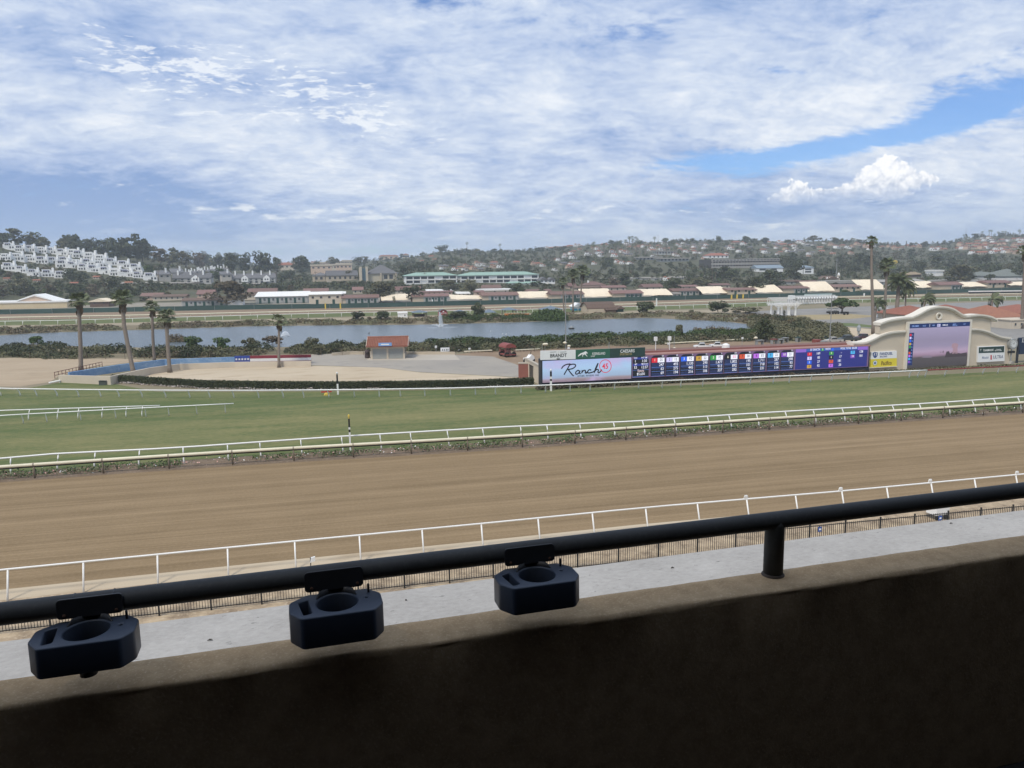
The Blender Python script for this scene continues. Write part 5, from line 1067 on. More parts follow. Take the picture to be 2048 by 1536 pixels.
# video screen
c4 = [X(1812.5, 647), X(1934.5, 643.5), X(1930.5, 729), X(1811.5, 735)]
fr4 = [X(1810, 644.5), X(1937, 641), X(1933, 731), X(1808.5, 738)]
x0 = (c4[0][0]+c4[3][0])/2; x1 = (c4[1][0]+c4[2][0])/2; z0 = (c4[3][1]+c4[2][1])/2; z1 = (c4[0][1]+c4[1][1])/2
vsn = thing('video_screen', 'large video screen with a purple beach picture and a dark bar of race numbers', 'video screen', f2.loc, f2.rz)
wbd = .33
MB().box(x0-wbd, x1+wbd, -.5, -.01, z1, z1+wbd).build('frame', m_trim, vsn); MB().box(x0-wbd, x0-.002, -.5, -.01, .05, z1-.002).build('frame', m_trim, vsn); MB().box(x1+.002, x1+wbd, -.5, -.01, .05, z1-.002).build('frame', m_trim, vsn)
ps = MB().box(x0, x1, -.42, -.012, z0, z1).build('picture', picture('dusk_picture', [(0., (.055, .05, .055)), (.22, (.075, .065, .075)), (.265, (.25, .17, .24)), (.31, (.33, .23, .33)), (.36, (.38, .29, .41)), (.48, (.26, .225, .34)), (.62, (.245, .215, .32)), (1., (.345, .305, .465))], (1.5, 1, 9), .10), vsn)
Wd, Hd = x1-x0, z1-z0
def vb(u0, u1, v0, v1, m, name, y=-.43, par=None): return MB().box(x0+Wd*u0, x0+Wd*u1, y-.004, y+.004, z0+Hd*v0, z0+Hd*v1).build(name, m, par or ps)
vb(0, 1, .9, 1, emis('bar_navy', (.012, .03, .12)), 'heading_bar'); vb(.005, .085, .06, .80, emis('bar_navy', ()), 'number_bar')
def vt(s_, u, v, h, m=white_e, align='LEFT', sx=.8): return text(s_, h*Hd/.7, m, ps, (x0+Wd*u, -.445, z0+Hd*v), 'lettering', align, .01, sx)
lb = emis('screen_pale_blue', (.25, .38, .75))
vt('DEL MAR', .04, .928, .040, lb); vt('RACE', .215, .93, .03, lb); vt('1', .32, .922, .055); vt('MTP', .375, .93, .03, lb); vb(.452, .505, .91, .975, emis('screen_pale', (.55, .55, .85)), 'heading_cell', -.437); vt('53', .457, .92, .045, blk); vt('1 MILE (T)', .535, .93, .032); vt('MAIDEN', .71, .945, .022, lb); vt('SPECIAL WT', .705, .915, .022, lb); vt('12:37', .885, .937, .026, lb)
for k in range(10):
    v = .745-k*.068; vb(.015, .045, v-.02, v+.03, emis('cell_%d' % (k+1), ccol[k+1]), 'number_cell', -.437); vt(('25', '12', '9/2', '22', '7/2', '5/2', '30', '5/2', '22', '21')[k], .052, v-.012, .024, lb)
sil = emis('silhouette', (.06, .05, .06)); pk = emis('tower_pink', (.34, .23, .28))
for pts, m_ in (([(.735, .27), (.745, .40), (.72, .42), (.72, .49), (.74, .515), (.80, .515), (.83, .48), (.82, .40), (.83, .27)], pk), ([(.74, .43), (.745, .49), (.805, .49), (.81, .43)], sil), ([(.62, .20), (.64, .33), (.68, .34), (.70, .28), (.74, .31), (.80, .30), (.88, .27), (.985, .29), (.985, .20)], sil), ([(.54, .31), (.545, .36), (.55, .31)], sil), ([(.575, .31), (.58, .36), (.59, .35), (.59, .31)], sil), ([(.24, .22), (.26, .265), (.37, .26), (.40, .24), (.40, .21)], emis('pale_car', (.22, .18, .24)))):
    MB().prism([(x0+Wd*u, z0+Hd*v) for u, v in pts], -.432-.002*len(pts)*.1, -.422).build('picture_shape', m_, ps)
# signs either side
def board(label, pl, m_=m_bw, y0=-.28, y1=-.01, fr=None):
    o = thing('sign_board', label, 'sign', (fr or f2).loc, (fr or f2).rz); b_ = MB().prism([X(*q) for q in pl], y0, y1).build('panel', m_, o); return o, b_
o, b_ = board('white and yellow sponsor sign between the tote board and the video screen', [(1739.5, 718), (1791, 715.5), (1791, 701.5), (1740.5, 703.8)])
y_ = MB().prism([X(*q) for q in ((1738.5, 734.5), (1791, 731.5), (1791, 715.6), (1739.5, 718.1))], -.28, -.01).build('panel', mat('yellow_banner', (.74, .62, .06), (.68, .57, .05), .8, .6), o)
MB().prism([X(*q) for q in ((1734.5, 736), (1792, 732.6), (1792, 731.6), (1734.5, 735))], -.4, -.01).build('ledge', m_trim, o)
def tx(s_, px, py, hpx, m, par, y=-.29, sx=.82, off=.012, align='CENTER'):
    x_, z_ = X(px, py); return text(s_, hpx*mpp(f2.world(x_, 0, z_))/.7, m, par, (x_, y, z_), 'lettering', align, off, sx)
tx('FANDUEL', 1769.5, 709.3, 5.2, inkn, b_, sx=.95, off=.02); tx('RACING', 1764.5, 714.2, 3.3, inkn, b_, sx=1.0)
sh = [(1742.5, 705), (1746, 704.3), (1747.5, 703.6), (1749, 704.3), (1752.8, 704.6), (1752.6, 710), (1750.8, 713.5), (1747.4, 716), (1744.6, 713.7), (1742.8, 710.3)]
MB().prism([X(*q) for q in sh], -.288, -.278).build('shield_emblem', inkn, b_)
tx('F', 1745.9, 711.6, 5.4, inkw, b_, y=-.294, sx=.8, off=.03); tx('7', 1749.8, 711.4, 5.4, inkw, b_, y=-.294, sx=.8, off=.03)
tx('Pacifico', 1770, 729.3, 8.0, mat('ink_brown', (.20, .12, .03), (.18, .11, .03), 1.), y_, sx=.72, off=.02); x_, z_ = X(1747.5, 725.5); s = mpp(f2.world(x_, 0, z_))
for rr_, m_, yy in ((5.2, flat('ink_leaf', (.10, .25, .10)), -.286), (4.6, inkw, -.290), (2.9, flat('ink_blue', (.06, .14, .30)), -.294)): MB().prism([(x_+rr_*s*math.cos(a), z_+rr_*s*math.sin(a)) for a in np.linspace(0, 6.28, 17)[:-1]], yy-.003, yy+.006).build('round_emblem', m_, y_)
MB().prism([(x_-.25*s, z_-2.2*s), (x_+.25*s, z_-2.2*s), (x_+.25*s, z_+2.2*s), (x_-.25*s, z_+2.2*s)], -.30, -.298).build('anchor_emblem', inkw, y_)
o, b_ = board('white framed sponsor sign pair right of the video screen', [(1952.5, 724.5), (2006, 721.5), (2006.6, 690.8), (1953, 692.8)])
k1 = MB().prism([X(*q) for q in ((1954.5, 705.8), (2005, 704.2), (2005.3, 691.8), (1954.7, 694.2))], -.300, -.281).build('panel', m_dkgr, o)
tx("YAAMAVA'", 1973.5, 702.0, 4.2, inkw, k1, y=-.305, sx=.9, off=.02); tx('RESORT & CASINO', 1993.3, 701.6, 1.9, inkw, k1, y=-.305, sx=.75); tx('AT SAN MANUEL', 1993.3, 699.2, 1.5, inkw, k1, y=-.305, sx=.75); tx('Y', 1958.2, 702.0, 4.4, inkw, k1, y=-.305, sx=.6, off=.02)
o2 = tx('Michelob', 1967.5, 717.0, 5.0, flat('ink_grey_blue', (.25, .30, .42)), b_, y=-.29, sx=.62); MB().prism([X(*q) for q in ((1978, 719), (1980.5, 718.9), (1980.5, 709.6), (1978, 709.7))], -.294, -.281).build('ribbon_emblem', inkr, b_); tx('ULTRA', 1993, 716.2, 6.2, flat('ink_slate', (.12, .14, .20)), b_, y=-.29, sx=.92)
# clock on its stand at the right end
p = at(2024, 727); fx = Fr(p, p+np.array([1, .02, 0])); X = lambda px, py: fx(px, py); s = mpp(p); r = thing('track_clock', 'round silver clock on a stand at the right end of the screen wall', 'clock', fx.loc, fx.rz)
x_, z_ = X(2024, 688)
def disc(rp, y0, y1, m_, nm, ch=None): return MB().prism([(x_+rp*s*math.cos(a), z_+rp*s*math.sin(a)) for a in np.linspace(0, 6.2832, 29)[:-1]], y0, y1).build(nm, m_, ch or r)
disc(10.8, -.3, .3, mat('clock_silver', (.42, .43, .42), (.36, .37, .37), 1., .35, metal=.4), 'case'); fc_ = disc(8., -.34, -.301, mat('clock_face', (.66, .68, .66), (.60, .62, .61), 1.), 'face')
for a, l in ((2.45, 5.0), (1.2, 6.2)): MB().prism([(x_-.35*s*math.sin(a), z_+.35*s*math.cos(a)), (x_+l*s*math.cos(a), z_+l*s*math.sin(a)), (x_+.35*s*math.sin(a), z_-.35*s*math.cos(a))], -.36, -.345).build('hand', m_black, fc_)
for k in range(12): a = k*math.pi/6; MB().cbox((x_+6.9*s*math.cos(a), -.35, z_+6.9*s*math.sin(a)), (.10, .01, .10)).build('hour_mark', m_black, fc_)
MB().box(x_-7*s, x_+7*s, -.2, .2, X(2024, 703)[1]-.25, X(2024, 703)[1]+.1).build('name_plate', m_black, r); MB().tube([(x_, 0, 0), (x_, 0, X(2024, 699)[1])], .1, 8).build('stand', m_steel, r); MB().prism([(x_-5*s, 0), (x_+5*s, 0), (x_+2*s, 5*s), (x_-2*s, 5*s)], -.4, .4).build('foot', m_conc2, r)
# dark blue board at the frame's right edge
p = at(2034, 726); fx = Fr(p, p+np.array([1, .0, 0])); X = lambda px, py: fx(px, py); r = thing('sign_board', 'dark blue sign board with a large white letter L at the right edge', 'sign', fx.loc, fx.rz); s = mpp(p)
MB().prism([X(*q) for q in ((2037.5, 708.5), (2112, 704), (2112, 672), (2037.5, 675.5))], -.12, .12).build('panel', mat('sign_navy', (.018, .035, .07), (.022, .04, .078), 1.), r); MB().box(X(2035, 700)[0]-.12, X(2035, 700)[0]+.22, -.1, .1, 0, X(2036, 677)[1]).build('post', m_navy, r); MB().box(X(2112, 700)[0]-.1, X(2112, 700)[0]+.1, -.1, .1, 0, X(2112, 677)[1]).build('post', m_navy, r)
x_, z_ = X(2042.3, 684.5); mb = MB()                     # slab-serif L
for a in ((0, 1.5, 0, .9), (1.2, 2.7, 0, 7.6), (0, 4.2, 6.9, 7.6), (1.2, 6.6, 0, .9), (5.7, 6.6, 0, 2.6)): mb.box(x_+a[0]*s, x_+a[1]*s, -.135, -.125, z_+a[2]*s, z_+a[3]*s)
mb.build('lettering', inkw, r)
# ================================================================ INFIELD
def upd(px, py, dep):
    """point on the ray of a photo pixel at a given depth"""
    d = ray(px, py); return EYE+d*(dep/float(d @ FW))
def pyr(mb, x0, x1, y0, y1, z, h, m=0): mb.add([(x0, y0, z), (x1, y0, z), (x1, y1, z), (x0, y1, z), ((x0+x1)/2, (y0+y1)/2, z+h)], [(0, 1, 4), (1, 2, 4), (2, 3, 4), (3, 0, 4), (3, 2, 1, 0)], m)
# --- tiled kiosk
A = at(742, 718.5); B = at(809, 717); f = Fr(A, B); s = mpp(A); L = f.L; r = thing('kiosk', 'small tiled roof kiosk with two closed grey shutters and a blue sign', 'kiosk', f.loc, f.rz)
hw = 26*s; D = 4.6
mb = MB(); mb.box(0, L, .25, D, 0, hw); mb.build('wall', m_beige, r)
for x in (0, L*.47, L*.96): MB().box(x, x+L*.055, .0, .248, 0, hw).build('pier', m_cream, r)
MB().box(0, L, -.05, .24, hw-.5, hw-.02).build('lintel', m_cream, r)
for k, (a, b) in enumerate(((L*.057, L*.468), (L*.527, L*.958))):
    sh = MB().box(a, b, .12, .2, 0.02, hw-.52).build('shutter', mat('shutter_grey', (.36, .37, .35), (.31, .32, .30), 1., .6), r)
    mb = MB()
    for i in range(11): mb.box(a+.02, b-.02, .09, .118, .06+i*(hw-.65)/11, .06+(i+.8)*(hw-.65)/11)
    o = mb.build('shutter_slats', MATS['shutter_grey'], sh); o['kind'] = 'stuff'
MB().box(L-.002, L+.05, D*.35, D*.7, hw*.35, hw*.85).build('serving_window', m_glass, r); MB().box(L, L+.35, D*.3, D*.75, hw*.30, hw*.34).build('counter', m_cream, r)
rf = r; ov = .75; ym = D/2; zr = hw+1.45; zE = hw+.05
mb = MB(); roof(mb, 'gable', 0, L, 0, D, zE, zr-zE, ov); ro = mb.build('roof', m_terra, r); mb = MB()
for side in (0, 1):
    nt = 26
    for i in range(nt):
        x = -ov+(L+2*ov)*(i+.5)/nt
        ya, yb = (-ov, ym) if side == 0 else (D+ov, ym)
        mb.tube([(x, ya, zE+.04), (x, (ya+yb)/2, (zE+zr)/2+.05), (x, yb, zr+.05)], .085, 5)
o = mb.build('roof_tiles', m_terra, ro); o['kind'] = 'stuff'; MB().tube([(-ov, ym, zr+.08), (L+ov, ym, zr+.08)], .12, 6).build('ridge_tile', m_terra, ro)
mb = MB()
for x in (-ov-.04, L+ov): mb.add([(x, -ov, zE-.2), (x+.05, -ov, zE-.2), (x+.05, ym, zr-.15), (x, ym, zr-.15), (x, -ov, zE+.02), (x+.05, -ov, zE+.02), (x+.05, ym, zr+.03), (x, ym, zr+.03), (x, D+ov, zE-.2), (x+.05, D+ov, zE-.2), (x, D+ov, zE+.02), (x+.05, D+ov, zE+.02)], [(0, 1, 2, 3), (4, 7, 6, 5), (0, 3, 7, 4), (1, 5, 6, 2), (3, 2, 9, 8), (7, 10, 11, 6), (3, 8, 10, 7), (2, 6, 11, 9)])
mb.build('barge_board', m_trim, r)
x, z = f(771, 688); sg = MB().box(x-13*s, x+13*s, -ov-.15, -ov-.05, z-3*s, z+3.4*s).build('sign_panel', mat('sky_sign', (.16, .32, .60), (.22, .38, .64), .8, .6), r); text('SNACKS', 3.6*s, inkw, sg, (x, -ov-.16, z-1.2*s), sx=1.) if False else MB().box(x-8*s, x+8*s, -ov-.162, -ov-.152, z-1*s, z+1.2*s).build('pale_stripe', m_bw, sg)
p = at(735, 716); r = thing('bin', 'dark round rubbish bin left of the tiled kiosk', 'bin', p); MB().lathe([(.42, 0), (.5, .2), (.5, 1.15), (.35, 1.5), (.1, 1.6)], 12).build('drum', mat('bin_dark', (.06, .045, .045), (.08, .06, .06), 2.), r); MB().box(-.25, .25, -.53, -.49, .8, 1.1).build('opening', m_black, r)
# --- mural wall: blue painted back wall, cream front wall
def wall_run(r, pts, hts, th, m, name, z0=0.):
    O = np.array(r.location)
    for i in range(len(pts)-1):
        p, q = np.array(pts[i][:2]), np.array(pts[i+1][:2]); t = (q-p)/np.hypot(*(q-p)); n = np.array([-t[1], t[0]])*th
        mb = MB(); v = [(p[0], p[1], z0), (q[0], q[1], z0), (q[0]+n[0], q[1]+n[1], z0), (p[0]+n[0], p[1]+n[1], z0)]; hs = [hts[i], hts[i+1], hts[i+1], hts[i]]
        V = [tuple(np.array(a)-O) for a in v]+[tuple(np.array((a[0], a[1], h))-O) for a, h in zip(v, hs)]
        mb.add(V, [(0, 3, 2, 1), (4, 5, 6, 7), (0, 1, 5, 4), (1, 2, 6, 5), (2, 3, 7, 6), (3, 0, 4, 7)]); mb.build(name if isinstance(name, str) else name[i], m if not isinstance(m, list) else m[i], r)
fb = [at(118, 765), at(222, 770), at(300, 749), at(360, 740), at(470, 735), at(622, 733)]
r = thing('low_wall', 'low cream wall in front of the blue mural, with a short end block at the hedge', 'wall', (fb[0][0], fb[0][1], 0)); hh = [1.15, 1.3, 1.1, 1.05, .95, .95]
wall_run(r, fb, hh, .35, m_cream, 'wall_section'); 
mur = mat('mural_blue', (.15, .27, .46), (.26, .39, .55), .35, .8, contrast=1.6, c3=(.36, .46, .58), coords='pos')
bp_ = [at(140, 758), at(240, 744), at(330, 734), at(470, 729), at(622, 726)]
r = thing('mural_wall', 'long low wall painted with a blue sky mural ending in stars and stripes', 'wall', (bp_[0][0], bp_[0][1], 0)); hb = [(1.0)]*5
hb = [1.05, 1.25, 1.35, 1.35, 1.35]
wall_run(r, bp_[:4], hb[:4], .4, mur, 'mural_section')
f = Fr(bp_[3], bp_[4]); X = lambda px, py: f(px, py); O = np.array(r.location)
fg = thing('flag_mural', 'stars and stripes painted end of the blue mural wall', 'mural', f.loc, f.rz); Lf = f.L; hq = 1.5; xs = X(500, 720)[0]
m_us = [flat('flag_blue', (.03, .06, .28), .8), flat('flag_red', (.22, .035, .05), .8), flat('flag_white', (.74, .73, .72), .8)]
MB().box(0, xs, 0, .4, 0, hq).build('star_field', m_us[0], fg)
for k in range(3): MB().box(xs+.002, Lf, 0, .4, hq*k/3, hq*(k+1)/3-.002).build('stripe', m_us[1] if k != 1 else m_us[2], fg)
for k in range(5):
    cx = xs*(k+.6)/5.2; cz = hq*.62; MB().prism([(cx+(.27 if j % 2 == 0 else .11)*math.sin(j*math.pi/5), cz+(.27 if j % 2 == 0 else .11)*math.cos(j*math.pi/5)) for j in range(10)], -.02, -.002).build('star', m_us[2], fg)
p = at(207, 769.5); r = thing('utility_box', 'dark grey utility box on the grass before the low wall end', 'box', p); s = mpp(p); MB().box(-7*s, 7*s, -.4, .4, 0, 8*s).build('cabinet', mat('box_dark', (.07, .08, .07), (.09, .10, .09), 1.), r); MB().box(-7.4*s, 7.4*s, -.45, .45, 8*s, 8.8*s).build('lid', MATS['box_dark'], r)
p = at(112, 766); r = thing('rail_stub', 'white folded rail end lying on the sand left of the low wall', 'rail', p); MB().tube([(-.9, -.3, .1), (.6, .1, .35)], .12, 6).build('bar', m_wpaint, r); MB().tube([(.5, .1, 0), (.6, .1, .35)], .08, 6).build('foot', m_wpaint, r)
pa, pb_ = at(110, 757), at(205, 735); f = Fr(pa, pb_); r = thing('ramp_railing', 'rust coloured pipe railing along the ramp beside the blue mural', 'railing', f.loc, f.rz); m_rust = mat('rust_pipe', (.17, .075, .055), (.13, .06, .045), 2.)
for z in (.5, 1.0): MB().tube([(0, 0, z), (f.L, 0, z)], .05, 5).build('pipe', m_rust, r)
for i in range(15): MB().tube([(f.L*i/14, 0, 0), (f.L*i/14, 0, 1.0)], .045, 5).build('post', m_rust, r)
# --- clipped hedge
hp = [at(*q) for q in ((224, 764), (300, 769), (400, 776), (512, 778), (650, 779), (800, 778), (950, 775.5), (1066, 771))]
hed = thing('hedge', 'long clipped dark green hedge between the pale sand and the turf rail', 'hedge', hp[0])
def hedge_geo():
    rng = np.random.default_rng(5); P = np.array(hp); n = 26000; k = rng.integers(0, len(P)-1, n); seg = np.hypot(*(P[1:]-P[:-1])[:, :2].T); k = rng.choice(len(P)-1, n, p=seg/seg.sum()); u = rng.random((n, 1)); p = P[k]*(1-u)+P[k+1]*u
    top = rng.random(n) < .5; w = 1.1; hgt = 1.05
    p[:, 1] += np.where(top, rng.uniform(-w/2, w/2, n), np.where(rng.random(n) < .7, -w/2, w/2))+rng.normal(size=n)*.06; p[:, 2] = np.where(top, hgt+rng.normal(size=n)*.05, rng.uniform(.08, hgt, n))
    nn = np.where(top[:, None], [0, 0, 1.], [0, -1., 0])+rng.normal(size=(n, 3))*.5; nn /= np.linalg.norm(nn, axis=1)[:, None]; a = np.cross(nn, rng.normal(size=(n, 3))); a /= np.linalg.norm(a, axis=1)[:, None]; b = np.cross(nn, a); s = .12*rng.uniform(.5, 1.3, (n, 1))
    V = np.stack([p-a*s, p-b*s*.6, p+a*s, p+b*s*.6], 1).reshape(-1, 3)-np.array([*hed.location]); link('foliage', quads_mesh('foliage', V, m_leaf), hed)
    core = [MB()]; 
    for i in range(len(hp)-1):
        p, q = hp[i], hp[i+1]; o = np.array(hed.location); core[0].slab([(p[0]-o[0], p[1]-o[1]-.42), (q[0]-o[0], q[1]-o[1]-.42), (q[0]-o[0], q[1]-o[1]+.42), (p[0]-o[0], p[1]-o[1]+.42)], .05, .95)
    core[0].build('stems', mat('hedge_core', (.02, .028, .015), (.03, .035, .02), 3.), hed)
hedge_geo()
strip_leaves('white_flowers', [p+np.array([0, -.9, 0]) for p in hp], .35, .35, 1500, .10, mat('pale_petals', (.66, .62, .58), (.50, .40, .36), 2.), RNG)
# --- planted bed between the two middle rails
bl = [p+np.array([0, 1.9, 0]) for p in dirt_edge]
bfine = [along(bl, poly_len(bl), d)[0] for d in np.linspace(0, poly_len(bl)[-1], 260)]
strip_leaves('bed_plants', bfine, 1.5, .38, 13000, .10, leaf_mat('leaf_grey_green', (.10, .12, .06), (.15, .16, .09)), RNG, gap=.42); strip_leaves('bed_plants', [p+np.array([0, .3, 0]) for p in bfine], 1.4, .45, 10000, .11, m_leaf3, RNG, gap=.35)
strip_leaves('bed_flowers', bfine, 1.3, .45, 900, .075, m_bw, RNG); strip_leaves('bed_flowers', [p+np.array([0, -.4, 0]) for p in bl], 1.0, .6, 500, .085, mat('pink_petals', (.62, .30, .26), (.66, .48, .42), 2.), RNG)
# --- wagon, cart, signs, poles
p = at(1015, 713); s = mpp(p); r = thing('wagon', 'red canopied wagon on bare soil left of the tote board', 'wagon', p, rad(8)); m_wred = mat('faded_red', (.26, .07, .06), (.21, .06, .052), .8, .6)
mb = MB(); n = 9; pr_ = [(12*s*math.cos(a), 19*s+8*s*math.sin(a)) for a in np.linspace(0, math.pi, n)]; mb.prism(pr_+[(-11.6*s, 18.6*s), (11.6*s, 18.6*s)][::1] if False else pr_, -1.6, 1.6); mb.build('canopy', m_wred, r)
for x in (-10*s, 10*s):
    for y in (-1.3, 1.3): MB().box(x-.06, x+.06, y-.06, y+.06, 5*s, 19*s).build('post', m_wred, r)
MB().box(-11*s, 11*s, -1.5, 1.5, 4*s, 6*s).build('bed', m_wred, r); MB().box(-11*s, 11*s, 1.35, 1.5, 6*s, 12*s).build('back_panel', m_wred, r); MB().box(-4*s, 3*s, -.9, .5, 6*s, 14*s).build('load', mat('dusty_pink', (.33, .15, .13), (.27, .13, .11), 1.5), r)
wm = MB().lathe([(.1, -.12), (.42, -.12), (.5, -.06), (.5, .06), (.42, .12), (.1, .12)], 14).mesh('wheel', m_black)
for x in (-7.5*s, 7.5*s):
    for y in (-1.35, 1.35): o = link('wheel', wm, r, (x, y, .5)); o.rotation_euler = (math.pi/2, 0, 0)
p = at(1058, 727); r = thing('motorbike', 'white and black buggy parked beside the ramp at the tote board end', 'buggy', p, .3); MB().prism([(-.9, .5), (.3, .5), (.9, .8), (.8, 1.3), (.3, 1.6), (-.2, 1.1), (-.9, 1.0)], -.45, .45).build('body', m_wpaint, r)
for x in (-.7, .75):
    o = link('wheel', wm, r, (x, 0, .5)); o.rotation_euler = (math.pi/2, 0, 0)
MB().tube([(.2, 0, 1.5), (.5, 0, 2.1)], .06, 6).build('bars', m_black, r)
def sign(label, px, py, w, h, pole, m=m_bw):
    p = at(px, py); s = mpp(p); r = thing('notice_sign', label, 'sign', p); MB().tube([(0, 0, 0), (0, 0, pole*s+h*s)], .05, 5).build('pole', m_steel, r); return r, MB().box(-w*s/2, w*s/2, -.1, -.055, pole*s, (pole+h)*s).build('panel', m, r), s
sign('small pale square notice on a tall pole right of the kiosk', 872, 706, 4.5, 5, 10)
r, pn, s = sign('wide white notice board with dark figures right of the kiosk', 890, 708, 18, 8, 5)
for i, (a, b) in enumerate(((-5, 2.5), (-1, 2), (3, 2.5), (6, 2))): MB().prism([(a*s-.1, 7*s), (a*s+b*s*.4, 7*s), (a*s+b*s*.3, 10*s), (a*s, 10.4*s)], -.115, -.101).build('figure', inkd, pn)
sign('low white notice in the middle of three, before the scrub', 917, 703, 4.5, 3, 1.5); sign('low white notice nearest the red wagon', 939, 705, 4.5, 3.5, 6); sign('small white sign behind the green sponsor banner', 1337, 694, 6, 4, 5); sign('white sign on a dark pole behind the tote roof', 1484, 694, 4.5, 4, 16); sign('white sign by the left lamp pole behind the white sponsor banner', 1137, 702, 5, 4, 4)
def lamp(label, px, py, pt, rad_=.07, heads=()):
    p = at(px, py); s = mpp(p); h = (py-pt)*s*1.02; r = thing('lamp_pole', label, 'pole', p); MB().tube([(0, 0, 0), (0, 0, h*.5), (0, 0, h)], [rad_*1.3, rad_, rad_*.7], 8).build('pole', m_steel, r)
    for dx, dz in heads: MB().lathe([(.15, 0), (.38, .2), (.38, .35), (.1, .5)], 10, c=(dx*s, -.2, h*dz)).build('lamp_head', m_cpaint, r)
    return r
lamp('tall grey pole with two lamp heads rising before the lake left of the board', 1131.5, 701, 588, .09, ((-2.5, .115), (6, .055))); lamp('tall thin pole before the coral tree and parking', 1659, 690, 592, .09); lamp('thin pole behind the tote roof, left of the white pickups', 1348, 700, 671, .06, ((0, .02),)); lamp('short lamp with two heads behind the white sponsor banner', 1090, 703, 688, .05, ((-2, .8), (2, .8))); lamp('brown post behind the green sponsor banner', 1218, 700, 684, .07); lamp('small pole with white top beside the two pickups', 1510, 690, 676, .05, ((0, .85),)); lamp('bare short post behind the white sponsor banner', 1084.5, 703, 688, .05)
# low white rope edges and shore fence
for lab, pts in (('pale kerb rail along the bare soil behind the tote roof, near the pickups', ((1330, 690), (1480, 682), (1640, 674.5))), ('pale log edge left of the red wagon', ((928, 706.5), (985, 704))), ('pale log edge between the red wagon and the banners', ((1028, 704), (1080, 701)))):
    P = [at(*q) for q in pts]; O = P[0]; r = thing('edge_rail', lab, 'rail', O)
    for i in range(len(P)-1): MB().tube([P[i]-O+np.array([0, 0, .35]), P[i+1]-O+np.array([0, 0, .35])], .11, 6).build('bar', m_cpaint, r)
    for i in range(9):
        k = i/8*(len(P)-1); j = min(int(k), len(P)-2); q = P[j]+(P[j+1]-P[j])*(k-j)-O; MB().tube([q, q+np.array([0, 0, .3])], .06, 5).build('post', m_bark, r)
# low retaining edge behind the kiosk and thin dark wire fence along the scrub
P = [at(664, 711), at(700, 709), at(910, 709)]; O = P[0]; r = thing('retaining_edge', 'low cream retaining edge behind the kiosk', 'wall', O)
wall_run(r, P, [.5, .6, .5], .3, m_beige, 'edge_section')
P = [at(*q) for q in ((60, 717), (300, 719), (480, 716), (620, 711), (730, 710), (985, 705), (1080, 703))]; O = P[0]; r = thing('wire_fence', 'thin dark wire fence along the foot of the shoreline scrub', 'fence', O); c_ = poly_len(P); pm = MB().tube([(0, 0, 0), (0, 0, 1.25)], .05, 5).mesh('post', m_bark)
for d in np.arange(0, c_[-1], 4.2): q, t = along(P, c_, d); link('post', pm, r, tuple(q-O))
for z in (.6, 1.15): MB().tube([q-O+np.array([0, 0, z]) for q in P], .018, 4).build('wire', m_black, r)

# ================================================================ VEHICLES
def car(label, px, py, wpx, kind, m, rz, cat=None):
    p = at(px, py); s = mpp(p); k = wpx*s/5.3; r = thing('parked_pickup' if kind == 'pickup' else 'parked_car', label, cat or kind, p, rz, 'vehicles parked behind the boards'); r.scale = (k, k, k)
    if kind == 'pickup':
        prof = [(-2.6, .55), (2.6, .55), (2.65, .95), (1.6, 1.08), (.6, 1.1), (-.8, 1.1), (-2.6, 1.1)]; cab = [(1.45, 1.09), (.85, 1.78), (-.55, 1.8), (-.85, 1.09)]
    else: prof = [(-2.4, .5), (2.5, .5), (2.55, .9), (1.5, 1.05), (-2.4, 1.1)]; cab = [(1.4, 1.05), (.7, 1.75), (-2.0, 1.75), (-2.38, 1.08)]
    MB().prism(prof, -.92, .92).build('body', m, r); MB().prism(cab, -.8, .8).build('cabin', m, r)
    a = cab; q = .78; wn = [(a[0][0]*q+.05, 1.14), (a[1][0]*.93, 1.68), (a[2][0]*.9, 1.7), (a[3][0]*.88, 1.14)]
    for y in (-.83, .80): MB().prism(wn, y, y+.03).build('side_window', m_glass, r)
    for (b0, b1, e) in ((a[0], a[1], .02), (a[3], a[2], -.02)):
        MB().add([(b0[0]*.96+e, -.68, b0[1]+.10), (b0[0]*.96+e, .68, b0[1]+.10), (b1[0]+.05*np.sign(e)+e, .66, b1[1]-.06), (b1[0]+.05*np.sign(e)+e, -.66, b1[1]-.06)], [(0, 1, 2, 3), (3, 2, 1, 0)]).build('windscreen', m_glass, r)
    if kind == 'pickup': MB().box(-2.5, -.95, -.75, .75, 1.101, 1.115).build('load_bed', m_black, r)
    for x in (-1.6, 1.65):
        for y in (-.85, .85): o = link('wheel', wm, r, (x, y, .4)); o.rotation_euler = (math.pi/2, 0, 0); o.scale = (.8, .8, .9)
    for y in (-.65, .65): MB().box(2.6, 2.67, y-.18, y+.18, .72, .88).build('headlight', m_bw, r)
    MB().box(2.6, 2.75, -.9, .9, .45, .6).build('bumper', m_steel, r); return r
m_vw = mat('car_white', (.78, .78, .77), (.74, .74, .73), 1., .3, spec=.5); m_vg = mat('car_teal', (.03, .10, .09), (.03, .09, .08), 1., .35, spec=.5); m_vd = mat('car_grey_green', (.055, .065, .06), (.06, .07, .065), 1., .35, spec=.5); m_vm = mat('car_maroon', (.06, .025, .03), (.07, .03, .035), 1., .35, spec=.5); m_vt = mat('car_pale', (.50, .48, .44), (.46, .44, .40), 1., .35, spec=.5)
car('left white pickup parked just behind the tote roof', 1405, 697.5, 35, 'pickup', m_vw, 2.7); car('right white pickup with black window frames behind the tote roof', 1436, 696, 35, 'pickup', m_vw, 2.6)
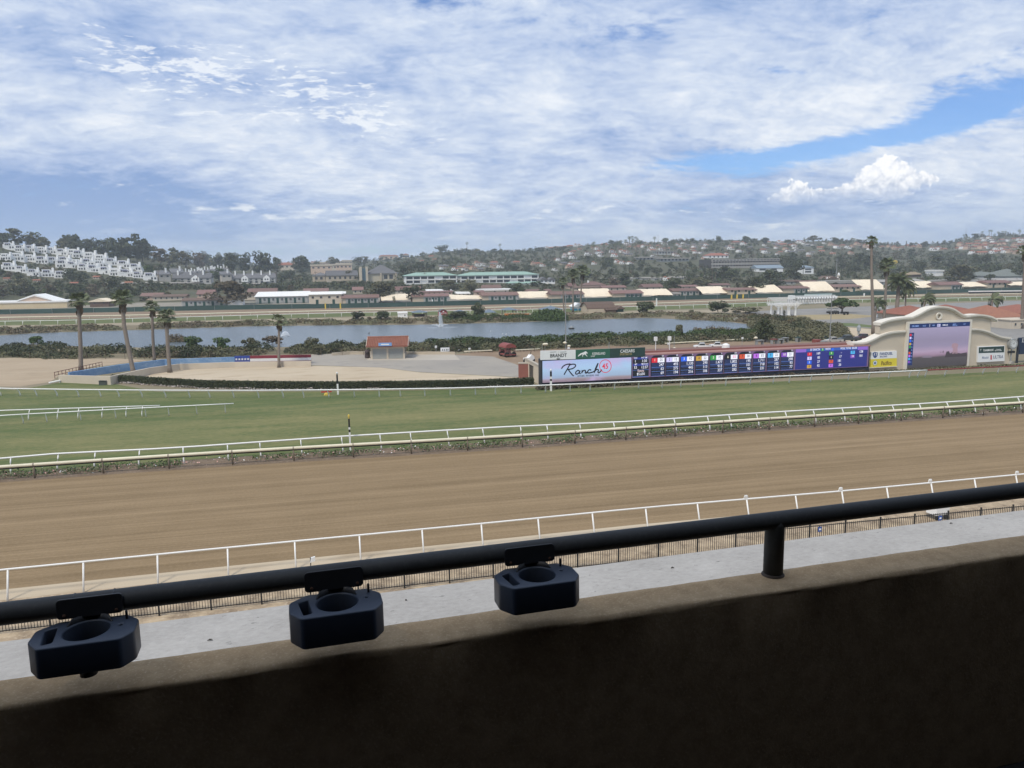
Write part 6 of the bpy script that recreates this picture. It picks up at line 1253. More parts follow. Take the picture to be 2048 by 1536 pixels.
car('dark teal car leftmost of the row beside the screen wall', 1642, 681, 26, 'car', m_vg, 3.0); car('pale pickup with white cab beside the red bin', 1667, 686, 36, 'pickup', m_vt, 2.95); car('dark grey pickup in the row beside the screen wall', 1696, 684, 42, 'pickup', m_vd, 3.0); car('dark maroon pickup nearest the screen wall shoulder', 1728, 680, 38, 'pickup', m_vm, 3.05)
car('dark low car parked under the red roofs left of the arch', 1893-105, 633+21, 0.1, 'car', m_vd, 0) if False else None
for lab, px, py, w, h, m in (('red crate bin before the teal car', 1633, 688, 12, 9, m_wred), ('grey crate bin right of the red one', 1645.5, 688.5, 11, 7, m_steel), ('black box by the end of the pale pickup', 1682, 694, 5, 5, m_black), ('pale block at the left shoulder of the screen wall', 1693, 697, 18, 7, m_beige)):
    p = at(px, py); s = mpp(p); r = thing('crate', lab, 'crate', p); MB().box(-w*s/2, w*s/2, -.7, .7, .12, h*s).build('box', m, r); MB().box(-w*s/2+.1, w*s/2-.1, -.6, .6, 0, .118).build('skid', m_black, r)
for i, (px, py, w, m) in enumerate(((1548, 688, 13, m_wred), (1560, 688, 11, m_steel), (1570, 685, 12, m_steel), (1596, 684, 9, m_dkgreen), (1519, 690, 16, m_steel))):
    p = at(px, py); s = mpp(p); r = thing('picnic_table', ('red topped table behind the tote roof', 'grey table right of the red topped one', 'grey table left of the green topped one', 'green topped table on the bare soil', 'low grey trestle left of the red topped table')[i], 'table', p, 0, 'tables behind the tote roof'); MB().box(-w*s/2, w*s/2, -.5, .5, .95, 1.05).build('table_top', m, r)
    for x in (-.8, .8): MB().box(x*w*s/2-.05, x*w*s/2+.05, -.4, .4, 0, .948).build('leg', m_steel, r)
p = at(1717, 669); r = thing('statue', 'pale grey abstract statue on the dry grass by the tallest palm', 'statue', p); s = mpp(p); MB().tube([(0, 0, 0), (0, 0, 6*s)], [.25, .2], 6).build('plinth', m_steel, r); MB().lathe([(.2, 0), (3.6*s, 2*s), (3.9*s, 9*s), (2*s, 13*s), (.2, 14*s)], 7, c=(0, 0, 5.5*s)).build('figure', mat('statue_grey', (.33, .36, .38), (.26, .29, .31), 1.), r)
p = at(1741, 690); r = thing('statue', 'white leaning sculpture of bars behind the left shoulder moulding', 'sculpture', p); s = mpp(p); MB().tube([(-3*s, 0, 0), (1*s, 0, 9*s), (4*s, 0, 13*s)], .14, 6).build('bar', m_white, r); MB().tube([(-1*s, 0, 3*s), (4*s, 0, 8*s)], .12, 6).build('bar', m_white, r); MB().box(-3*s, -1.5*s, -.2, .2, 0, 8*s).build('block', m_white, r)

# ================================================================ LAKE THINGS
m_spray = bpy.data.materials.new('water_spray'); m_spray.use_nodes = True
def _spray():
    t = m_spray.node_tree; b = t.nodes['Principled BSDF']; b.inputs['Base Color'].default_value = (.85, .88, .90, 1); b.inputs['Roughness'].default_value = .6; b.inputs['Alpha'].default_value = .55
_spray()
def drops(C, n, size, rng):
    a = rng.normal(size=(n, 3)); a /= np.linalg.norm(a, axis=1)[:, None]; b = np.cross(a, rng.normal(size=(n, 3))); b /= np.linalg.norm(b, axis=1)[:, None]; s = size*rng.uniform(.4, 1.2, (n, 1)); return np.stack([C-a*s, C-b*s*.7, C+a*s, C+b*s*.7], 1).reshape(-1, 3)
def fountain():
    rng = np.random.default_rng(3); p = at(879.5, 655); s = mpp(p); r = thing('fountain', 'tall white fountain jet with side sprays in the middle of the lake', 'fountain', p); r.location.z = .02
    n = 1700; h = rng.random(n)**.75; C = np.stack([rng.normal(size=n)*(.35+.9*h*(1-h)*1.4)*1.1*s*1.2+h*.8*s, rng.normal(size=n)*.35*s*2, h*30*s], -1); link('jet', quads_mesh('jet', drops(C, n, .75*s, rng), m_spray), r)
    n = 1500; h = rng.random(n); C = np.stack([2.5*s+rng.normal(size=n)*1.6*s+2.8*s*h*0+2.0*s*(1-h), rng.normal(size=n)*1.0*s, h*25*s], -1); link('falling_water', quads_mesh('falling_water', drops(C, n, .55*s, rng), m_spray), r)
    for a in np.linspace(0, 6.283, 11)[:-1]:
        n = 260; t = rng.random(n); R = 17*s*t; z = (20*t-13*t*t)*s*.75; C = np.stack([R*math.cos(a)+rng.normal(size=n)*.5*s, R*math.sin(a)+rng.normal(size=n)*.5*s, z+rng.normal(size=n)*.4*s], -1); link('spray_arc', quads_mesh('spray_arc', drops(C, n, .36*s, rng), m_spray), r)
    n = 1600; a = rng.random(n)*6.283; R = rng.random(n)**.6*20*s; C = np.stack([R*np.cos(a)+4*s, R*np.sin(a)*1.2, .08+0*a], -1); link('foam', quads_mesh('foam', drops(C, n, .4*s, rng)*np.array([1.6, 1, .15]), m_spray), r)
    p = at(571, 672); s = mpp(p); r = thing('fountain', 'low foaming aerator mound in the lake behind the single palm', 'fountain', p); n = 1500; a = rng.random(n)*6.283; q = rng.random(n)**.5; C = np.stack([q*np.cos(a)*9*s, q*np.sin(a)*9*s, (1-q*q)*10*s*rng.random(n)**.3], -1); link('foam', quads_mesh('foam', drops(C, n, .7*s, rng), m_spray), r)
    n = 500; a = rng.random(n)*6.283; q = rng.random(n)**.5; C = np.stack([q*np.cos(a)*14*s, q*np.sin(a)*14*s, .05+0*q], -1); link('foam_ring', quads_mesh('foam_ring', drops(C, n, .5*s, rng)*np.array([1.4, 1, .1]), m_spray), r)
fountain()
for i, (px, py, w) in enumerate(((1143, 658, 9), (738, 667.5, 4), (1005, 669, 3), (1012, 669.3, 3), (981, 663, 2.5))):
    p = at(px, py); s = mpp(p); lab = ('dark floating pump raft in the lake left of the pole', 'dark bird standing in the lake above the kiosk', 'left white duck of a pair on the lake', 'right white duck of a pair on the lake', 'lone small duck on the lake')[i]
    if i == 0: r = thing('raft', lab, 'raft', p); MB().box(-w*s/2, w*s/2, -.6, .6, .02, .3).build('deck', m_black, r); MB().lathe([(.5, 0), (.4, .4), (.1, .5)], 8, c=(0, 0, .302)).build('pump', m_steel, r)
    else:
        r = thing('bird', lab, 'bird', p); m_ = m_black if i == 1 else m_white; k = w*s
        MB().tube([(-.5*k, 0, .25*k), (-.25*k, 0, .32*k), (.15*k, 0, .3*k), (.35*k, 0, .42*k), (.42*k, 0, .7*k), (.6*k, 0, .74*k)], [.02*k, .18*k, .2*k, .1*k, .1*k, .02*k], 7).build('body', m_, r, smooth=True)
# far shore buildings and pavilions
building('pump_house', 'small white flat roofed hut on the far shore', 'hut', 797, 815, 635, 627, 625, 'flat', 5, m_white, m_whiteroof, wins=[(810, 629, 3, 3)], ground=at, ov=.15, clear=False)
def gambrel(label, pL, pR, py, pt, pr, wm_, rm_, dep, name='toy_barn', front=None):
    f = frame(pL, pR, py, -4, at); s = mpp(f.loc); L = f.L; r = thing(name, label, 'barn', f.loc, f.rz); h = (py-pt)*s; rh = (pt-pr)*s
    pr_ = [(0, 0), (L, 0), (L, h), (L*.82, h+rh*.65), (L*.5, h+rh), (L*.18, h+rh*.65), (0, h)]; return f, r, pr_, L, h, rh, s
f, r, pr_, L, h, rh, s = gambrel('red toy barn front with white trim on the far shore', 879, 895, 632, 625, 619.5, None, None, 4)
MB().prism(pr_, 0, 4).build('wall', mat('barn_red', (.33, .03, .04), (.28, .025, .035), 1.), r)
mb = MB(); q = pr_[2:]; 
for i in range(len(q)-1): mb.add([(q[i][0], -.35, q[i][1]+.05), (q[i+1][0], -.35, q[i+1][1]+.05), (q[i+1][0], 4.2, q[i+1][1]+.05), (q[i][0], 4.2, q[i][1]+.05), (q[i][0], -.35, q[i][1]+.2), (q[i+1][0], -.35, q[i+1][1]+.2), (q[i+1][0], 4.2, q[i+1][1]+.2), (q[i][0], 4.2, q[i][1]+.2)], [(0, 1, 5, 4), (4, 5, 6, 7), (3, 7, 6, 2), (0, 3, 2, 1)])
mb.build('roof', m_greyroof, r); MB().box(L*.2, L*.8, -.1, -.003, 0, h*.75).build('door', MATS['barn_red'], r); MB().box(L*.4, L*.6, -.12, -.003, h+rh*.2, h+rh*.55).build('loft_window', m_white, r)
mb = MB(); mb.box(L*.14, L*.195, -.14, -.003, 0, h*.8); mb.box(L*.805, L*.86, -.14, -.003, 0, h*.8); mb.box(L*.14, L*.86, -.14, -.003, h*.8+.002, h*.9); mb.build('door_trim', m_white, r)
# big brown barn, gable end at left
f = frame(1177, 1229, 625, -4, at); s = mpp(f.loc); L = f.L; r = thing('barn', 'brown shingled barn with white gambrel end on the far shore', 'barn', f.loc, f.rz); D = 9.; e = 8*s
mb = MB(); h = 7*s; rh = 12*s; pr2 = [(0, 0), (D, 0), (D, h), (D*.8, h+rh*.65), (D*.5, h+rh), (D*.2, h+rh*.65), (0, h)]
V = [(e*.3 if False else 0, y, z) for y, z in pr2]+[(L, y, z) for y, z in pr2]; n = len(pr2); mb.add(V, [tuple(range(n))[::-1], tuple(range(n, 2*n))]+[(i, (i+1) % n, (i+1) % n+n, i+n) for i in range(n)]); mb.build('wall', m_beige, r)
mb = MB(); q = pr2[2:]
for i in range(len(q)-1): (y0, z0), (y1, z1) = q[i], q[i+1]; mb.add([(-.5, y0, z0+.06), (L+.5, y0, z0+.06), (L+.5, y1, z1+.06), (-.5, y1, z1+.06), (-.5, y0, z0+.3), (L+.5, y0, z0+.3), (L+.5, y1, z1+.3), (-.5, y1, z1+.3)], [(0, 3, 2, 1), (4, 5, 6, 7), (0, 1, 5, 4), (1, 2, 6, 5), (2, 3, 7, 6), (3, 0, 4, 7)])
mb.build('roof', m_brownroof, r)
f3 = frame(1177, 1186, 624, -30, at); r2 = MB(); s3 = mpp(f3.loc); L3 = f3.L; r2.prism([(0, 0), (L3, 0), (L3, 9*s3), (L3*.8, 14*s3), (L3*.5, 17*s3), (L3*.2, 14*s3), (0, 9*s3)], -.4, .3); o = tag(r2.build('gambrel_facade', m_white, None, f3.loc, f3.rz), 'white gambrel front panel at the left end of the brown barn', 'facade')
building('mural_shed', 'small shed with bright blue mural front and white gable on the far shore', 'shed', 1148, 1168, 621, 613, 606, 'cross', 5, mat('cyan_mural', (.06, .32, .55), (.10, .42, .62), .8), m_white, ground=at, clear=False)
building('shed', 'cream end wall between the blue mural shed and the brown barn', 'shed', 1169, 1176, 622, 610, 609, 'flat', 5, m_cream, m_cream, ground=at, clear=False); building('shed', 'low brown outbuilding right of the brown barn', 'shed', 1214, 1232, 625, 619, 617, 'gable', 4, m_brownroof, m_brownroof, ground=at, clear=False); building('playhouse', 'small dark green playhouse with yellow side right of the brown barn', 'playhouse', 1235, 1247, 624, 617, 612, 'cross', 4, m_dkgreen, m_brownroof, ground=at, clear=False)
m_bluegrey = mat('blue_grey_canvas', (.13, .17, .21), (.16, .20, .24), 1.)
for i, (a, b, py, pt, pr, m, wall) in enumerate(((828, 853, 634, 625, 621, m_bluegrey, 1), (912, 932, 632, 625, 620, m_bluegrey, 0), (972, 990, 632, 625, 619, m_bluegrey, 0), (1010, 1032, 631, 620, 615, m_bluegrey, 0), (1032, 1052, 631, 621, 619.5, m_brownroof, 0), (1087, 1123, 629, 619, 612, m_bluegrey, 0), (832, 852, 634, 628, 626.5, m_brownroof, 0))[:6]):
    f = frame(a, b, py, -4, at); s = mpp(f.loc); L = f.L; r = thing('pavilion', ('brown posted pavilion with blue grey roof right of the small white hut', 'blue grey canopy behind the bushes right of the red toy barn', 'blue grey canopy just right of the dark round tree on the far shore', 'blue grey topped gazebo above the orange tables', 'flat brown pergola beside the gazebo over the orange tables', 'blue grey peaked tent behind the reeds left of the tall lamp pole')[i], 'pavilion', f.loc, f.rz, 'pavilions on the far shore'); h = (py-pt)*s
    mb = MB(); pyr(mb, -.6, L+.6, -.6, 5.6, h, (pt-pr)*s); mb.build('roof', m, r)
    for x in (0, L):
        for y in (0, 5): MB().box(x-.13, x+.13, y-.13, y+.13, 0, h-.002).build('post', m_bark, r)
    if wall: MB().box(.2, L-.2, 4.8, 4.95, 0, h*.5).build('back_wall', m_brownroof, r)
for i in range(8):
    px = 1012+i*6.2; p = at(px, 632); s = mpp(p); r = thing('stall_table', 'orange draped table, %s from the left on the far shore' % ordn(i), 'table', p, 0, 'orange tables under the gazebo'); MB().box(-2.6*s, 2.6*s, -.5, .5, .1, .95).build('drape', mat('orange_cloth', (.52, .22, .07), (.46, .20, .07), 1.), r); MB().box(-2.7*s, 2.7*s, -.55, .55, .952, 1.02).build('table_top', m_cpaint, r)
# starting gate
f = frame(1596, 1671, 608, -4, at); s = mpp(f.loc); L = f.L; r = thing('starting_gate', 'white starting gate of about fourteen stalls parked on the backstretch', 'starting gate', f.loc, f.rz)
MB().box(-1, L+1, .2, .9, 13.4*s, 15.0*s).build('overhead_beam', m_wpaint, r); MB().box(-1.2, L+1.2, 2.0, 2.4, 15.3*s, 16.8*s).build('top_rail', m_wpaint, r)
for i in range(15):
    x = L*i/14; MB().box(x-.12, x+.12, -.1, 3.3, .3, 13.1*s).build('stall_partition', m_wpaint, r); MB().lathe([(.1, 0), (.36, .2), (.36, .6), (.1, .8)], 8, c=(x, -.1, 9.6*s)).build('pad', m_bw, r)
    if i < 14: MB().box(x+.25, x+L/14-.25, 1.0, 1.08, 4.4*s, 12.6*s).build('front_gate', m_black, r); MB().box(x+.2, x+L/14-.2, .3, .39, .5*s, 4.2*s).build('lower_gate', m_bw, r)
for i in range(4): x = L*(i+.5)/4; o = link('wheel', wm, r, (x, 3.2, .5)); o.rotation_euler = (math.pi/2, 0, 0)
MB().box(-3.2, -1.1, .2, 2.6, .6, 2.1).build('tractor_body', m_black, r); MB().box(-3.0, -1.2, .3, 2.5, 2.1, 3.6).build('tractor_cab', m_bw, r)
f = frame(1608, 1663, 596, -5, at); s = mpp(f.loc); r = thing('sign_panel_board', 'long pale sign panel with blue dots on the fence above the starting gate', 'sign', f.loc, f.rz); MB().box(0, f.L, -.4, -.15, 1.2, 8.6*s).build('panel', mat('pale_teal_panel', (.46, .56, .54), (.40, .50, .49), .5), r)
for i, x in enumerate((.05, .13, .27, .5, .72, .86, .93)): MB().prism([(f.L*x+(1.6 if i == 3 else .7)*s*math.cos(a), 5*s+(1.6 if i == 3 else .7)*s*math.sin(a)) for a in np.linspace(0, 6.28, 11)[:-1]], -.43, -.401).build('dot', mat('dot_blue', (.10, .34, .62), (.12, .36, .64), 1.), r)
MB().box(.3, .5, -.3, -.1, 0, 1.19).build('leg', m_steel, r); MB().box(f.L-.5, f.L-.3, -.3, -.1, 0, 1.19).build('leg', m_steel, r)
# pergola
f = frame(1555, 1592, 632, -4, at); s = mpp(f.loc); L = f.L; r = thing('pergola', 'white pergola with stout columns and slatted top right of the lake', 'pergola', f.loc, f.rz); D = 4.2
for x in (.25, L-.25, L*.62):
    for y in (0, D): MB().lathe([(.42, 0), (.42, .25), (.3, .3), (.27, 19*s), (.4, 19.4*s), (.4, 20*s)], 10, c=(x, y, 0)).build('column', m_wpaint, r)
    for q in (-1, 1): MB().tube([(x, -.1, 15*s), (x+q*.9, -.1, 20*s)], .09, 5).build('brace', m_wpaint, r)
for y in (0, D): MB().box(-1., L+1., y-.12, y+.12, 20.05*s, 22.5*s).build('beam', m_wpaint, r)
for i in range(9): x = -.7+(L+1.4)*i/8; MB().prism([(x-.06, 22.55*s), (x+.06, 22.55*s), (x+.06, 24.4*s), (x-.06, 24.4*s)], -1.2, D+1.2).build('rafter', m_wpaint, r)
for i in range(7): y = -1.0+(D+2)*i/6; z = 24.45+i*1.75; MB().box(-1.1+i*.12, L+1.1-i*.12, y-.06, y+.06, z*s, (z+1.1)*s).build('slat', m_wpaint, r); MB().box(-.6, -.5, y-.05, y+.05, 24.42*s, (z-.02)*s+.02).build('slat_post', m_wpaint, r); MB().box(L+.4, L+.5, y-.05, y+.05, 24.42*s, (z-.02)*s+.02).build('slat_post', m_wpaint, r)
for k, px in enumerate((1549.5, 1568)): tree('clipped_column_shrub', ('dark column shrub left of the pergola', 'dark column shrub in front of the pergola columns')[k], 'shrub', at(px, 634), 2.2, 1.0, 'round', 1, m_leaf, 420, .055)
# coral tree with carts beneath
tree('coral_tree', 'wide flat topped umbrella tree with dark carts beneath it in the parking', 'tree', at(1684, 626), 30*mpp(at(1684, 626)), 46*mpp(at(1684, 626)), 'umbrella', 2, m_leaf3, 2600, .05)
for i, (px, py, w) in enumerate(((1660, 628.5, 12), (1671, 628, 10), (1689, 629.5, 14))):
    p = at(px, py); s = mpp(p); r = thing('cart', ('dark cart with canopy, leftmost under the umbrella tree', 'dark cart in the middle under the umbrella tree', 'low dark trailer right of the trunk of the umbrella tree')[i], 'cart', p, .1); MB().box(-w*s/2, w*s/2, -.6, .6, .4, .95).build('body', m_black, r)
    for x in (-w*s*.33, w*s*.33): o = link('wheel', wm, r, (x, -.6, .4)); o.rotation_euler = (math.pi/2, 0, 0); o.scale = (.8, .8, .8)
    if i < 2: MB().box(-w*s/2.4, w*s/2.6, -.6, .6, 1.75, 1.85).build('canopy', m_black, r); MB().box(-.05, .05, -.5, -.42, .951, 1.748).build('post', m_steel, r); MB().box(-w*s*.3, w*s*.1, -.45, .45, .951, 1.3).build('seat', m_steel, r)
# red tiled buildings behind the screen wall
RTG = 'red tiled buildings behind the screen wall'
for q in ((1812, 1880, 640, 628, 613, 'red hipped roof building behind the left shoulder of the arch', 12), (1886, 1976, 640, 629, 612, 'large red hipped roof building behind the arch top, with white eaves', 16), (1986, 2046, 646, 634, 613, 'nearer red hipped roof building at the right, above the clock', 15), (2040, 2110, 640, 625, 611, 'red roofed building cut by the right edge', 14)):
    building('tiled_building', q[5], 'building', q[0], q[1], q[2], q[3], q[4], 'hip', q[6], m_cream, m_terra, ground=at, group=RTG, ov=1.0, clear=False, wrow=(5, 2.5, 4, 5))
building('tiled_building', 'cream walled building with gate posts right of the screen wall', 'building', 2022, 2075, 657, 640, 639, 'flat', 6, m_cream, m_cream, ground=at, group=RTG, clear=False, ov=.2, wins=[(2030, 645, 5, 6), (2042, 645, 5, 6)])
building('loading_shed', 'long cream shed with open bays left of the arch', 'shed', 1775, 1826, 636, 629, 627, 'flat', 6, m_white, m_conc2, ground=at, clear=False, ov=.2, wrow=(3, 2, 8, 4)); building('ticket_booth', 'tiny white booth with dark window beside the palm trunks', 'booth', 1767, 1775, 627, 617, 616, 'flat', 3, m_white, m_white, ground=at, clear=False, ov=.15, wins=[(1771, 619, 3, 3.5)])
p0, p1 = at(1742, 628), at(1800, 626); f = Fr(p0, p1); r = thing('slat_fence', 'grey slatted fence strip behind the tallest palm trunk', 'fence', f.loc, f.rz)
for i in range(12): MB().box(f.L*i/12+.05, f.L*(i+1)/12-.05, 0, .12, .1, 1.5).build('slat', m_greyw, r)
MB().box(0, f.L, .125, .2, 1.1, 1.25).build('backing_rail', m_greyw, r)

# ================================================================ PALMS
def palm_px(label, pts, r0, r1, Lpx, nf=34, skirt=True, group=None, kind='fan', wind=0.):
    b = at(*pts[0]); dep = depth(b); s = mpp(b); path = [b]+[upd(px, py, dep) for px, py in pts[1:]]
    return palm('palm_tree', label, path, r0, r1, Lpx*s, nf, skirt, group, kind, wind)
G1 = 'fan palms before the lake'
palm_px('straight fan palm, leftmost of the palms before the lake', ((162, 742), (161, 690), (159, 650), (158, 606)), .36, .28, 25, 34, True, G1)
palm_px('fan palm with a kinked trunk leaning left, standing at the hedge end', ((268, 751), (256, 692), (248, 650), (245, 603)), .35, .30, 26, 34, True, G1)
palm_px('slimmer fan palm, left of the pair behind the mural wall', ((309, 724), (306, 680), (305, 650), (304, 618)), .28, .24, 19, 28, True, G1)
palm_px('fan palm right of the pair, rising from the pale sand', ((340, 745), (336, 700), (334, 665), (333, 637)), .33, .28, 22, 32, True, G1)
palm_px('lone fan palm with a ragged crown before the small fountain', ((558, 735), (557.5, 700), (558, 670), (558, 645)), .26, .2, 20, 26, True, G1, wind=.15)
G2 = 'palms around the right hand parking'
palm_px('tallest palm, a thin trunk rising above the skyline at the screen wall', ((1747, 668), (1745, 600), (1743, 540), (1743, 484)), .42, .26, 14, 34, True, G2, wind=.35)
palm_px('second tallest thin palm right of the tallest one', ((1767, 655), (1770, 610), (1772, 570), (1774, 534)), .40, .26, 20, 36, True, G2, wind=.2)
palm_px('feather palm with a flared trunk foot and arching fronds', ((1793, 636), (1794, 615), (1796, 590), (1797, 568)), .75, .42, 25, 40, False, G2, 'feather')
palm_px('thin palm with a wind-blown bushy crown right of the feather palm', ((1810, 636), (1811, 610), (1812, 578)), .26, .20, 20, 30, False, G2, 'feather', .9)
palm_px('short leaning palm between the two tallest trunks', ((1748, 660), (1750, 636), (1754, 608)), .26, .2, 17, 28, False, G2, 'feather', .8)
palm_px('short palm with round wind-blown crown before the far rail', ((1846, 633), (1848, 615), (1850, 600)), .34, .24, 18, 40, False, G2, 'feather', .9)
palm_px('wind-blown palm above the right shoulder of the screen wall', ((1983, 640), (1983, 618), (1985, 600)), .26, .2, 19, 30, False, G2, 'feather', 1.0)
palm_px('palm trunk cut by the right edge of the view', ((2043, 657), (2046, 600), (2049, 540), (2050, 505)), .40, .26, 18, 30, True, G2)
G3 = 'thin palms on the far shore of the lake'
palm_px('left of the three thin dark palms on the far shore', ((1128, 628), (1127, 600), (1126, 566)), .30, .22, 13, 30, True, G3); palm_px('middle of the three thin dark palms on the far shore', ((1146, 624), (1146, 590), (1147, 553)), .32, .24, 17, 32, True, G3); palm_px('right and tallest of the three thin dark palms on the far shore', ((1161, 620), (1162, 585), (1165, 546)), .32, .24, 18, 32, True, G3)
def hpalm(label, px, py, pt, L, g): b = T(px, py); dep = depth(b); return palm('palm_tree', label, [b-np.array([0, 0, 1.]), upd(px, (py+pt)/2, dep), upd(px, pt, dep)], .4, .3, L*mpp(b), 16, False, g)
hpalm('single round headed palm on the skyline above the grey terraces', 437, 520, 509, 5, 'palms on the hills')
rr = random.Random(4)
lst = sorted([(1176+rr.uniform(0, 190), rr.uniform(505, 517)) for i in range(34)])
for i, (px, py) in enumerate(lst): hpalm('small palm on the middle hill, %s from the left' % ordn(i), px, py, py-rr.uniform(14, 24), 5, 'palms among the middle hill houses')
lst = sorted([(1255+rr.uniform(0, 80), 488+rr.uniform(0, 3)) for i in range(7)])
for i, (px, py) in enumerate(lst): hpalm('tiny skyline palm at the middle of the hill crest, %s from the left' % ordn(i), px, py, py-rr.uniform(9, 14), 4.5, 'tiny skyline palms')
lst = sorted([(1960+rr.uniform(0, 90), 474+rr.uniform(0, 3)) for i in range(9)])
for i, (px, py) in enumerate(lst): hpalm('tiny palm on the far right crest, %s from the left' % ordn(i), px, py, py-rr.uniform(8, 13), 3.5, 'tiny palms of the far right crest')
for px, py, pt in ((934, 499, 488), (1000, 500, 491)): hpalm('tiny palm on the crest of the dark ridge, %s' % ('left' if px < 960 else 'right'), px, py, pt, 4, 'tiny palms of the dark ridge')

# ================================================================ SHRUBS ROUND THE LAKE
def mounds(name, spots, m, per, size, rng):
    V = []
    for (p, rx, h) in spots:
        n = int(per*rx*(rx*.5+h)); C = np.array([p]); R = np.array([(rx, rx, h)]); v = leaves(rng, C, R, n, size, .3, .25).reshape(-1, 4, 3)
        v[..., 2] = np.abs(v[..., 2]-p[2])+p[2]; V.append(v.reshape(-1, 3))
    o = link(name, quads_mesh(name, np.concatenate(V), m)); return struct(o, 'stuff')
rng = np.random.default_rng(11)
def band(xs, ytop, ybase, N, rx, h, xr=None):
    out = []
    for i in range(N):
        px = rng.uniform(*xr) if xr else rng.uniform(xs[0], xs[-1])
        if not xr and px < 700 and math.sin(px*.043)+math.sin(px*.017+1.3)+rng.uniform(-.9, .9) < -.75: continue
        y0, y1 = np.interp(px, xs, ytop), np.interp(px, xs, ybase); py = y0+(y1-y0)*rng.random(); p = at(px, py); out.append((p, rng.uniform(*rx), rng.uniform(*h)))
    return out
bx = [10, 120, 200, 300, 480, 620, 800, 980, 1080, 1200, 1320, 1420, 1530]; bt = [697, 697, 702, 704, 702, 697, 693, 690, 687, 682, 678, 676, 668]; bbs = [713, 717, 716, 716, 713, 707, 706, 702, 699, 692, 688, 685, 679]
sheet('scrub_ground', [at(a, b) for a, b in zip(bx, [t-4 for t in bt])]+[at(a, b+1) for a, b in list(zip(bx, bbs))[::-1]], .016, mat('scrub_floor', (.12, .105, .06), (.24, .195, .125), .12, .95, coords='pos'))
mounds('shore_scrub', band(bx, bt, bbs, 230, (1.2, 3.4), (.5, 1.7)), m_leaf2, 44, .22, rng)
mounds('shore_scrub', band(bx, bt, bbs, 100, (1.4, 3.8), (.7, 2.1)), m_leaf, 44, .22, rng)
mounds('shore_scrub', band(bx, bt, bbs, 90, (1.0, 2.6), (.4, 1.3)), m_leaf4, 44, .2, rng)
mounds('shore_scrub', band(bx, bt, bbs, 60, (.8, 2.0), (.4, 1.0)), m_reed, 40, .18, rng)
mounds('shore_scrub', band([640, 980, 1080, 1320, 1530], [690, 687, 684, 676, 668], [697, 694, 690, 682, 674], 90, (2, 3.6), (1.4, 2.1), (860, 1530)), m_leaf3, 40, .22, rng)
fx_ = [-40, 60, 140, 280, 512, 640, 830, 940, 1110, 1290, 1450, 1510]; ft = [660, 656, 654, 651, 645, 643, 640, 637, 632, 626, 630, 634]; fbs = [672, 666, 663, 659, 651.5, 650, 649, 646, 641, 635, 642, 648]
sheet('scrub_ground', [at(a, b) for a, b in zip(fx_, ft)]+[at(a, b+.7) for a, b in list(zip(fx_, fbs))[::-1]], .016, MATS['scrub_floor'])
mounds('far_shore_scrub', band(fx_, ft, fbs, 260, (1.4, 3.2), (.6, 1.2)), m_leaf2, 26, .26, rng); mounds('far_shore_scrub', band(fx_, ft, fbs, 170, (1.4, 3.2), (.6, 1.3)), m_leaf4, 26, .26, rng); mounds('far_shore_scrub', band(fx_, ft, fbs, 80, (1.4, 3.0), (.6, 1.2)), m_reed, 26, .26, rng)
mounds('far_shore_reeds', band([890, 1010, 1130], [638, 637, 636], [644, 643, 641], 60, (1.6, 3.2), (1.1, 2.0)), m_leaf3, 34, .24, rng)
mounds('far_shore_reeds', band([1070, 1120], [634, 633], [643, 642], 30, (1.8, 3.2), (2.2, 3.0)), m_leaf3, 34, .24, rng)
rx_ = [1510, 1560, 1620, 1680]; mounds('right_bank_scrub', band(rx_, [640, 640, 648, 662], [668, 680, 683, 678], 120, (1.6, 3.6), (1.1, 2.2)), m_leaf2, 42, .22, rng); mounds('right_bank_scrub', band(rx_, [640, 640, 648, 662], [668, 680, 683, 678], 70, (1.6, 3.2), (1.0, 2.0)), m_leaf, 42, .22, rng); mounds('right_bank_scrub', band([1500, 1545, 1600], [634, 636, 642], [650, 650, 652], 50, (1.5, 3.), (.9, 1.7)), m_reed, 40, .22, rng)
sheet('scrub_ground', [at(*q) for q in ((1500, 638), (1560, 638), (1630, 648), (1690, 664), (1685, 684), (1540, 684), (1505, 660))], .016, MATS['scrub_floor'])
mounds('shore_reeds', [(at(px, 684), .7, rng.uniform(1.2, 2.2)) for px in np.linspace(340, 372, 16)]+[(at(px, 671+rng.uniform(-2, 2)), .8, rng.uniform(1.2, 2.4)) for px in np.linspace(1390, 1460, 34)], m_reed, 60, .16, rng)
SB = 'bushes round the lake'
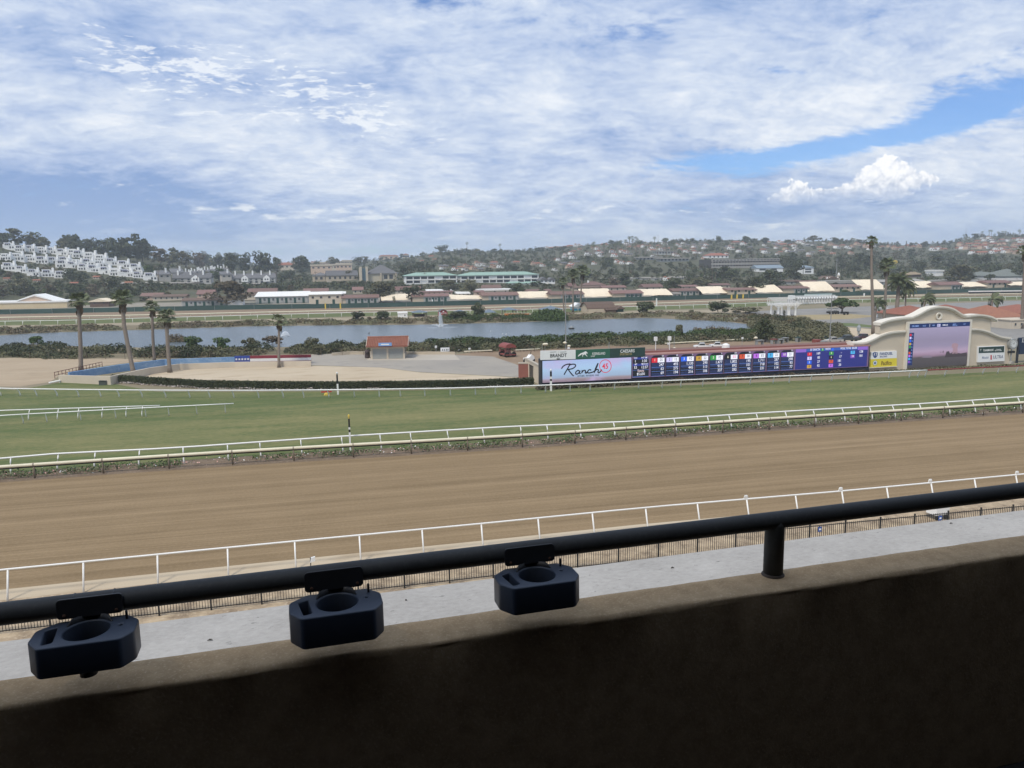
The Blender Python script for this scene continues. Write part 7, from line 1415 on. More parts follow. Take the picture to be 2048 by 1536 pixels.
for px, py, w, h, kind, m, lab in ((385, 704, 40, 30, 'bush', m_leaf3, 'large bright green bush on the near shore, left of a second one'), (445, 703, 36, 27, 'bush', m_leaf3, 'second large green bush on the near shore, right of the first'), (500, 700, 32, 24, 'bush', m_leaf2, 'olive bush on the near shore left of the lone palm'), (75, 695, 34, 22, 'bush', m_leaf3, 'green bush on the near shore at the far left'),
                                  (626, 697, 28, 22, 'bush', m_leaf2, 'spiky pale bush on the near shore right of the lone palm'), (545, 690, 40, 18, 'bush', m_leaf4, 'rusty brown bush behind the lone palm'), (636, 709, 30, 16, 'bush', m_leaf2, 'grey green low bush left of the kiosk'), (716, 643, 26, 20, 'bush', m_leaf, 'dark round bush on the far shore, left of two'), (765, 643, 34, 20, 'bush', m_leaf, 'dark round bush on the far shore, right of two'),
                                  (738, 642, 12, 8, 'bush', m_leaf4, 'small brown bush between the two dark round ones'), (957, 636, 28, 30, 'round', m_leaf, 'dark round tree on the far shore above the lake middle'), (918, 642, 46, 19, 'bush', m_leaf, 'wide dark bush right of the fountain jet'), (1290, 628, 46, 24, 'bush', m_leaf, 'wide dark bush on the far shore right of the brown barn'), (1436, 627, 42, 24, 'bush', m_leaf, 'large dark round bush at the right end of the lake'),
                                  (1381, 629, 14, 9, 'bush', m_leaf2, 'small green bush left of the large dark one at the lake end'), (1530, 684, 44, 48, 'round', m_leaf, 'tall dark bushy tree on the near shore at the right end of the lake'), (1359, 676, 20, 26, 'bush', m_leaf2, 'thin grey green shrub poking above the near shore scrub'), (1170, 685, 22, 17, 'bush', m_leaf, 'dark shrub above the green banner'), (1490, 626, 60, 12, 'bush', m_leaf2, 'low spreading shrubs at the right tip of the lake'),
                                  (1100, 640, 34, 22, 'bush', m_leaf3, 'tall dark reed clump on the far shore left of the lamp pole'), (1205, 626, 0, 0, '', None, '')):
    if not w: continue
    p = at(px, py); s = mpp(p); tree('lakeside_bush', lab, 'bush', p, h*s*1.05, w*s*1.08, kind, int(px) % 3, m, 1500, .045, SB)
for i, (px, py, w) in enumerate(((144, 701, 13), (1457, 676, 12), (1295, 672, 5), (1472, 642, 14), (952, 693, 5))):
    p = at(px, py); s = mpp(p); r = thing('boulder', ('pale boulder among the scrub near the leftmost palm', 'pale boulder in the scrub above the tote board', 'small pale rock above the dark green banner', 'grey boulder at the water edge, right tip of the lake', 'small pale rock right of the kiosk notices')[i], 'boulder', p); mb = MB(); k = w*s/2; mb.lathe([(k, -.1), (k*1.05, .25*k), (k*.75, .65*k), (k*.25, .85*k)], 7); v = mb.v; mb.v = [(x*(1+.25*math.sin(x*9+i)), y*(1+.2*math.cos(y*7)), z*(1+.2*math.sin(x*5+y*3))) for x, y, z in v]; mb.build('rock', m_conc2 if i == 3 else m_sand, r)
# ================================================================ TREES: stable area and hills
def tpx(label, px, py, w, h, kind, m, n=700, var=0, group=None, size=.05, name='tree', ground=T, bark=None):
    p = ground(px, py); s = mpp(p); keep(px-w*.3, py-h*.8, px+w*.3, py-2); return tree(name, label, 'tree', p-np.array([0, 0, .1]), h*s*1.03, w*s, kind, var, m, n, size, group, bark)
BT = 'trees of the stable area'
for q in ((460, 611, 80, 48, 'broad', m_leaf4, 1500, 'wide brownish pepper tree over the grey stable and the white shed'), (762, 604, 64, 40, 'broad', m_leaf2, 1500, 'left branching tree before the stables, above the kiosk'), (823, 605, 46, 32, 'broad', m_leaf, 1300, 'right branching tree beside the cream canopy'), (788, 606, 8, 14, 'round', m_leaf2, 300, 'tiny sapling between the two branching trees'),
          (1035, 598, 36, 32, 'round', m_leaf, 900, 'dark tree at the right end of the red stable behind the lake'), (1084, 594, 20, 16, 'round', m_leaf, 500, 'small dark tree behind the canopy left of the lake palms'), (900, 586, 44, 26, 'broad', m_leaf2, 900, 'brownish tree below the shorter green roofed offices'), (942, 588, 46, 30, 'broad', m_leaf2, 900, 'brownish tree below the gap between the green roofed offices'),
          (1345, 590, 44, 34, 'round', m_leaf, 1200, 'dense dark bushy tree above the dark awning'), (1513, 588, 40, 34, 'broad', m_leaf, 1000, 'branching tree between the yellow gate stable and the pergola'), (1540, 575, 56, 36, 'round', m_leaf, 900, 'dark crown behind the stables below the parking structure'), (1590, 562, 44, 38, 'round', m_leaf, 900, 'dark tree between the two white halls'), (1400, 576, 64, 22, 'bush', m_leaf2, 900, 'low spreading olive tree above the middle stables'),
          (1250, 572, 36, 26, 'round', m_leaf, 700, 'dark tree behind the stable with four windows'), (1230, 574, 30, 20, 'round', m_leaf4, 600, 'brown tree right of the hipped red roof'), (1670, 583, 20, 18, 'round', m_leaf, 500, 'dark tree left of the beige stable with small windows'), (1920, 570, 60, 40, 'broad', m_leaf2, 900, 'spreading tree above the porch stable'), (1935, 566, 40, 22, 'round', m_leaf, 600, 'dark tree behind the narrow canopy'),
          (1980, 568, 26, 20, 'round', m_leaf, 500, 'dark tree before the large grey green hall'), (2035, 556, 36, 20, 'round', m_leaf, 600, 'dark round tree in front of the large hall roof'), (1632, 575, 14, 10, 'bush', m_leaf, 400, 'dark bush behind the canopy right of the gate sign'), (1742, 575, 30, 18, 'round', m_leaf, 500, 'dark tree behind the two tallest palms'), (1850, 572, 18, 12, 'round', m_leaf, 400, 'small dark tree over the cream canopy right of the feather palm'),
          (1690, 588, 24, 9, 'bush', m_leaf3, 400, 'low green bush at the fence before the beige stable'), (1715, 588, 22, 8, 'bush', m_leaf3, 400, 'second low green bush at the fence before the beige stable'), (433, 585, 26, 16, 'round', m_leaf, 500, 'dark tree behind the peach gable stable'), (338, 598, 18, 16, 'round', m_leaf2, 400, 'small tree before the two storey cream stable'), (285, 602, 20, 10, 'bush', m_leaf, 400, 'dark bush by the pink walled stable'), (229, 606, 26, 22, 'round', m_leaf, 600, 'dark tree between the small shed and the kinked palm'), (141, 611, 30, 20, 'round', m_leaf, 600, 'dark tree at the right end of the buff hall'),
          (438, 562, 32, 26, 'round', m_leaf3, 1000, 'round bright green tree between the two grey roofed terraces'), (300, 558, 30, 28, 'round', m_leaf3, 900, 'light green tree at the right foot of the white houses'), (749, 561, 9, 18, 'cone', m_leaf, 500, 'dark conical cypress before the church wall'), (761, 561, 6, 26, 'cone', m_leaf, 500, 'thin dark cypress left of the blue church windows'), (808, 558, 22, 28, 'round', m_leaf, 700, 'dark tree at the right end of the church'),
          (1092, 566, 20, 14, 'round', m_leaf, 500, 'dark tree before the white gabled houses'), (1072, 574, 30, 12, 'bush', m_leaf, 500, 'low dark trees before the long green roofed offices'), (890, 571, 36, 12, 'bush', m_leaf, 500, 'low dark bushes before the shorter green roofed offices'), (1011, 564, 14, 18, 'round', m_leaf2, 400, 'small tree against the white front of the long offices'), (962, 563, 16, 12, 'round', m_leaf, 400, 'dark shrub at the left part of the long offices'), (938, 563, 12, 22, 'round', m_leaf2, 400, 'palm like tree at the left end of the long offices')):
    tpx(q[7], q[0], q[1], q[2], q[3], q[4], q[5], q[6], int(q[0]) % 4, BT, .05 if q[6] > 800 else .065)
SK = 'trees standing out on the skyline'
for q in ((30, 492, 60, 34, 'gum', m_leaf2, 'tall feathery tree mass at the upper left corner of the hill'), (5, 490, 40, 24, 'broad', m_leaf, 'dark tree at the left edge above the white houses'), (58, 494, 34, 24, 'gum', m_leaf2, 'feathery tree right of the tallest mass, upper left hill'), (92, 500, 34, 24, 'gum', m_leaf2, 'feathery grey tree behind the top white terrace'), (125, 503, 36, 26, 'gum', m_leaf2, 'open crowned tree on the left hill crest'), (155, 508, 30, 24, 'round', m_leaf, 'dark round tree on the left hill crest'),
          (180, 510, 34, 34, 'round', m_leaf, 'dark tall tree at the middle of the left hill crest'), (205, 514, 44, 34, 'broad', m_leaf, 'broad dark tree on the left hill crest'), (232, 520, 40, 38, 'round', m_leaf, 'dark tree left of the tallest crest tree'), (258, 522, 46, 46, 'gum', m_leaf, 'bushy dark tree next to the tallest crest tree'), (285, 525, 50, 56, 'gum', m_leaf, 'tallest dark gum tree at the right end of the left hill'), (322, 528, 44, 30, 'gum', m_leaf4, 'sparse brown tree right of the tallest gum'), (345, 530, 40, 26, 'gum', m_leaf2, 'sparse grey tree on the falling crest'),
          (372, 534, 44, 32, 'broad', m_leaf2, 'grey green tree above the first grey terrace'), (400, 537, 36, 34, 'round', m_leaf4, 'brown topped tree above the first grey terrace'), (462, 545, 36, 38, 'round', m_leaf, 'first of two big dark trees left of centre skyline'), (488, 546, 34, 40, 'round', m_leaf, 'second of two big dark trees left of centre skyline'), (524, 549, 52, 46, 'round', m_leaf, 'largest dark dome tree behind the long grey terrace'), (553, 549, 26, 34, 'round', m_leaf, 'dark tree leaning on the largest dome tree'),
          (605, 550, 40, 38, 'round', m_leaf, 'dark dense tree left of the peach flats'), (666, 536, 30, 22, 'round', m_leaf2, 'green tree above the peach flats'), (716, 532, 30, 18, 'broad', m_leaf, 'dark tree on the skyline left of the church roof'), (730, 531, 20, 18, 'gum', m_leaf2, 'open tree just above the church slab towers'), (803, 514, 12, 9, 'round', m_leaf, 'small round tree on the saddle right of the church'), (884, 503, 30, 14, 'round', m_leaf, 'dark tree on the left end of the dark ridge'),
          (1436, 486, 22, 20, 'round', m_leaf, 'dark round crest tree above the parking structure, left of a taller one'), (1491, 488, 26, 22, 'round', m_leaf, 'tall dark crest tree above the parking structure'), (1530, 488, 28, 18, 'round', m_leaf, 'dark round crest tree right of the tallest one over the parking structure'), (1627, 487, 28, 22, 'umbrella', m_leaf2, 'flat topped open pine on the crest left of the tallest palm'), (1670, 488, 20, 18, 'round', m_leaf, 'dark crest tree beside the flat topped pine'), (1717, 489, 26, 14, 'round', m_leaf, 'round crest tree just left of the tallest palm'),
          (1812, 495, 6, 18, 'cone', m_leaf, 'pointed conifer on the ridge right of the tallest palm'), (1788, 495, 6, 14, 'cone', m_leaf, 'smaller pointed conifer on the ridge'), (1850, 496, 22, 18, 'round', m_leaf, 'dark tree on the ridge dip above the arch'), (1822, 495, 18, 14, 'round', m_leaf, 'dark tree right of the pointed conifer'), (1950, 479, 26, 16, 'gum', m_leaf, 'large tree on the far right crest'), (1902, 488, 18, 10, 'round', m_leaf, 'dark tree at the left shoulder of the far right crest'), (1280, 488, 22, 10, 'round', m_leaf, 'dark tree on the middle hill crest'), (1330, 486, 26, 14, 'round', m_leaf, 'broad dark tree on the middle hill crest'), (1385, 485, 24, 12, 'round', m_leaf, 'broad dark tree on the crest right of the middle'), (1222, 490, 20, 14, 'round', m_leaf, 'dark tree on the left shoulder of the middle crest')):
    z_ = .72 if q[0] > 1200 else 1.
    tpx(q[6], q[0], q[1], q[2]*z_, q[3]*z_, q[4], q[5], 800, int(q[0]) % 4, SK, .055)
# fill: the largest as trees of their own, the rest one wooded mass
ZONES = [(-30, 300, 488, 513, 26, (20, 32), 'tree behind the top white terrace, %s from the left', ('round', 'broad', 'gum')), (295, 470, 518, 545, 22, (16, 30), 'tree behind the grey roofed terraces, %s from the left', ('round', 'broad', 'gum')),
  # photo x range, y range, count, tree height in photo px, label, kinds
    (-30, 330, 563, 598, 34, (20, 34), 'tree below the white houses, %s from the left', ('broad', 'round', 'gum')), (-30, 300, 548, 566, 14, (14, 22), 'tree at the lower edge of the white terraces, %s from the left', ('broad', 'round')), (300, 470, 566, 586, 22, (10, 18), 'tree below the first grey terrace, %s from the left', ('round', 'bush', 'broad')), (470, 640, 566, 584, 22, (10, 18), 'tree below the long grey terrace, %s from the left', ('round', 'bush')),
    (560, 720, 536, 562, 16, (12, 24), 'tree round the peach flats, %s from the left', ('round', 'broad')), (640, 830, 564, 580, 26, (9, 16), 'tree below the church, %s from the left', ('round', 'bush', 'broad')), (810, 1100, 533, 546, 30, (9, 15), 'dark tree in the valley above the green roofs, %s from the left', ('round', 'broad')), (830, 1110, 568, 582, 22, (8, 14), 'tree below the green roofed offices, %s from the left', ('round', 'bush')),
    (1100, 1290, 520, 560, 26, (10, 18), 'tree on the slope below the middle houses, %s from the left', ('round', 'broad', 'bush')), (1290, 1430, 525, 566, 24, (10, 18), 'tree on the slope below the flat roofed houses, %s from the left', ('round', 'bush')), (1420, 1640, 536, 566, 26, (12, 24), 'dark tree below the parking structure, %s from the left', ('round', 'broad')), (1560, 1760, 520, 562, 30, (14, 26), 'dark tree left of the tallest palm, %s from the left', ('round', 'broad')), (1740, 2060, 512, 552, 34, (14, 24), 'dark tree on the wooded slope above the right stables, %s from the left', ('round', 'broad', 'gum'))]
def blocked(px, py, w, h):
    for x0, y0, x1, y1 in KEEP:
        if py > y1-1 and px+w*.42 > x0 and px-w*.42 < x1 and py-h*.9 < y1-1.5: return True
    return False
rr = random.Random(77); indiv = []; ZONES = [z[:4]+(max(6, round(z[4]*.56)),)+z[5:] for z in ZONES]
for zi, z in enumerate(ZONES):
    k = tries = 0; got = []
    while k < z[4] and tries < z[4]*14:
        tries += 1; px = rr.uniform(z[0], z[1]); py = rr.uniform(z[2], z[3]); h = rr.uniform(*z[5]); w = h*rr.uniform(.9, 1.5)
        if blocked(px, py, w, h): continue
        got.append((px, py, w, h)); k += 1
    got.sort()
    for i, (px, py, w, h) in enumerate(got):
        p = T(px, py); s = mpp(p); kd = rr.choice(z[7]); tree('tree', z[6] % ordn(i), 'tree', p-np.array([0, 0, .15]), h*s, w*s, kd, rr.randrange(3), rr.choice((m_leaf, m_leaf, m_leaf2, m_leaf, m_leaf4 if zi in (2, 3, 5) else m_leaf)), 420, .07, 'hillside trees, zone by zone')
def woods(name, m, N, seed, crest=0):
    rng = np.random.default_rng(seed); V = []; protos = []
    for v in range(4):
        C, R = lumps('round', np.random.default_rng(50+v)); q = leaves(np.random.default_rng(90+v), C, R, 46, .13); protos.append(q)
    r2 = random.Random(seed); got = 0; tries = 0; cols = [c[0] for c in HCOL]; ycs = [c[3] for c in HCOL]
    while got < N and tries < N*8:
        tries += 1; px = r2.uniform(-320, 2330); yc = float(np.interp(px, cols, ycs)); f = r2.random()**1.0
        py = yc+1+((592 if px < 330 else 580)-yc)*f if not crest else yc+r2.uniform(.5, 5)
        if crest: f = .4
        h = r2.uniform(5.5, 12)*(.7+.5*f) if not (850 < px < 1180 and py > 530) else r2.uniform(5, 9); w = h*r2.uniform(.9, 1.6)
        if blocked(px, py, w, h): continue
        if 1150 < px < 1400 and 522 < py < 560 and r2.random() < .45: continue
        p = T(px, py); s = mpp(p); q = protos[r2.randrange(4)]; a = r2.uniform(0, 6.28); c, sn = math.cos(a), math.sin(a)
        v = np.stack([(q[:, 0]*c-q[:, 1]*sn)*w*s, (q[:, 0]*sn+q[:, 1]*c)*w*s, q[:, 2]*h*s], -1)+p-np.array([0, 0, .3]); V.append(v); got += 1
    o = link(name, quads_mesh(name, np.concatenate(V), m)); return struct(o, 'stuff')
woods('hillside_woods', m_leaf, 4900, 1); woods('hillside_woods', m_leaf2, 1500, 2); woods('hillside_woods', m_leaf3, 700, 3); woods('hillside_woods', m_leaf4, 400, 4)
woods('crest_woods', m_leaf, 420, 5, 1); woods('crest_woods', m_leaf2, 160, 6, 1)
for i, (px, py, pt) in enumerate(((1316, 486, 470), (1262, 487, 473), (1931, 476, 454), (1592, 516, 492), (1606, 552, 520), (1672, 560, 517))):
    p = T(px, py); s = mpp(p); r = thing('mast', ('thin radio mast on the middle crest', 'pole with crossbar on the middle crest', 'tall thin mast on the far right crest', 'pale pole above the white halls', 'pale thin lamp mast left of the white box hall', 'light mast above the mission church')[i], 'mast', p); MB().tube([(0, 0, -1), (0, 0, (py-pt)*s)], [.35, .15], 6).build('shaft', m_steel, r); MB().box(-1.2, 1.2, -.1, .1, (py-pt)*s*.9, (py-pt)*s*.9+.3).build('crossbar', m_steel, r)
# power line poles below the offices, with wires
pl = [(232/1.0+85, 566), (512+165/4, 567), (1322, 570), (1424, 566), (1433, 566)]
for i, (px, py, pt) in enumerate(((318, 565, 541), (396, 568, 546), (526, 566, 540), (553, 571, 545), (632, 566, 543), (850, 567, 545), (1424, 566, 536), (1431, 566, 543))):
    p = T(px, py); s = mpp(p); r = thing('utility_pole', 'thin utility pole among the houses, %s from the left' % ordn(i), 'pole', p, 0, 'utility poles'); MB().tube([(0, 0, -.5), (0, 0, (py-pt)*s)], .16, 6).build('shaft', m_bark, r); MB().box(-1.3, 1.3, -.1, .1, (py-pt)*s-.9, (py-pt)*s-.7).build('crossarm', m_bark, r)
# roads on the slopes (as thin strips lying on the hill) and cars along them
def hill_road(pts, w):
    P = []
    for i in range(len(pts)-1):
        for k in range(6): a = pts[i][0]+(pts[i+1][0]-pts[i][0])*k/6; b = pts[i][1]+(pts[i+1][1]-pts[i][1])*k/6; P.append(T(a, b))
    mb = MB(); vs = []
    for p in P: q = p.copy(); d = q[:2]/np.hypot(*q[:2]); a = q[:2]-d*w; b = q[:2]+d*w; vs += [(a[0], a[1], max(0, float(hz(*a)))+.5), (b[0], b[1], max(0, float(hz(*b)))+.5)]
    mb.add(vs, [(2*i, 2*i+2, 2*i+3, 2*i+1) for i in range(len(P)-1)]); struct(mb.build('hill_road', m_road))
hill_road([(200, 568), (300, 567), (420, 567), (560, 569)], 5); hill_road([(1200, 558), (1330, 556), (1440, 552)], 5); hill_road([(880, 530), (1000, 527), (1080, 520)], 5)

# ================================================================ NEAR FENCE AND GRANDSTAND
fl = ext([np.array([-14.2, 39.36, 0]), np.array([12.77, 38.33, 0]), np.array([44.26, 36.22, 0])], 10, 30); c_ = poly_len(fl); O = fl[0]
r = thing('iron_fence', 'black iron picket fence between the trackside apron and the dirt track', 'fence', O); pm = MB().box(-.038, .038, -.038, .038, 0, 1.38).mesh('post', m_black); fe = []
mb = MB()
for d in np.arange(0, c_[-1], .135): q, t = along(fl, c_, d); q = q-O; mb.box(q[0]-.0115, q[0]+.0115, q[1]-.0115, q[1]+.0115, .1, 1.27)
o = mb.build('pickets', m_black, r); o['kind'] = 'stuff'
for d in np.arange(0, c_[-1], 2.43): q, t = along(fl, c_, d); link('post', pm, r, tuple(q-O))
for z in (.14, 1.2): MB().tube([q-O+np.array([0, 0, z]) for q in fl], .028, 4).build('fence_rail', m_black, r)
sheet('walkway', [p+np.array([0, -.9, 0]) for p in fl]+[p+np.array([0, -30, 0]) for p in fl[::-1]], .012, m_conc)
for lab, px, py in (('blue square sign on the iron fence right of the rail post', 1637, 1056), ('blue square sign on the iron fence left of the white cart', 1877, 1034)):
    p = at(px, py, 1.0); r = thing('fence_sign', lab, 'sign', (p[0], p[1]-.12, 0)); b_ = MB().box(-.13, .13, -.03, .0, .82, 1.12).build('panel', mat('sign_blue', (.04, .09, .30), (.05, .10, .32), 1.), r); MB().box(-.07, .07, -.036, -.031, .92, 1.02).build('symbol', m_bw, b_)
    MB().box(-.02, .02, .0, .06, .80, 1.14).build('strap', m_black, r)
p = at(1897, 1036, .3); r = thing('utility_cart', 'white utility cart parked just behind the iron fence at the right', 'cart', (p[0], p[1]+.9, 0), .05); MB().prism([(-.55, .35), (.55, .35), (.6, .8), (.2, .9), (-.1, 1.3), (-.5, 1.3)], -.4, .4).build('body', m_vw, r); MB().box(-.6, .3, -.45, .45, 1.302, 1.36).build('canopy', m_vw, r)
for x in (-.35, .35): o = link('wheel', wm, r, (x, -.35, .16)); o.rotation_euler = (math.pi/2, 0, 0); o.scale = (.32, .32, .6)
p = at(622, 1140, 0); r = thing('marker_flag', 'small white box on a thin post at the near rail, above the middle cup holder', 'marker', p); MB().tube([(0, 0, 0), (0, 0, .75)], .03, 5).build('post', m_black, r); MB().prism([(-.02, .45), (.26, .52), (.26, .78), (.03, .74)], -.05, .05).build('box', m_bw, r)
m_stucco = mat('parapet_stucco', (.56, .40, .235), (.40, .28, .155), 22., .95, .9, 120., c3=(.66, .51, .34), contrast=1.1, bd=.0009)
m_roofc = bpy.data.materials.new('weathered_roof'); m_roofc.use_nodes = True
def _roofc():
    t = m_roofc.node_tree; b = t.nodes['Principled BSDF']; p = t.nodes.new('ShaderNodeNewGeometry').outputs['Position']; v = mapv(t, p, (1, 1, 1))
    a = noise(t, v, 1.6, 6, .65); g = noise(t, mapv(t, v, (7, 12, 6)), 2.4, 6, .78); k = noise(t, mapv(t, v, (3.4, 8, 3)), 2.6, 5, .75)
    c = mixc(t, ((a-.5)*1.5+(g-.5)*1.5+.5).cl(), (.26, .25, .235), (.415, .405, .385)); c = mixc(t, (k-.5).ss(.11, .2)*.8, c, (.11, .11, .105)); c = mixc(t, (g-.5).ss(.12, .3)*.6, c, (.52, .52, .51))
    put(t, b.inputs['Base Color'], c); b.inputs['Roughness'].default_value = .95; bn = t.nodes.new('ShaderNodeBump'); bn.inputs['Strength'].default_value = .8; bn.inputs['Distance'].default_value = .005; put(t, bn.inputs['Height'], g); t.links.new(bn.outputs[0], b.inputs['Normal'])
_roofc()
r = thing('lower_roof', 'weathered pale grey roof of the storey below, seen past the parapet', 'roof', (0, 0, 14.5)); mb = MB(); mb.slab([(-14, 1.6), (22, 1.6), (22, 5.6), (-14, 5.68)], -.3, 0.); mb.build('roof_slab', m_roofc, r); mb = MB(); mb.slab([(-14, 5.683), (22, 5.603), (22, 5.70), (-14, 5.78)], -.5, -.06); mb.build('fascia', m_cream, r)
# small debris on the roof
rr = random.Random(3)
for i, (px, py, l) in enumerate(((420, 1282, 10), (1345, 1137, 7), (1902, 1048, 6), (812, 1202, 4))):
    p = at(px, py, 14.5); r = thing('dry_twig', ('dark twig on the grey roof between the left and middle cup holders', 'dark leaf scrap on the grey roof left of the rail post', 'dark leaf scrap on the grey roof near the white cart', 'tiny dark scrap on the grey roof right of the middle cup holder')[i], 'twig', p); s = mpp(p); mb = MB(); mb.tube([(-l*s/2, 0, .006), (0, .004, .010), (l*s/2, -.003, .006)], [.002, .006, .002], 5); mb.tube([(0, .003, .008), (l*s*.3, .02, .006)], [.003, .001], 4); mb.build('stem', mat('twig_dark', (.05, .045, .04), (.08, .07, .06), 30.), r)
# the parapet: rounded, uneven top edge
def parapet():
    r = thing('parapet_wall', 'rough brown stucco parapet wall of the balcony, its inner face in deep shade', 'wall', (0, 0, 0)); rng = np.random.default_rng(9)
    prof = [(1.745, 15.35), (1.745, 15.9), (1.745, 16.062), (1.7452, 16.068), (1.746, 16.073), (1.7485, 16.077), (1.753, 16.0795), (1.762, 16.081), (1.79, 16.081), (1.82, 16.0815), (1.85, 16.082), (1.868, 16.081), (1.878, 16.077), (1.884, 16.066), (1.886, 16.04), (1.886, 14.45)]
    xs = np.arange(-9, 15.001, .03); n = len(prof); vs = []
    def nz(x, k): return math.sin(x*7.3+k*1.7)*.35+math.sin(x*19.1+k*2.9)*.3+math.sin(x*43.7+k*4.1)*.25
    for x in xs:
        for k, (y, z) in enumerate(prof):
            a = .0020 if 3 <= k <= 7 else (.0012 if 8 <= k <= 13 else .001); vs.append((x, y+a*nz(x, k)+rng.normal()*a*.12, z+(a*nz(x+3, k)+rng.normal()*a*.1 if 2 < k < 15 else 0)))
    fs_ = [(i*n+k, i*n+k+1, (i+1)*n+k+1, (i+1)*n+k) for i in range(len(xs)-1) for k in range(n-1)]
    mb = MB(); mb.add(vs, fs_); mb.build('stucco', m_stucco, r, smooth=True)
    MB().box(-9, 15, 1.76, 1.87, 14.4, 16.0).build('core', m_stucco, r)
parapet()
m_rail = mat('charcoal_rail_paint', (.042, .047, .052), (.033, .037, .042), 14., .62, .25, 60., spec=.3, c3=(.052, .057, .062), bd=.001)
r = thing('handrail', 'dark charcoal pipe handrail standing on the parapet', 'handrail', (0, 0, 0))
mb = MB(); mb.tube([(-9, 1.842, 16.251), (3, 1.842, 16.251), (15, 1.842, 16.251)], .0255, 24); mb.build('top_rail', m_rail, r, smooth=True)
pm = MB().lathe([(.0285, 0), (.0285, .155), (.0285, .172)], 24).mesh('post', m_rail, True); fm_ = MB().lathe([(.034, -.006), (.033, .001), (.030, .004), (.0287, .006)], 24).mesh('base_collar', mat('worn_collar', (.09, .07, .055), (.06, .05, .045), 30.), True)
for x in (1.326-2.12*2, 1.326-2.12, 1.326, 1.326+2.12, 1.326+4.24): o = link('post', pm, r, (x, 1.845, 16.079)); link('base_collar', fm_, o, (0, 0, 0.004))

# cup holders
m_plast = mat('navy_plastic', (.044, .058, .086), (.052, .066, .094), 25., .42, .15, 400., spec=.45, bd=.0008)
m_brk = mat('bracket_black', (.014, .016, .020), (.02, .022, .027), 25., .45, .15, 300., spec=.4, bd=.0008)
def curve_mesh(name, loops, extrude, bevel, m, res=2):
    cu = bpy.data.curves.new(name, 'CURVE'); cu.dimensions = '2D'; cu.fill_mode = 'BOTH'; cu.extrude = extrude; cu.bevel_depth = bevel; cu.bevel_resolution = res
    for lp in loops:
        sp = cu.splines.new('POLY'); sp.points.add(len(lp)-1)
        for q, pt in zip(sp.points, lp): q.co = (pt[0], pt[1], 0, 1)
        sp.use_cyclic_u = True
    tmp = bpy.data.objects.new('tmp', cu); COL.objects.link(tmp); dg = bpy.context.evaluated_depsgraph_get(); me = bpy.data.meshes.new_from_object(tmp.evaluated_get(dg)); bpy.data.objects.remove(tmp); bpy.data.curves.remove(cu)
    me.materials.clear(); me.materials.append(m); me.name = name; return me
def rounded(poly, rad_, n=5):
    out = []; N = len(poly)
    for i in range(N):
        p0, p1, p2 = Vector(poly[i-1]), Vector(poly[i]), Vector(poly[(i+1) % N]); a = (p0-p1).normalized(); b = (p2-p1).normalized(); l = min(rad_, (p0-p1).length*.45, (p2-p1).length*.45)
        s, e = p1+a*l, p1+b*l
        for k in range(n+1): t_ = k/n; out.append(tuple(s*(1-t_)**2+p1*2*t_*(1-t_)+e*t_**2))
    return out
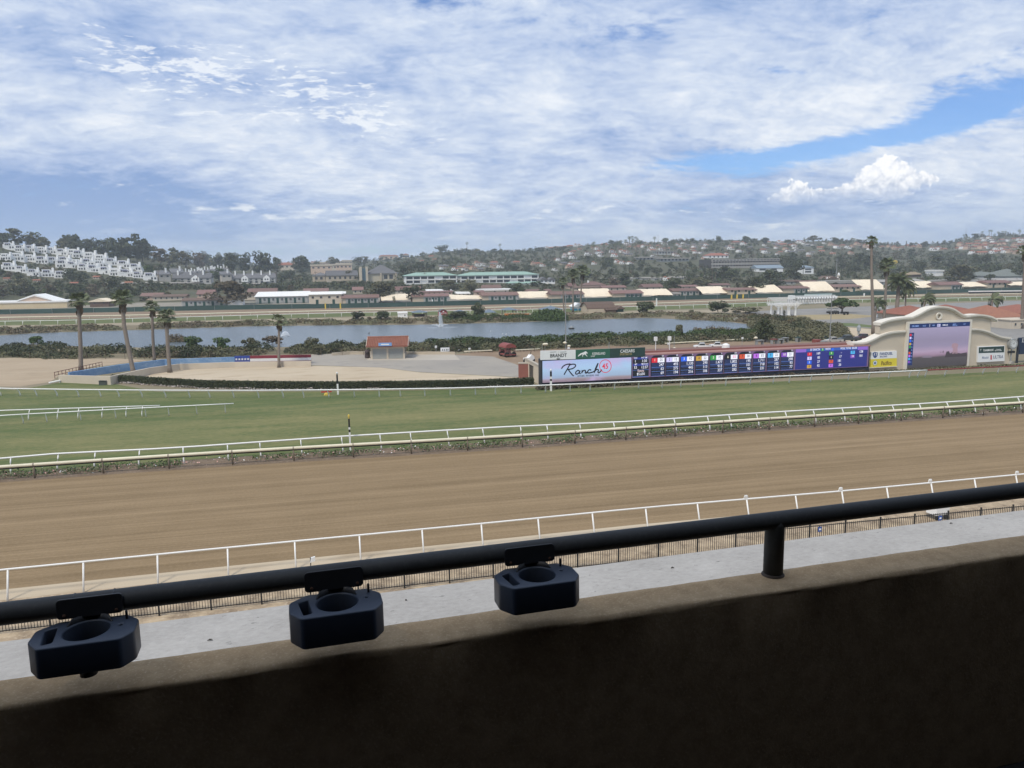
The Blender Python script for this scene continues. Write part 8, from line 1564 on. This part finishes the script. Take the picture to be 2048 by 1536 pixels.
def cup_holder(x, z, sc, label, first=[]):
    r = thing('cup_holder', label, 'cup holder', (x, 1.757, z), 0, 'cup holders clamped to the handrail'); r.scale = sc
    if not first:
        ol = rounded([(-.084, -.062), (.086, -.062), (.110, -.030), (.110, .028), (.080, .062), (-.072, .066), (-.112, .032), (-.112, -.022)], .007)
        cup = [(.002+.0545*math.cos(a), .005+.0545*math.sin(a)) for a in np.linspace(0, 6.2832, 41)[:-1]]; slot = rounded([(-.098, .032), (-.066, .045), (-.056, -.042), (-.084, -.050)], .010); hole = [(.076+.0085*math.cos(a), .012+.0085*math.sin(a)) for a in np.linspace(0, 6.2832, 21)[:-1]]
        me = curve_mesh('body', [ol, cup, slot, hole], .033, .004, m_plast)
        # a touch narrower at the bottom
        co = np.empty(len(me.vertices)*3, np.float32); me.vertices.foreach_get('co', co); co = co.reshape(-1, 3); k = 1-.05*np.clip((-co[:, 2]+.03)/.066, 0, 1)*-1; co[:, 1] = np.where(co[:, 1] < 0, co[:, 1]*k, co[:, 1]); me.vertices.foreach_set('co', co.ravel()); me.update()
        ins = curve_mesh('base_plate', [rounded([(-.080, -.056), (.082, -.056), (.104, -.028), (.104, .026), (.076, .058), (-.070, .060), (-.101, .030), (-.101, -.02)], .01)], .0015, .0005, m_plast)
        pl = rounded([(-.074, -.020), (.072, -.020), (.072, .027), (-.074, .027)], .010); pm_ = curve_mesh('clamp_plate', [pl], .0022, .0012, m_brk)
        sl = MB().lathe([(.0552, 0), (.0552, .060), (.0530, .060), (.0530, 0)], 40).mesh('cup_sleeve', m_plast, True)
        nk = MB(); N = 15; vs = []
        for i in range(N):
            an = rad(28+124*i/(N-1)); hh = .035+.016*min(1., 2.2*math.sin(math.pi*i/(N-1)))
            for ra in (.0555, .0600): vs += [(.002+ra*math.cos(an), .005+ra*math.sin(an), .030), (.002+ra*math.cos(an), .005+ra*math.sin(an), hh)]
        nk.add(vs, [q for i in range(N-1) for q in ((4*i, 4*i+1, 4*i+5, 4*i+4), (4*i+2, 4*i+6, 4*i+7, 4*i+3), (4*i+1, 4*i+3, 4*i+7, 4*i+5))]); nkm = nk.mesh('cup_collar', m_brk, True)
        bolt = MB().lathe([(.0032, -.02), (.0032, .017), (.002, .019)], 10).mesh('bolt', m_brk, True); screw = MB().lathe([(.004, 0), (.004, .002), (.002, .003)], 10).mesh('screw', mat('rust_screw', (.10, .05, .03), (.07, .04, .03), 50., .5)); 
        jaw = MB(); jaw.tube([(-.04, .083, .045), (-.04, .112, .02), (-.04, .125, .05), (-.04, .112, .08), (-.04, .083, .075)], .004, 6); jwm = jaw.mesh('clamp_strap', m_brk, True)
        stub = MB().lathe([(.020, 0), (.018, .02), (.018, .035)], 14).mesh('lower_knob', m_brk, True)
        first.append((me, ins, pm_, sl, nkm, bolt, screw, jwm, stub))
    me, ins, pm_, sl, nkm, bolt, screw, jwm, stub = first[0]
    b = link('body', me, r); link('base_plate', ins, b, (0, 0, -.0345)); link('cup_sleeve', sl, b, (.002, .005, -.031)); link('cup_collar', nkm, b, (0, 0, 0))
    p = link('clamp_plate', pm_, r, (0.000, .062, .068)); p.rotation_euler = (math.pi/2-.12, 0, 0); link('bolt', bolt, r, (.084, .040, .040))
    for sx in (-.058, .058): o = link('screw', screw, p, (sx, -.012, .0035))
    for dx in (0, .09): link('clamp_strap', jwm, r, (dx, -.018, .014))
    
    if x < -.2: link("lower_knob", stub, r, (-.004, .01, -.080))
    return r
cup_holder(-.474, 16.19, (.91, .95, .90), 'left cup holder of navy plastic hanging from the charcoal handrail'); cup_holder(.062, 16.175, (.94, .97, 1.0), 'middle cup holder of navy plastic hanging from the charcoal handrail'); cup_holder(.563, 16.181, (.92, .95, .94), 'right cup holder of navy plastic, nearest the handrail post')
# the balcony the camera stands in
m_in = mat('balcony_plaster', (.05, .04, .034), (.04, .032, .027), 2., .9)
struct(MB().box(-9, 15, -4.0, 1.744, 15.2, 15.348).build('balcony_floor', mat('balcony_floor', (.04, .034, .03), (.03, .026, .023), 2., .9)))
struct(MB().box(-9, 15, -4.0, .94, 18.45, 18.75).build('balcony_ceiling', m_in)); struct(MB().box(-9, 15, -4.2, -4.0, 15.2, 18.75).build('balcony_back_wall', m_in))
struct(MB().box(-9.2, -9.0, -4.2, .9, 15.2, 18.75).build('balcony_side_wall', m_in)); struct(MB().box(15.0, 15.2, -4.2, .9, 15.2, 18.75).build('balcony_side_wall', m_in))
struct(MB().box(-30, 40, -24, -4.25, 0, 19).build('grandstand', m_beige))
struct(MB().box(-30, 40, -4.2, 5.3, 0, 14.15).build('grandstand_lower_storeys', m_beige))

flush_text()
# ================================================================ HAZE
hm = bpy.data.materials.new('haze'); hm.use_nodes = True; t = hm.node_tree; t.nodes.clear(); vol = t.nodes.new('ShaderNodeVolumePrincipled'); vol.inputs['Color'].default_value = (.80, .88, .97, 1); vol.inputs['Density'].default_value = HAZE; vol.inputs['Anisotropy'].default_value = .2; oo = t.nodes.new('ShaderNodeOutputMaterial'); t.links.new(vol.outputs[0], oo.inputs['Volume'])
zt = max(110., 30.); struct(MB().box(-3100, 3100, -300, 3000, -4, zt).build('haze', hm), 'stuff')
